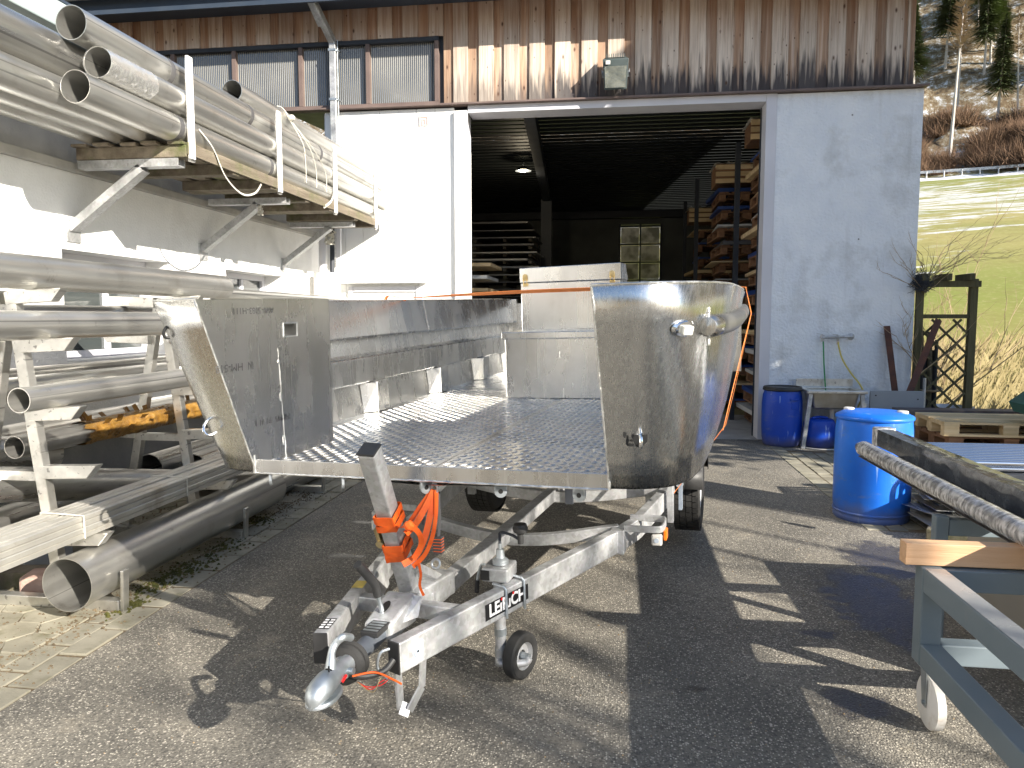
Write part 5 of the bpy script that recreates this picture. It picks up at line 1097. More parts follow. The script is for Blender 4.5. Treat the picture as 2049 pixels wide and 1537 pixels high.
def topL(t_, s): return legL0+dL*t_+sL*s+V((0, 0, LH/2+.0012))
m_ = MB(); m_.add([topL(.42, -.024), topL(.50, -.024), topL(.50, .024), topL(.42, .024)][::-1], [(0, 1, 2, 3)]); tp('yellow_sticker', m_, yellow_v, smooth=None)
m_ = MB(); m_.add([topL(.03, -.024), topL(.12, -.024), topL(.12, .022), topL(.03, .022)][::-1], [(0, 1, 2, 3)]); st2 = tp('icon_sticker', m_, sticker_k, smooth=None)
m_ = MB()
for k in range(4):
    for j in range(2): a0 = .036+k*.021; m_.add([topL(a0, -.019+j*.022)+V((0, 0, .0006)), topL(a0+.012, -.019+j*.022)+V((0, 0, .0006)), topL(a0+.012, -.003+j*.022)+V((0, 0, .0006)), topL(a0, -.003+j*.022)+V((0, 0, .0006))][::-1], [(0, 1, 2, 3)])
tp('icon_print', m_, sticker_w, st2, smooth=None)
# folded plate on the left leg
m_ = MB(); m_.beam(legL0+dL*.56+sL*.035+V((0, 0, -.01)), legL0+dL*.72+sL*.04+V((0, 0, .02)), .02, .14); tp('cover_plate', m_, galv, smooth=None, bevel=.008)
# jockey wheel
JX, JY = .205, .30
jt = tp('jockey_tube', MB().cyl((JX, JY, -.835), (JX, JY, -.42), .024, n=22), galv)
m_ = MB(); m_.box((JX-.055, JY-.06, WT+.002), (JX+.06, JY+.07, WT+.062)); tp('clamp_block', m_, galv, jt, smooth=None, bevel=.008)
m_ = MB(); m_.box((JX-.058, JY-.064, WT+.012), (JX-.02, JY-.0605, WT+.052)); tp('clamp_mouth', m_, ink, jt, smooth=None)
tp('collar', MB().lathe([(.024, 0), (.034, .004), (.034, .018), (.027, .026), (.019, .03), (.016, .065), (.008, .07), (.008, .09)], (JX+.01, JY, WT+.062), 22), zinc, jt)
cz = WT+.062+.085
tp('crank', MB().tube(cr([(JX+.01, JY, cz-.02), (JX+.01, JY, cz+.03), (JX+.02, JY-.01, cz+.055), (JX+.07, JY-.02, cz+.05), (JX+.10, JY-.03, cz+.04), (JX+.105, JY-.03, cz+.05)], 5), .006, 10), dark_steel, jt)
tp('crank_knob', MB().lathe([(.0, -.025), (.012, -.02), (.013, .02), (.028, .03), (.032, .045), (.026, .062), (.0, .066)], (JX+.11, JY-.03, cz+.04), 22), blackp, jt)
for t_ in (.58, .70):
    a_ = legR0+dR*t_; h = LH/2
    P = [a_-oR*.035+V((0, 0, h+.012)), a_+oR*(LW/2-.004)+V((0, 0, h+.012)), a_+oR*(LW/2+.0075)+V((0, 0, h+.002)), a_+oR*(LW/2+.0075)+V((0, 0, -h-.006))]
    tp('u_bolt', MB().tube(P, .006, 10), zinc)
tp('clamp_lever', MB().tube(cr([(JX-.02, JY-.02, WT+.05), (JX-.07, JY+.0, WT+.055), (JX-.09, JY+.01, WT+.02), (JX-.10, JY+.01, WT-.02)], 5), .006, 8), zinc, jt)
tp('clamp_lever_grip', MB().tube([(JX-.10, JY+.01, WT-.02), (JX-.105, JY+.012, WT-.075)], .010, 10), blackp, jt)
wc = V((JX+.075, JY+.03, -.826)); ax_ = V((.95, -.31, 0)).normalized()
def wheel(c, ax_, r, wd, hub_r, parent, rimmat, treads=0, name='jockey'):
    t2 = r-hub_r
    prof = [(hub_r, -wd*.42), (hub_r+t2*.25, -wd*.5), (r-t2*.25, -wd*.5), (r-t2*.05, -wd*.38), (r, -wd*.2), (r, wd*.2), (r-t2*.05, wd*.38), (r-t2*.25, wd*.5), (hub_r+t2*.25, wd*.5), (hub_r, wd*.42)]
    ty = tp('tyre', MB().lathe(prof, c, 56, axis=tuple(ax_)), rubber, parent)
    rp_ = [(hub_r, -wd*.42), (hub_r-.004, -wd*.3), (hub_r*.85, -wd*.1), (hub_r*.45, -wd*.15), (hub_r*.42, wd*.15), (hub_r*.85, wd*.1), (hub_r-.004, wd*.3), (hub_r, wd*.42)]
    rim = tp('rim', MB().lathe(rp_, c, 40, axis=tuple(ax_)), rimmat, parent)
    return ty, rim
wheel(wc, ax_, .100, .058, .058, jt, galv)
tp('hub', MB().cyl(wc-ax_*.045, wc+ax_*.045, .016, n=16), zinc, jt)
dw = V((ax_.y, -ax_.x, 0))
m_ = MB()
for s1 in (1,): m_.ribbon([V((JX, JY, -.80))+ax_*.0*s1+V((0, -.005, -.035)), V((JX, JY, -.86))+ax_*.02, wc+ax_*.045*s1-V((0.03, 0, .03)), wc+ax_*.042*s1+V((0, 0, -.004))], .004, .034, up=(0, 0, 1))
m_.v = [(p[0], p[1], p[2]) for p in m_.v]
tp('fork', MB().tube(cr([V((JX, JY, -.828)), V((JX+.005, JY-.03, -.842)), wc+ax_*.046+V((-.02, -.012, -.02)), wc+ax_*.046], 6), .016, 12), galv, jt)
tp('tube_foot', MB().cyl((JX, JY, -.862), (JX, JY, -.79), .027, n=22), galv, jt)
tp('tube_sleeve', MB().cyl((JX, JY, -.73), (JX, JY, -.70), .0265, n=22), zinc, jt)
# marker light loops
for sg, ox, y in ((1, .605, 1.17), (-1, -.59, 1.10)):
    zt_ = WT+.01; P = [V((ox, y-.10, zt_)), V((ox+sg*.15, y-.09, zt_+.0)), V((ox+sg*.185, y-.06, zt_)), V((ox+sg*.185, y+.07, zt_)), V((ox+sg*.15, y+.10, zt_)), V((ox, y+.10, zt_))]
    m_ = MB(); m_.ribbon(cr(P, 4), .012, .034, up=(0, 0, 1)); lb = tp('lamp_bracket', m_, galv, smooth=30, bevel=.003)
    m_ = MB(); c = V((ox+sg*.16, y-.08, zt_-.055)); m_.box(tuple(c-V((.026, .012, .028))), tuple(c+V((.026, .02, .028)))); ml = tp('marker_lamp', m_, lens_w, lb, smooth=None, bevel=.008)
    m_ = MB(); m_.cyl(c+V((0, -.012, 0)), c+V((0, -.016, 0)), .012, n=14); tp('lens_ring', m_, bluegrey_v, ml)
    if sg > 0: m_ = MB(); c = V((ox+sg*.20, y-.03, zt_-.038)); m_.box(tuple(c-V((.010, .03, .025))), tuple(c+V((.006, .035, .025)))); tp('amber_reflector', m_, amber, lb, smooth=None, bevel=.004)
# axle, wheels, mudguards
tp('axle', MB().cyl((-.72, 2.80, -.635), (.78, 2.64, -.635), .035, n=18), galv)
for sg in (1, -1):
    c = V((.80, 2.64, -.628)) if sg > 0 else V((-.73, 2.80, -.628)); ax2 = V((sg*1.0, 0, 0)); ty, rim = wheel(c, ax2, .295, .175, .18, TR, galv)
    m_ = MB(); m3 = MB()
    for k in range(46):
        a = 2*math.pi*k/46
        for q in range(4):
            ca, sa = math.cos(a+.02*q), math.sin(a+.02*q); x0 = -.083+q*.0425; rr = .294
            e1 = V((0, ca, sa)); e2 = V((0, -sa, ca)); o0 = c+e1*(rr+.0055)
            m_.beam(o0+V((x0, 0, 0)), o0+V((x0+.037, 0, 0)), .035, .011, up=e1)
    tp('tread_blocks', m_, rubber, ty, smooth=None, stuff=True)
    # mudguard
    m_ = MB(); n = 14; vs = []
    for k in range(n+1):
        a = R_(10)+R_(160)*k/n; e1 = V((0, -math.cos(a), math.sin(a)))
        for x0 in (-.11, .11): vs.append(c+e1*.355+V((x0, 0, 0)))
    m_.add(vs, [(2*i, 2*i+1, 2*i+3, 2*i+2) for i in range(n)])
    vs = []
    for k in range(n+1):
        a = R_(10)+R_(160)*k/n; e1 = V((0, -math.cos(a), math.sin(a)))
        vs += [c+e1*.355+V((sg*.11, 0, 0)), c+e1*.30+V((sg*.115, 0, 0))]
    m_.add(vs, [(2*i, 2*i+1, 2*i+3, 2*i+2) for i in range(n)])
    m_.add([c+V((-.11, -.352, .06)), c+V((.11, -.352, .06)), c+V((.11, -.335, .19)), c+V((-.11, -.335, .19))], [(0, 1, 2, 3)])
    mg = tp('mudguard', m_, blackp, smooth=40); mg.modifiers.new('s', 'SOLIDIFY').thickness = .006
    tp('bracket_disc', MB().cyl(c+V((-.03, -.372, .10)), c+V((-.03, -.358, .10)), .026, n=20), zinc, mg)
    for zz, yy in ((-.50, 2.1), (-.52, 3.3)): tp('bunk_post', MB().beam((sg*.60, yy, zz-.12), (sg*.60, yy, zz+.40), .05, .035, up=(0, 1, 0)), galv, smooth=None)
    tp('support_bunk', MB().beam((sg*.60, 1.7, -.12), (sg*.60, 4.2, -.12), .09, .05), mk('bunk_carpet', (.03, .035, .05), rough=.9), smooth=None)
# keel rollers and hangers
for y in (1.98, 3.5):
    m_ = MB(); m_.box((.02, y-.03, -.48), (.06, y+.03, -.36)); m_.box((.20, y-.03, -.48), (.24, y+.03, -.36)); tp('roller_bracket', m_, dark_steel, smooth=None)
    tp('keel_roller', MB().cyl((.045, y, -.35), (.215, y, -.35), .045, n=20), rubber)
m_ = MB(); m_.box((.10, 1.90, -.60), (.15, 1.94, -.40)); tp('perforated_hanger', m_, dark_steel, smooth=None)
tp('tail_hose', MB().tube(cr([(.80, 2.28, -.52), (.77, 2.30, -.60), (.73, 2.33, -.56), (.70, 2.30, -.48)], 5), .008, 8), blackp)
# number strap hardware hanging at right rail
tp('rail_post', MB().beam((.755, 1.85, -.66), (.755, 1.85, -.34), .035, .05, up=(0, 1, 0)), galv, smooth=None, bevel=.003)
tp('rail_post', MB().beam((.80, 2.0, -.62), (.80, 2.0, -.32), .02, .05, up=(0, 1, 0)), bluegrey_v, smooth=None)
# ---- winch strap, wound round the post
wsn = thing('winch_strap', 'bright orange ratchet strap wound round the trailer winch post and hooked to the bow', 'strap', tuple(BM @ V((-.08, -.1, -.2))))
def wsp(name, mb, mat, **k):
    mb.xf(BM); return part(name, mb, mat, wsn, **k)
def post_at(t_): return pb0.lerp(pt, t_)
pd = (pt-pb0).normalized(); px = V((1, 0, 0)); px = (px-pd*px.dot(pd)).normalized(); py = px.cross(pd).normalized()
def around(t_, h, tilt, seed):
    c = post_at(t_); rnd = random.Random(seed); P = []
    for k in range(17):
        a = 2*math.pi*k/16; q = .0405; sx = max(-1, min(1, 1.5*math.cos(a))); sy = max(-1, min(1, 1.5*math.sin(a)))
        P.append(c+px*sx*q+py*sy*q+pd*(tilt*math.cos(a+rnd.random()*.3))+px*rnd.uniform(-.001, .003)+py*rnd.uniform(-.002, .002))
    m_ = MB(); m_.ribbon(cr(P, 3), h, .002, ups=[pd]*0 or None, up=tuple(pd)) if False else None
    PP = cr(P, 3); vs = []; n_ = len(PP)
    for i, p in enumerate(PP):
        o_ = (p-c); o_ = (o_-pd*o_.dot(pd)).normalized(); vs += [p-pd*h/2, p+pd*h/2, p+pd*h/2+o_*.002, p-pd*h/2+o_*.002]
    m_ = MB(); m_.add(vs, [(i*4+k, i*4+(k+1) % 4, (i+1)*4+(k+1) % 4, (i+1)*4+k) for i in range(n_-1) for k in range(4)]); return m_
for i, (t_, h, tilt) in enumerate(((.60, .030, .006), (.57, .030, -.014), (.54, .030, .012), (.40, .032, .010), (.37, .032, -.012), (.345, .032, .004), (.33, .03, .018))):
    wsp('strap_wrap', around(t_, h, tilt, i), orange)
eye = V((.05, .03, -.055))
def drape(pts, wd=.034, up=(.4, -.85, .3), mat=orange, name='strap_loop'):
    m_ = MB(); m_.ribbon(cr(pts, 6), wd, .002, up=up); wsp(name, m_, mat)
c6, c4 = post_at(.60), post_at(.40)
def pxp(x, y, v):
    r = pray(x, y); t = (v-EB.y)/r.y; return EB+r*t
def strand(pts, wd=.03, mat=orange, name='strap_loop', up=(.4, -.85, .3)):
    m_ = MB(); m_.ribbon(cr([pxp(*p) for p in pts], 7), wd, .0018, up=up); wsp(name, m_, mat)
strand([(869, 980, .03), (850, 1018, -.03), (832, 1048, -.09), (812, 1068, -.175)], .024)
strand([(866, 980, .03), (842, 1012, -.02), (820, 1044, -.08), (804, 1056, -.17)], .018, up=(.1, -.9, .5))
strand([(871, 982, .03), (861, 1030, -.03), (850, 1075, -.07), (832, 1112, -.10), (806, 1130, -.15)], .024)
strand([(873, 982, .03), (872, 1030, -.02), (865, 1074, -.05), (850, 1110, -.08), (826, 1134, -.12)], .020, up=(.9, -.4, .1))
strand([(824, 1052, -.16), (840, 1070, -.14), (842, 1092, -.12), (828, 1118, -.13)], .020, up=(.2, -.9, .2))
strand([(838, 1128, -.12), (842, 1150, -.10), (840, 1172, -.09), (848, 1192, -.08)], .010, name='strap_tail')
strand([(877, 984, .04), (879, 1040, .03), (877, 1078, .03)], .018, mat=dark_sheet, name='black_strap', up=(1, -.3, 0))
kn = pxp(818, 1052, -.17)
m_ = MB(); m_.lathe([(.0, -.018), (.016, -.012), (.019, .0), (.014, .014), (.0, .018)], kn, 9, axis=(.8, 0, .6)); wsp('strap_knot', m_, orange, smooth=20)
m_ = MB()
cc = pxp(877, 1073, .03)
for k in range(6): m_.box((cc.x-.017, cc.y-.014, cc.z-.008-k*.012), (cc.x+.017, cc.y+.014, cc.z-k*.012))
wsp('strap_coil', m_, dark_sheet, smooth=None)
m_ = MB()
for k in range(5): m_.box((cc.x-.0175, cc.y-.0145, cc.z-.0105-k*.012), (cc.x+.0175, cc.y+.0145, cc.z-.0085-k*.012))
wsp('strap_coil_edge', m_, orange, smooth=None)
m_ = MB(); m_.tube(arc(tuple(pxp(872, 1128, .0)), .017, 0, 2*math.pi, 16, (1, 0, 0), (0, .3, 1)), .005, 8); wsp('carabiner', m_, zinc)
m_ = MB(); m_.tube(cr([eye+V((-.005, 0, -.01)), eye+V((-.012, 0, .015)), eye+V((0, 0, .035)), eye+V((.012, 0, .015)), eye+V((.005, 0, -.01))], 4), .005, 8); wsp('bow_shackle', m_, zinc)
rt = c4+px*(-.055)+pd*.03
m_ = MB(); m_.beam(rt-pd*.035+py*0, rt+pd*.05, .012, .05, up=tuple(py)); m_.cyl(rt-pd*.03-py*.03, rt-pd*.03+py*.03, .018, n=16); m_.beam(rt+px*-.012-pd*.02, rt+px*-.012+pd*.04, .003, .042, up=tuple(py)); wsp('ratchet', m_, brass, smooth=40)
# ================================================================== RIGHT SIDE
def drum(x, y, r, h, mat, label, lid, handles=False):
    t = thing('blue_drum', label, 'drum', (x, y, 0), group='blue plastic drums')
    if lid == 'bung':
        pr = [(0, .012), (r*.90, .012), (r*.96, .0), (r*.985, .012), (r*.985, .035), (r*.965, .05), (r*.985, .09), (r, .14), (r*1.004, h*.42), (r*1.006, h*.6), (r*.992, h*.84), (r*.975, h*.90), (r*.965, h*.925), (r*1.01, h*.935), (r*1.015, h*.955), (r*.99, h*.967), (r*.93, h*.975), (r*.88, h*.985), (r*.80, h*.998), (r*.5, h*1.004), (0, h*1.006)]
        part('body', MB().lathe([(a, b_) for a, b_ in pr], (x, y, 0), 64), mat, t, smooth=60)
        part('base_ring', MB().lathe([(r*.99, .055), (r*1.01, .06), (r*1.01, .07), (r*.99, .075)], (x, y, 0), 64), mat, t, smooth=60)
        for a in (2.5, 5.9):
            cx, cy = x+r*.70*math.cos(a), y+r*.70*math.sin(a); part('bung_cap', MB().lathe([(.040, h*.975), (.04, h*1.012), (.034, h*1.018), (.0, h*1.018)], (cx, cy, 0), 20), lens_w, t)
    else:
        pr = [(0, .0), (r*.80, .0), (r*.90, .02), (r*.965, .10), (r, h*.35), (r, h*.70), (r*.96, h*.84), (r*.90, h*.90), (r*.88, h*.93)]
        part('body', MB().lathe(pr, (x, y, 0), 56), mat, t, smooth=60)
        if lid == 'clamp':
            part('lid', MB().lathe([(r*.90, h*.925), (r*.955, h*.93), (r*.96, h*.97), (r*.93, h*.985), (r*.86, h*.985), (r*.84, h*.965), (0, h*.965)], (x, y, 0), 56), blackp, t, smooth=40)
            part('clamp_ring', MB().lathe([(r*.94, h*.92), (r*.975, h*.93), (r*.975, h*.945), (r*.94, h*.955)], (x, y, 0), 56), blackp, t, smooth=40)
            for a in (-1.15, 2.0):
                m_ = MB(); c = V((x+r*.985*math.cos(a), y+r*.985*math.sin(a), h*.79)); tg = V((-math.sin(a), math.cos(a), 0)); m_.beam(c-tg*.06, c+tg*.06, .03, .025); part('grip', m_, mat, t, smooth=None, bevel=.008)
                m_ = MB(); m_.beam(c-tg*.045+V((0, 0, -.07)), c+tg*.045+V((0, 0, -.07)), .012, .09); part('grip_recess', m_, mat, t, smooth=None, bevel=.006)
        else:
            part('top', MB().lathe([(r*.88, h*.93), (r*.80, h*.985), (r*.65, h*1.0), (0, h*1.0)], (x, y, 0), 48), mat, t, smooth=60)
            m_ = MB(); m_.tube(arc((x, y-.0, h*.98), r*.55, .4, 2.7, 10, (1, .3, 0), (0, 0, .25)), .014, 10); part('handle', m_, mat, t)
    return t
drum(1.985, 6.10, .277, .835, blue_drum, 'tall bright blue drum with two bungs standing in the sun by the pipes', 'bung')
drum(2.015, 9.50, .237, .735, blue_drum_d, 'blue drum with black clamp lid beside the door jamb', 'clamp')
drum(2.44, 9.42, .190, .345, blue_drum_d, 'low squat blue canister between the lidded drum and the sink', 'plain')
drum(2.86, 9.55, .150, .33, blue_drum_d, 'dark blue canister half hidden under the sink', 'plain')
t = thing('white_hoop', 'thin white plastic hoop lying round the foot of the squat canister', 'hoop', (2.44, 9.42, 0))
part('hoop', MB().tube(arc((2.46, 9.38, .012), .235, 0, 2*math.pi, 40, (1, 0, 0), (0, 1, 0)), .008, 8), lens_w, t)
# sink
sk = thing('steel_sink', 'stainless utility sink on angled legs against the rough wall', 'sink', (2.58, 9.55, 0))
X0, X1, Y0, Y1, ZS = 2.24, 2.92, 9.22, 9.82, .70
m_ = MB()
for a, b_ in (((X0, Y0, ZS-.035), (X1, Y0+.06, ZS)), ((X0, Y1-.10, ZS-.035), (X1, Y1, ZS)), ((X0, Y0+.061, ZS-.035), (X0+.07, Y1-.101, ZS)), ((X1-.07, Y0+.061, ZS-.035), (X1, Y1-.101, ZS))): m_.box(a, b_)
part('rim', m_, stainless, sk, smooth=None, bevel=.006)
m_ = MB(); a, b_, c, d = X0+.071, X1-.071, Y0+.061, Y1-.101
m_.add([(a, c, ZS-.03), (b_, c, ZS-.03), (b_, d, ZS-.03), (a, d, ZS-.03), (a+.04, c+.04, ZS-.23), (b_-.04, c+.04, ZS-.23), (b_-.04, d-.04, ZS-.23), (a+.04, d-.04, ZS-.23)], [(0, 1, 5, 4), (1, 2, 6, 5), (2, 3, 7, 6), (3, 0, 4, 7), (4, 5, 6, 7)])
part('basin', m_, mk('stained_steel', (.45, .42, .37), (.60, .58, .53), 7, .4, .55, 1.0, .1, 30), sk, smooth=None, bevel=.02)
m_ = MB(); m_.box((X0, Y1-.012, ZS+.001), (X1, Y1, ZS+.10)); part('splashback', m_, stainless, sk, smooth=None, bevel=.003)
for (xa, xb, yy) in ((X0+.05, X0-.0, Y0+.05), (X1-.05, X1-.0, Y0+.05), (X0+.05, X0+.02, Y1-.05), (X1-.05, X1-.02, Y1-.05)):
    part('leg', MB().beam((xb-.02 if xa < 2.5 else xb+.02, yy, 0), (xa, yy, ZS-.04), .045, .045, up=(0, 1, 0)), galv, sk, smooth=None, bevel=.003)
part('cross_brace', MB().beam((X1-.08, Y0+.05, .25), (X1+.0, Y0+.05, .55), .02, .02, up=(0, 1, 0)), galv, sk, smooth=None)
part('drain_pipe', MB().tube([(2.6, 9.5, ZS-.23), (2.6, 9.5, ZS-.45), (2.45, 9.6, ZS-.5)], .025, 12), lens_w, sk)
tpn = thing('wall_tap', 'galvanised wall pipe with two taps above the sink', 'tap', (2.68, 9.9, 1.32))
part('pipe', MB().tube([(2.90, 9.90, 1.325), (2.90, 9.83, 1.325), (2.56, 9.83, 1.315)], .018, 12), galv, tpn)
part('wall_flange', MB().lathe([(.045, 0), (.042, .012), (.022, .018)], (2.90, 9.90, 1.325), 20, axis=(0, -1, 0)), galv, tpn)
part('tap_body', MB().lathe([(.0, -.05), (.02, -.045), (.022, -.01), (.032, 0), (.028, .03), (.012, .04), (0, .04)], (2.545, 9.83, 1.31), 16), galv, tpn)
part('tap_lever', MB().beam((2.545, 9.83, 1.352), (2.47, 9.80, 1.36), .014, .006), galv, tpn, smooth=None)
part('tap_body', MB().lathe([(.0, -.06), (.015, -.055), (.018, -.01), (.024, 0), (.02, .025), (.0, .03)], (2.73, 9.83, 1.315), 16), galv, tpn)
part('tap_lever', MB().beam((2.73, 9.83, 1.345), (2.66, 9.80, 1.352), .012, .006), galv, tpn, smooth=None)
m_ = MB(); m_.tube([(2.555, 9.825, 1.27), (2.565, 9.80, 1.0), (2.575, 9.74, .72), (2.58, 9.70, .60)], .009, 8); single('garden_hose', m_, hose_g, 'green hose hanging straight from the left tap into the sink', 'hose', (2.555, 9.825, 1.27))
m_ = MB(); m_.tube(cr([(2.73, 9.82, 1.26), (2.735, 9.80, 1.20), (2.77, 9.76, 1.05), (2.86, 9.70, .88), (2.95, 9.62, .74), (2.98, 9.60, .62), (2.9, 9.6, .4)], 6), .0105, 10); single('garden_hose', m_, hose_y, 'yellow hose curving from the right tap down past the sink', 'hose', (2.73, 9.82, 1.26))
m_ = MB(); m_.cyl((2.73, 9.825, 1.225), (2.73, 9.825, 1.27), .016, n=12); single('hose_connector', m_, copper_sign, 'faded red connector between the right tap and the yellow hose', 'connector', (2.73, 9.825, 1.24))
# rusty beams, grey panels
def angle_beam(p0, p1, s_, label):
    m_ = MB(); m_.profile(p0, p1, [(0, 0), (s_, 0), (s_, .006), (.006, .006), (.006, s_), (0, s_)], (0, 1, 0)); single('steel_angle', m_, rust, label, 'steel beam', p0, 'rusty angles by the wall', smooth=None)
angle_beam((3.43, 9.42, 0), (3.34, 9.84, 1.46), .075, 'short rusty steel angle leaning on the rough wall')
angle_beam((3.30, 9.30, .25), (3.92, 9.80, 1.52), .08, 'rusty steel angle slanting right across the corner post of the trellis')
m_ = MB(); m_.box((2.99, 9.36, .12), (3.585, 9.395, .695)); single('metal_sheet', m_, mk('grey_enamel', (.27, .29, .31), (.32, .34, .36), 2, .4, .5), 'light grey metal panel standing upright behind the tall blue drum', 'panel', (3.3, 9.37, .12), smooth=None, bevel=.004)
m_ = MB()
for x_, z_ in ((3.05, .64), (3.52, .60), (3.06, .2)): m_.cyl((x_, 9.358, z_), (x_, 9.3545, z_), .009, n=10)
o = tag(link('panel_bolt', tomesh('panel_bolt', m_, ink)), None)
o.parent = bpy.data.objects['metal_sheet']; o.location = (-3.3, -9.37, -.12)
# trellis
tl = thing('garden_trellis', 'dark stained wooden trellis at the corner of the workshop', 'trellis', (4.0, 9.95, 0))
TY = 9.86
for x_, w__ in ((3.69, .075), (4.30, .085)): part('post', MB().box((x_-w__/2, TY, 0), (x_+w__/2, TY+.08, 2.03)), green_wood, tl, smooth=None, bevel=.004)
part('top_rail', MB().box((3.66, TY-.032, 1.93), (4.36, TY-.001, 2.005)), green_wood, tl, smooth=None, bevel=.003)
part('mid_rail', MB().box((3.728, TY+.01, 1.55), (4.256, TY+.05, 1.60)), green_wood, tl, smooth=None, bevel=.003)
for x_ in (3.69, 3.96, 4.22): part('rafter_end', MB().box((x_-.03, TY-.12, 2.006), (x_+.03, TY+.30, 2.09)), green_wood, tl, smooth=None, bevel=.003)
x0, x1, z0, z1 = 3.735, 4.25, .12, 1.545
k = -6
for k in range(-6, 9):
    for sg, yy in ((1, TY+.012), (-1, TY+.029)):
        # line z = zc + sg*(x-x0)*1.05
        zc = z0+k*.245 if sg > 0 else z0+k*.245+.54
        pts = []
        for i in range(0, 41):
            x_ = x0+(x1-x0)*i/40; z_ = zc+sg*(x_-x0)*1.0
            if z0 <= z_ <= z1: pts.append((x_, z_))
        if len(pts) > 3: part('lattice_slat', MB().beam((pts[0][0], yy, pts[0][1]), (pts[-1][0], yy, pts[-1][1]), .026, .014, up=(0, 1, 0)), green_wood, tl, smooth=None)
# dark bundled poles behind the trellis
t = thing('pole_bundle', 'dark weathered poles tied together behind the trellis', 'poles', (3.95, 10.15, 0))
for i in range(11):
    a = i*.57; x_ = 3.92+.13*math.cos(a)*(.4+.6*(i % 3)/2); part('pole', MB().cyl((x_+.03, 10.2+.05*math.sin(a), 0), (x_-.03+random.uniform(-.03, .03), 10.12+.05*math.sin(a*2), 1.0+.45*random.random()*(1-abs(x_-3.92)*3)), .032, .022, 8), dark_steel if i % 3 else old_wood, t)
part('binding', MB().tube(arc((3.93, 10.17, .66), .17, 0, 6.28, 18, (1, 0, 0), (0, .7, .15)), .016, 8), twig, t)
m_ = MB(); m_.cyl((3.755, 9.80, .0), (3.755, 9.80, .82), .018, n=10); single('thin_pipe', m_, galv, 'thin galvanised stake before the lower trellis', 'stake', (3.755, 9.80, 0))
m_ = MB(); m_.lathe([(0, .10), (.20, .12), (.24, .36), (.27, .42), (.26, .425), (.22, .36), (.0, .16)], (4.28, 10.3, 0), 28); single('wheelbarrow_tub', m_, galv, 'pale metal tub behind the foot of the trellis', 'tub', (4.28, 10.3, 0))
# climbing twigs
def twigs(name, base, n, L_, spread, label, seed, mat=twig, r0=.008, cat='twigs', up=1.0, bias=(0, 0, 0)):
    rnd = random.Random(seed); m_ = MB()
    def grow(p, d, l, r, dep):
        P = [p]; q = V(p)
        for k in range(5):
            d = (d+V((rnd.uniform(-1, 1), rnd.uniform(-1, 1), rnd.uniform(-.6, .9)*up))*.22+V(bias)*.04).normalized(); q = q+d*l/5; P.append(V(q))
            if dep > 0 and k > 0 and rnd.random() < .65: grow(V(q), (d+V((rnd.uniform(-1, 1), rnd.uniform(-1, 1), rnd.uniform(-.5, .8)))*.8).normalized(), l*.55, r*.6, dep-1)
        m_.tube(P, r, 4, radii=[r*(1-.75*i/5) for i in range(6)], caps=False)
    for i in range(n):
        d = V(((rnd.uniform(.1, 1) if bias[0] > .5 else rnd.uniform(-1, 1))*spread[0], rnd.uniform(-1, 1)*spread[1], rnd.uniform(.2, 1)*spread[2])).normalized(); grow(V(base)+V((rnd.uniform(-.05, .05), rnd.uniform(-.05, .05), rnd.uniform(-.05, .05))), d, L_*rnd.uniform(.6, 1), r0, 2)
    return single(name, m_, mat, label, cat, base)
twigs('climbing_plant', (3.72, 9.88, 1.9), 12, .55, (1, .6, 1), 'leafless climber tangled over the top of the trellis post', 3, r0=.007, cat='climber')
twigs('climbing_plant', (3.78, 9.95, 2.0), 5, .9, (1.0, .2, .9), 'long bare climber shoots reaching right above the trellis', 8, r0=.006, cat='climber', bias=(6, 0, .3))
twigs('climbing_plant', (3.70, 9.86, .9), 8, .7, (.5, .3, 1.2), 'bare climber stems running up the left trellis post', 5, r0=.008, cat='climber')
m_ = MB(); rnd = random.Random(4)
for i in range(420):
    c = V((3.68+rnd.gauss(0, .05), 9.84+rnd.gauss(0, .05), 1.98+rnd.gauss(0, .055))); d = V((rnd.gauss(0, 1), rnd.gauss(0, 1), rnd.gauss(0, 1))).normalized()*.05; m_.tube([c-d, c, c+d+V((rnd.gauss(0, .01), 0, rnd.gauss(0, .01)))], .0028, 3, caps=False)
single('twig_nest', m_, dark_steel, 'dark tangle of dead twigs on top of the left trellis post', 'twigs', (3.68, 9.84, 1.98), smooth=None)
twigs('bare_shrub', (4.25, 11.2, .1), 6, 2.9, (.55, .35, 1.3), 'bare pale branches rising beside the corner of the workshop', 11, r0=.012, cat='shrub', bias=(.3, 0, .4))
twigs('bare_shrub', (5.0, 12.6, .1), 16, 1.6, (.5, .4, 1.2), 'bare shrub growing in front of the meadow right of the trellis', 12, r0=.010, cat='shrub')
# pallets
p0_ = pallet('pallet', 'dark older pallet at the bottom of the stack by the drum', (3.86, 8.45, .07), 0, pallet_wood_d, L_=1.2, W_=.8, group='pallets stacked beside the tall drum')
p1_ = pallet('pallet', 'brown middle pallet of the stack by the drum', (3.94, 8.50, .215), R_(2), pallet_wood_d, L_=1.2, W_=.8, group='pallets stacked beside the tall drum')
p2_ = pallet('pallet', 'fresh yellow pallet on top of the stack by the drum', (3.93, 8.46, .36), R_(-1.5), pallet_wood, L_=1.24, W_=.82, group='pallets stacked beside the tall drum', nb=6)
for x_ in (3.4, 3.9, 4.4): m_ = MB(); m_.box((x_-.05, 8.05, 0), (x_+.05, 8.85, .068)); single('timber_bearer', m_, old_wood, 'squared bearer under the %s of the pallet stack' % ('left end', 'middle', 'right end')[int((x_-3.4)*2+.1)], 'bearer', (x_, 8.45, 0), smooth=None)
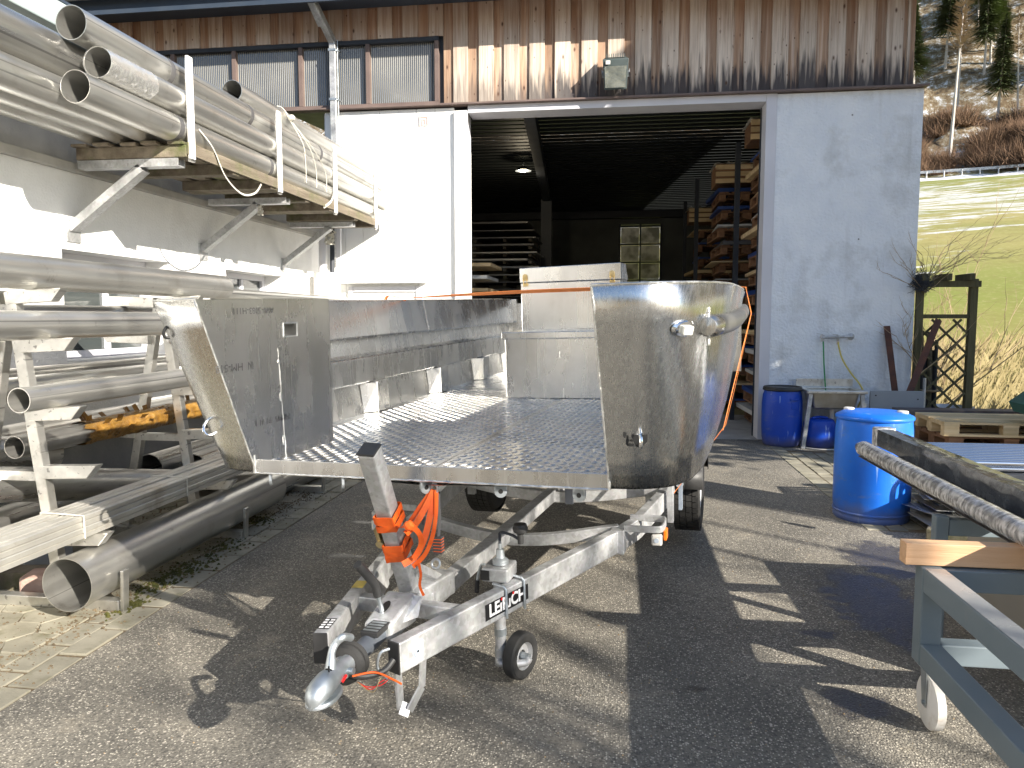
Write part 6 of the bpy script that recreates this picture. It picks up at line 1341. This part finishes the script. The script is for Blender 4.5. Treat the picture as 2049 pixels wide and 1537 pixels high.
m_ = MB(); m_.box((3.2, 9.0, .45), (5.6, 9.25, .515)); m_.box((3.6, 9.05, 0), (3.7, 9.2, .449)); m_.box((5.2, 9.05, 0), (5.3, 9.2, .449)); single('steel_bench', m_, mk('brown_grey_steel', (.12, .10, .10), (.17, .15, .15), 4, .5, .6, .4), 'long dark steel trestle bar behind the pallet stack', 'trestle', (4.4, 9.1, 0), smooth=None)
# bent tubes
def hoops(name, label, y0, z, n, xl, r, tube_r, mat, dy):
    t = thing(name, label, 'tubes', (xl+.8, y0, z))
    for i in range(n):
        y = y0+i*dy; c = (xl+r, y, z-r); P = [V((xl, y, z-r-.06))]+arc(c, r, math.pi, math.pi/2, 10, (1, 0, 0), (0, 0, 1))+[V((xl+2.2, y, z))]
        part('bent_tube', MB().tube(P, tube_r, 14), mat, t)
    return t
hoops('bent_tube_stack', 'row of polished bent steel tubes lying side by side on a pallet', 5.62, .535, 12, 2.34, .13, .0185, mk('polished_tube', (.72, .73, .75), rough=.16, metal=1.0), .072)
hoops('bent_tube_stack', 'second lower row of polished bent tubes under the first', 5.64, .487, 8, 2.40, .12, .0175, mk('polished_tube'), .09) if False else hoops('bent_tube_stack', 'second lower row of polished bent tubes under the first', 5.64, .492, 8, 2.40, .12, .0175, MATS['polished_tube'], .09)
m_ = MB()
for y in (5.55, 6.1, 6.6): m_.box((2.55, y, .30), (4.7, y+.08, .468))
single('tube_bearers', m_, dark_steel, 'dark bearers carrying the polished bent tubes', 'bearer', (3.2, 6, .3), smooth=None)
t = thing('sheet_offcuts', 'untidy pile of thin metal sheets beneath the bent tubes', 'sheets', (2.9, 5.7, 0))
for i in range(16):
    m_ = MB(); a = random.uniform(-.25, .35); l = random.uniform(.5, .8); z = .10+i*.012; m_.box((-l, -.25, -.0015), (l*.9, .25, .0015)); m_.xf(Matrix.Translation((2.98+random.uniform(-.1, .05), 5.75+random.uniform(-.2, .25), z)) @ Matrix.Rotation(a, 4, 'Z') @ Matrix.Rotation(random.uniform(-.05, .05), 4, 'Y')); part('offcut', m_, random.choice((stainless, stainless_dark, beige_panel)), t, smooth=None)
pallet('pallet', 'worn pallet under the metal sheet offcuts', (3.05, 5.8, 0), 0, old_wood, L_=1.3, W_=1.0)
m_ = MB(); m_.beam((2.15, 5.45, .06), (2.9, 5.05, .10), .10, .09); single('timber_offcut', m_, old_wood, 'split timber lying at the foot of the tall blue drum', 'timber', (2.5, 5.2, .06), smooth=None, bevel=.008)
m_ = MB(); m_.lathe([(0, -.03), (.03, -.02), (.028, .05), (.012, .09), (.0, .10)], (2.02, 4.75, .40), 10); single('wood_chip', m_, pallet_wood, 'yellow wood scrap on the offcuts behind the grey post', 'offcut', (2.3, 4.9, .30)); bpy.data.objects['wood_chip'].location = (2.45, 5.35, .33)
# far trolley with post, cross rail, cabinet, wrapped tubes
fr = thing('steel_trestle', 'blue-grey steel frame with upright post under the wrapped tubes', 'frame', (1.9, 3.6, 0))
part('post', MB().beam((1.475, 3.60, 0), (1.475, 3.60, .655), .055, .055, up=(0, 1, 0)), grey_paint, fr, smooth=None, bevel=.004)
part('cross_rail', MB().box((1.505, 3.575, .565), (2.6, 3.625, .64)), grey_paint, fr, smooth=None, bevel=.004)
part('post', MB().beam((2.55, 3.60, 0), (2.55, 3.60, .56), .055, .055, up=(0, 1, 0)), grey_paint, fr, smooth=None, bevel=.004)
m_ = MB(); m_.add([(1.86, 3.0, 0), (2.6, 3.0, 0), (2.6, 4.2, 0), (1.86, 4.2, 0), (1.86, 3.0, .50), (2.6, 3.0, .50), (2.6, 4.2, .53), (1.86, 4.2, .53)], [(0, 1, 5, 4), (1, 2, 6, 5), (2, 3, 7, 6), (3, 0, 4, 7), (4, 5, 6, 7)])
single('sheet_metal_cabinet', m_, beige_panel, 'low beige sheet metal box behind the timber beam', 'cabinet', (2.2, 3.2, 0), smooth=None, bevel=.004)
m_ = MB(); m_.box((1.9, 3.05, .532), (2.5, 3.5, .535)); single('white_sheet', m_, white_sheet, 'white sheet lying on the low beige metal box', 'sheet', (2.1, 3, .5465), smooth=None)
ZP = .745
t = thing('wrapped_tube', 'round tube in clear stretch wrap, nearer of the two long wrapped tubes', 'tube', (1.52, 4, ZP))
n = 28; rows = 150; vs = []
for j in range(rows+1):
    for i in range(n):
        a = 2*math.pi*i/n; y = 1.2+3.73*j/rows; rr = .047+.0022*noise.noise(V((a*2, y*14, 0)))+.0018*noise.noise(V((a*5, y*45, 2))); rr *= 1 if j < rows-3 else (1-.12*(j-rows+3)); vs.append((1.525+rr*math.cos(a), y, ZP+rr*math.sin(a)))
m_ = MB(); m_.add(vs, [(j*n+i, j*n+(i+1) % n, (j+1)*n+(i+1) % n, (j+1)*n+i) for j in range(rows) for i in range(n)]+[tuple(rows*n+i for i in range(n))]); part('wrapped_body', m_, wrap, t, smooth=30)
t = thing('wrapped_tube', 'dark square tube in stretch wrap, farther of the two long wrapped tubes', 'tube', (1.82, 4, ZP+.02))
vs = []; n = 24
for j in range(rows+1):
    for i in range(n):
        a = 2*math.pi*i/n; y = 1.2+4.12*j/rows; s_ = .058/max(abs(math.cos(a)), abs(math.sin(a)))**.85; s_ += .002*noise.noise(V((a*2, y*12, 7))); vs.append((1.785+s_*math.cos(a), y, ZP+.012+s_*math.sin(a)))
m_ = MB(); m_.add(vs, [(j*n+i, j*n+(i+1) % n, (j+1)*n+(i+1) % n, (j+1)*n+i) for j in range(rows) for i in range(n)]+[tuple(rows*n+i for i in range(n))]); part('wrapped_body', m_, wrap_dark, t, smooth=30)
m_ = MB(); m_.box((1.722, 5.24, ZP-.05), (1.848, 5.335, ZP+.076)); part('end_wrap', m_, wrap, t, smooth=None, bevel=.012)
m_ = MB(); m_.box((1.50, 1.2, ZP-.052), (1.86, 4.88, ZP-.049)); single('shadow_fill_sheet', m_, dark_sheet, 'thin dark sheet added under the two long wrapped tubes to close their shadow', 'sheet', (1.7, 3, ZP-.05), smooth=None)  # sheet added to close the lit gap in the tubes' shadow
for (y_, z_, xa, xb, w__) in ((5.05, .62, 2.0, 3.0, .08), (4.55, .60, 1.95, 3.1, .06), (4.0, .69, 1.95, 3.2, .05), (3.4, .69, 1.95, 3.0, .07)):
    pass
# near trolley
tr2 = thing('steel_trolley', 'blue-grey painted steel trolley frame on nylon castors in the foreground', 'trolley', (1.5, 2.3, 0))
TX, TYE = 1.142, 2.985   # left face, far face
def gb(a, b_, nm='rail', bv=.005): return part(nm, MB().box(a, b_), grey_paint, tr2, smooth=None, bevel=bv)
gb((TX, TYE-.075, .245), (TX+.075, TYE, .622), 'leg')
gb((TX+.001, .9, .532), (TX+.076, TYE-.0765, .6215), 'top_rail')
gb((TX+.001, .9, .247), (TX+.076, TYE-.0765, .332), 'bottom_rail')
gb((TX+.0765, TYE-.075, .535), (2.1, TYE-.001, .618), 'end_top_rail')
gb((TX+.0765, TYE-.075, .250), (2.1, TYE-.001, .330), 'end_bottom_rail')
gb((2.02, .9, .247), (2.095, TYE-.08, .332), 'bottom_rail')
gb((1.62, TYE-.074, .3315), (1.69, TYE-.002, .534), 'mid_post')
t_ = MB(); t_.box((TX+.004, .9, .6222), (TX+.073, TYE-.08, .6235)); part('worn_top_face', t_, mk('scuffed_top', (.46, .47, .47), (.34, .36, .37), 6, .25, .4, .3, dirt=((.15, .19, .21), 5, .6, .7)), tr2, smooth=None)
def castor(x, y):
    m_ = MB(); m_.box((x-.045, y-.045, .235), (x+.045, y+.045, .2445)); p_ = part('castor_plate', m_, zinc, tr2, smooth=None, bevel=.002)
    m_ = MB()
    for s_ in (-.026, .026): m_.add([(x+s_-.0015, y-.03, .234), (x+s_-.0015, y+.03, .234), (x+s_-.0015, y+.0, .085), (x+s_-.0015, y-.03, .085), (x+s_+.0015, y-.03, .234), (x+s_+.0015, y+.03, .234), (x+s_+.0015, y+.0, .085), (x+s_+.0015, y-.03, .085)], [(0, 1, 2, 3), (7, 6, 5, 4), (0, 3, 7, 4), (1, 5, 6, 2), (0, 4, 5, 1), (3, 2, 6, 7)])
    m_.box((x-.0275, y-.03, .2285), (x+.0275, y+.03, .2348)); part('castor_fork', m_, zinc, p_, smooth=None)
    part('castor_wheel', MB().lathe([(.001, -.020), (.045, -.020), (.05, -.018), (.092, -.019), (.10, -.014), (.10, .014), (.092, .019), (.05, .018), (.045, .020), (.001, .020)], (x, y-.015, .1005), 44, axis=(1, 0, 0)), nylon, p_, smooth=40)
    part('castor_axle', MB().cyl((x-.034, y-.015, .10), (x+.034, y-.015, .10), .008, n=10), zinc, p_)
castor(TX+.055, TYE-.05)
castor(2.05, TYE-.05); castor(TX+.055, 1.0)
m_ = MB(); m_.box((1.087, 2.935, .6245), (2.3, 2.998, .708)); single('timber_beam', m_, beam_wood, 'planed reddish timber beam lying across the end of the steel trolley', 'timber', (1.6, 2.96, .62), smooth=None, bevel=.003)
# teal roofed box
t = thing('garden_box', 'small shed with teal sheet roof at the right edge', 'shed', (5.0, 8.7, 0))
m_ = MB(); m_.box((4.76, 7.75, 0), (6.2, 8.25, .9)); part('wall', m_, old_wood, t, smooth=None)
m_ = MB(); m_.add([(4.0, 7.7, .70), (6.4, 7.7, 2.6), (6.4, 8.3, 2.6), (4.0, 8.3, .70), (4.05, 7.7, .60), (6.45, 7.7, 2.5), (6.45, 8.3, 2.5), (4.05, 8.3, .60)], [(0, 1, 2, 3), (7, 6, 5, 4), (0, 4, 5, 1), (1, 5, 6, 2), (2, 6, 7, 3), (3, 7, 4, 0)]); part('roof', m_, green_paint, t, smooth=None)
m_ = MB(); m_.add([(4.07, 7.72, .60), (4.75, 7.72, .30), (4.75, 8.28, .30), (4.07, 8.28, .60), (4.75, 7.72, 1.15), (4.75, 8.28, 1.15)], [(0, 1, 2, 3), (0, 4, 1), (3, 2, 5)]); part('gable_board', m_, green_paint, t, smooth=None)
# dry stalks and litter at the edge of the yard
m_ = MB(); rnd = random.Random(2)
for i in range(9000):
    y = rnd.uniform(10.6, 15.5); x = rnd.uniform(3.8, 4.2+y*.32); z = terr(x, y)-.06; h = rnd.uniform(.15, .5)*(1.0 if rnd.random() < .4 else .45); lx, ly = rnd.gauss(.10, .14)*h*1.6, rnd.gauss(0, .1)*h; w_ = .0018
    m_.add([(x-w_, y, z), (x+w_, y, z), (x+lx*.6, y+ly, z+h*.65), (x+lx*1.3, y+ly*1.5, z+h)], [(0, 1, 2), (2, 1, 3)])
tag(link('dry_stalks', tomesh('dry_stalks', m_, straw, None)), 'dry yellow stalks at the edge of the meadow', 'dry grass', kind='stuff')
m_ = MB()
for i in range(5000):
    y = rnd.uniform(9.95, 13.5); x = rnd.uniform(3.7, 7.5); s = rnd.uniform(.01, .035); z = rnd.uniform(0, .05); a = rnd.uniform(0, 6.28); c_, s_ = math.cos(a)*s, math.sin(a)*s
    m_.add([(x-c_, y-s_, z-.02), (x+s_*.5, y-c_*.5, z), (x+c_, y+s_, z+s*.8), (x-s_*.5, y+c_*.5, z+.01)], [(0, 1, 2, 3)])
tag(link('leaf_litter', tomesh('leaf_litter', m_, leaf_l, None)), 'dead leaves heaped behind the pallets', 'leaves', kind='stuff')

# ================================================================== HILLSIDE VEGETATION
def crown_mesh(seed, h, r, n, bare=.25, wd=.0035, droop=.35):
    rnd = random.Random(seed); m_ = MB(); wh = [rnd.uniform(.55, 1.15) for _ in range(40)]
    for i in range(n):
        t_ = bare+(1-bare)*rnd.random()**.9; a = rnd.uniform(0, 6.28); k = wh[int(t_*39)]*(1 if rnd.random() < .8 else 1.3)
        rad = r*((1-(t_-bare)/(1-bare))**.85*.92+.06)*k; d = V((math.cos(a), math.sin(a), 0)); sd = V((-d.y, d.x, 0))*wd*rnd.uniform(.6, 1.6); i0 = rad*rnd.uniform(0, .55)
        p0 = d*i0+V((0, 0, t_*h-i0*droop)); p1 = d*rad+sd*rnd.uniform(-5, 5)+V((0, 0, t_*h-rad*droop*rnd.uniform(.5, 1.6)))
        m_.add([p0-sd, p0+sd, p1+sd*.5, p1-sd*.5], [(0, 1, 2, 3)])
    return m_
cm = [tomesh('crown', crown_mesh(s, 1, .12, 3000, .36), needle_far, None) for s in (1, 2, 3)]
lm = [tomesh('crown', crown_mesh(s, 1, .09, 700, .60, .0022, -.3), needle_l, None) for s in (4, 5)]
tm = tomesh('trunk', MB().cyl((0, 0, -.03), (0, 0, .97), .0105, .002, 7), bark_pale)
rnd = random.Random(21); words = ['tall', 'short', 'slender', 'bushy', 'leaning', 'sparse']
for i in range(95):
    az = rnd.uniform(R_(19.5), R_(29)); d_ = 118+95*rnd.random(); x, y = d_*math.sin(az), d_*math.cos(az); s = .375*x+.927*y
    if s < 119: continue
    larch = rnd.random() < .42; h = rnd.uniform(11, 17) if not larch else rnd.uniform(12, 19)
    t = link('larch_tree' if larch else 'spruce_tree', None); t.location = (x, y, terr(x, y)-.3); t.scale = (h*(1.25 if not larch else 1), h*(1.25 if not larch else 1), h); t.rotation_euler = (rnd.uniform(-.03, .03), rnd.uniform(-.03, .03), rnd.uniform(0, 6))
    where_ = ('lower', 'middle', 'upper')[min(2, int((s-119)/30))]+' slope beyond the meadow, '+('nearest the workshop', 'left of centre', 'right of centre', 'towards the right edge')[min(3, int((math.degrees(az)-19.5)/2.4))]
    tag(t, ('tall' if h > 14 else 'short')+(' bare pale trunked larch' if larch else ' green spruce')+' on the '+where_, 'tree', 'larches on the slope' if larch else 'spruces on the slope')
    link('crown', (lm if larch else cm)[i % (2 if larch else 3)], t); link('trunk', tm, t)
t = link('larch_tree', None); t.location = (43.2, 110.5, terr(43.2, 110.5)); t.scale = (23, 23, 23); t.rotation_euler = (0, R_(2.5), 0)
az = math.atan2(1880-1024.5, 1500)-YAW; x, y = 112*math.sin(az), 112*math.cos(az); t.location = (x, y, terr(x, y)-.2)
tag(t, 'lone very tall bare larch with white trunk before the slope', 'tree'); link('crown', lm[0], t); link('trunk', tm, t)
# bulk forest outside the picked trees
m_ = MB(); rnd = random.Random(5)
for i in range(420):
    az = rnd.uniform(R_(5), R_(60)); d_ = rnd.uniform(125, 235)
    if R_(19) < az < R_(29.5) and d_ < 214: continue
    x, y = d_*math.sin(az), d_*math.cos(az)
    if .375*x+.927*y < 122: continue
    z = terr(x, y); h = rnd.uniform(10, 17)
    for k in range(110):
        t_ = .25+.75*rnd.random()**.85; a = rnd.uniform(0, 6.28); rad = h*.21*(1-(t_-.25)/.75)**.8+.2; d = V((math.cos(a), math.sin(a), 0)); sd = V((-d.y, d.x, 0))*(.10+rad*.06); p0 = V((x, y, z+t_*h)); p1 = p0+d*rad-V((0, 0, rad*.3))
        m_.add([p0, (p0+p1)/2-sd, p1, (p0+p1)/2+sd], [(0, 1, 2, 3)])
tag(link('forest', tomesh('forest', m_, needle_far, None)), 'distant spruce forest covering the upper slope', 'forest', kind='stuff')
# shrub belt
rnd = random.Random(9)
bmsh = []
for s in range(3):
    m_ = MB(); r2 = random.Random(s+40)
    for i in range(420):
        d = V((r2.gauss(0, .45), r2.gauss(0, .45), r2.uniform(.4, 1.3))).normalized(); l = r2.uniform(.5, 1.0); b0 = V((r2.gauss(0, .18), r2.gauss(0, .18), 0)); sd = d.cross(V((r2.random(), r2.random(), 0))).normalized()*.010
        m_.add([b0+d*l*.2-sd, b0+d*l*.2+sd, b0+d*l], [(0, 1, 2)])
    bmsh.append(tomesh('shrub', m_, bush_m, None))
for i in range(70):
    az = rnd.uniform(R_(19), R_(30)); d_ = rnd.uniform(108.5, 122); x, y = d_*math.sin(az), d_*math.cos(az); o = link('leafless_shrub', bmsh[i % 3]); o.location = (x, y, terr(x, y)-.4); k = rnd.uniform(1.8, 3.4)*(1+(math.degrees(az)-20)*.07); o.scale = (k*1.2, k*1.2, k); o.rotation_euler = (0, 0, rnd.uniform(0, 6))
    tag(o, ('large' if k > 2.9 else 'small')+' reddish leafless shrub above the meadow, '+('at the rail', 'behind the rail', 'high up the bank')[min(2, int((d_-108.5)/4.6))]+', '+('nearest the workshop', 'left of centre', 'right of centre', 'towards the right edge')[min(3, int((math.degrees(az)-19)/2.8))], 'shrub', 'leafless shrubs above the meadow')
t = thing('guard_rail', 'grey guard rail along the road at the top of the meadow', 'guard rail', (45, 98, 20))
def gp(az, sdist):   # point on the road line
    d_ = sdist/math.cos(az-R_(22.0)); return V((d_*math.sin(az), d_*math.cos(az), 0))
P = []
for k in range(15):
    p = gp(R_(17.5+k*1.0), 107.4); p.z = terr(p.x, p.y)+.75; P.append(p)
m_ = MB(); m_.ribbon(P, .08, .32, up=(0, 0, 1)); part('rail', m_, galv, t, smooth=None)
for p in P: part('post', MB().cyl((p.x, p.y, p.z-1.0), (p.x, p.y, p.z+.05), .08, n=8), galv, t)

# ================================================================== TREES AND ADDED SAPLINGS STANDING RIGHT OF THE VIEW (they shade the yard)
def big_crown(seed, h, r, n, leaf=.10):
    rnd = random.Random(seed); m_ = MB()
    for i in range(n):
        t_ = rnd.random()**.9; a = rnd.uniform(0, 6.28); rr = r*(1-t_*.72)*math.sqrt(rnd.random()); z = t_*h
        c = V((rr*math.cos(a), rr*math.sin(a), z-rr*.25)); q = V((rnd.gauss(0, 1), rnd.gauss(0, 1), rnd.gauss(0, .5))).normalized(); s_ = q.orthogonal().normalized(); l_ = leaf*rnd.uniform(.8, 1.9)
        m_.add([c-q*l_, c-s_*l_*.45, c+q*l_, c+s_*l_*.45], [(0, 1, 2, 3)])
    return m_
for i, (x, y, z0, h, r, n_) in enumerate(((7.75, 5.0, 3.7, 6.6, 1.45, 6500), (9.7, 5.2, 3.6, 7.5, 1.9, 8500), (12.2, 4.4, 3.0, 8.0, 2.0, 6000))):
    t = thing('garden_conifer', ('left', 'middle', 'right')[i]+'most of the three dense conifers beside the yard', 'tree', (x, y, 0), group='conifers beside the yard')
    m_ = big_crown(60+i, h, r, n_); m_.xf(Matrix.Translation((x, y, z0))); part('crown', m_, needle, t, smooth=None)
    part('trunk', MB().cyl((x, y, 0), (x, y, z0+h*.9), .16, .03, 10), bark, t)

# bare tree farther back: its branches lay soft streaks over the yard
def bare_tree(x, y, h, seed, label):
    t = thing('bare_tree', label, 'tree', (x, y, 0)); rnd = random.Random(seed); m_ = MB()
    part('trunk', MB().tube([(x, y, 0), (x+.1, y, h*.3), (x, y+.1, h*.6), (x+.1, y, h*.95)], .16, 9, radii=[.19, .15, .09, .02]), bark, t)
    def grow(p, d, l, r, dep):
        P = [V(p)]; q = V(p)
        for k in range(4):
            d = (d+V((rnd.uniform(-1, 1), rnd.uniform(-1, 1), rnd.uniform(-.4, .7)))*.22).normalized(); q = q+d*l/4; P.append(V(q))
            if dep: grow(q, (d+V((rnd.uniform(-1, 1), rnd.uniform(-1, 1), rnd.uniform(-.3, .8)))*.9).normalized(), l*.6, r*.55, dep-1)
        m_.tube(P, r, 4, radii=[r*(1-.18*i) for i in range(5)], caps=False)
    for k in range(11):
        a = k*2.4; grow((x, y, h*(.25+.06*k)), V((math.cos(a), math.sin(a), rnd.uniform(.2, .8))).normalized(), h*.32, .055, 2)
    part('branches', m_, bark, t)
bare_tree(12.0, -6.2, 8.5, 3, 'leafless tree on the right behind the yard')

for i, (gy, xb, r_) in enumerate(((1.75, 9.0, .035), (1.98, 10.2, .03), (2.25, 8.6, .04), (2.5, 11.0, .035), (2.8, 9.4, .03), (3.2, 10.4, .045), (3.75, 9.0, .035), (4.9, 10.0, .05), (5.5, 9.2, .06), (6.2, 10.6, .05), (7.1, 9.6, .06))):  # unseen slender trees added to lay shadow streaks over the yard
    yb = gy-1.26*xb/1.74; t = thing('shade_sapling', 'added slender leafless tree out of view, streaking the yard with shade, %s from the camera end' % ordn[i], 'tree', (xb, yb, 0), group='trees added to streak the yard with shade'); rnd = random.Random(80+i)
    P = [V((xb+rnd.uniform(-.12, .12)*k/4, yb+rnd.uniform(-.12, .12)*k/4, 1.75*k)) for k in range(5)]; part('trunk', MB().tube(cr(P, 4), r_, 7, radii=[r_*1.3*(1-.05*k) for k in range(17)]), bark, t)
    m_ = MB()
    for k in range(5):
        z = rnd.uniform(3, 7); a = rnd.uniform(0, 6.28); l = rnd.uniform(.5, 1.3); p = V((xb, yb, z)); q = p+V((math.cos(a)*l*.6, math.sin(a)*l*.6, l*.8)); m_.tube([p, (p+q)/2+V((0, 0, -.08)), q], .012, 4, radii=[.02, .014, .005])
    part('branches', m_, bark, t)
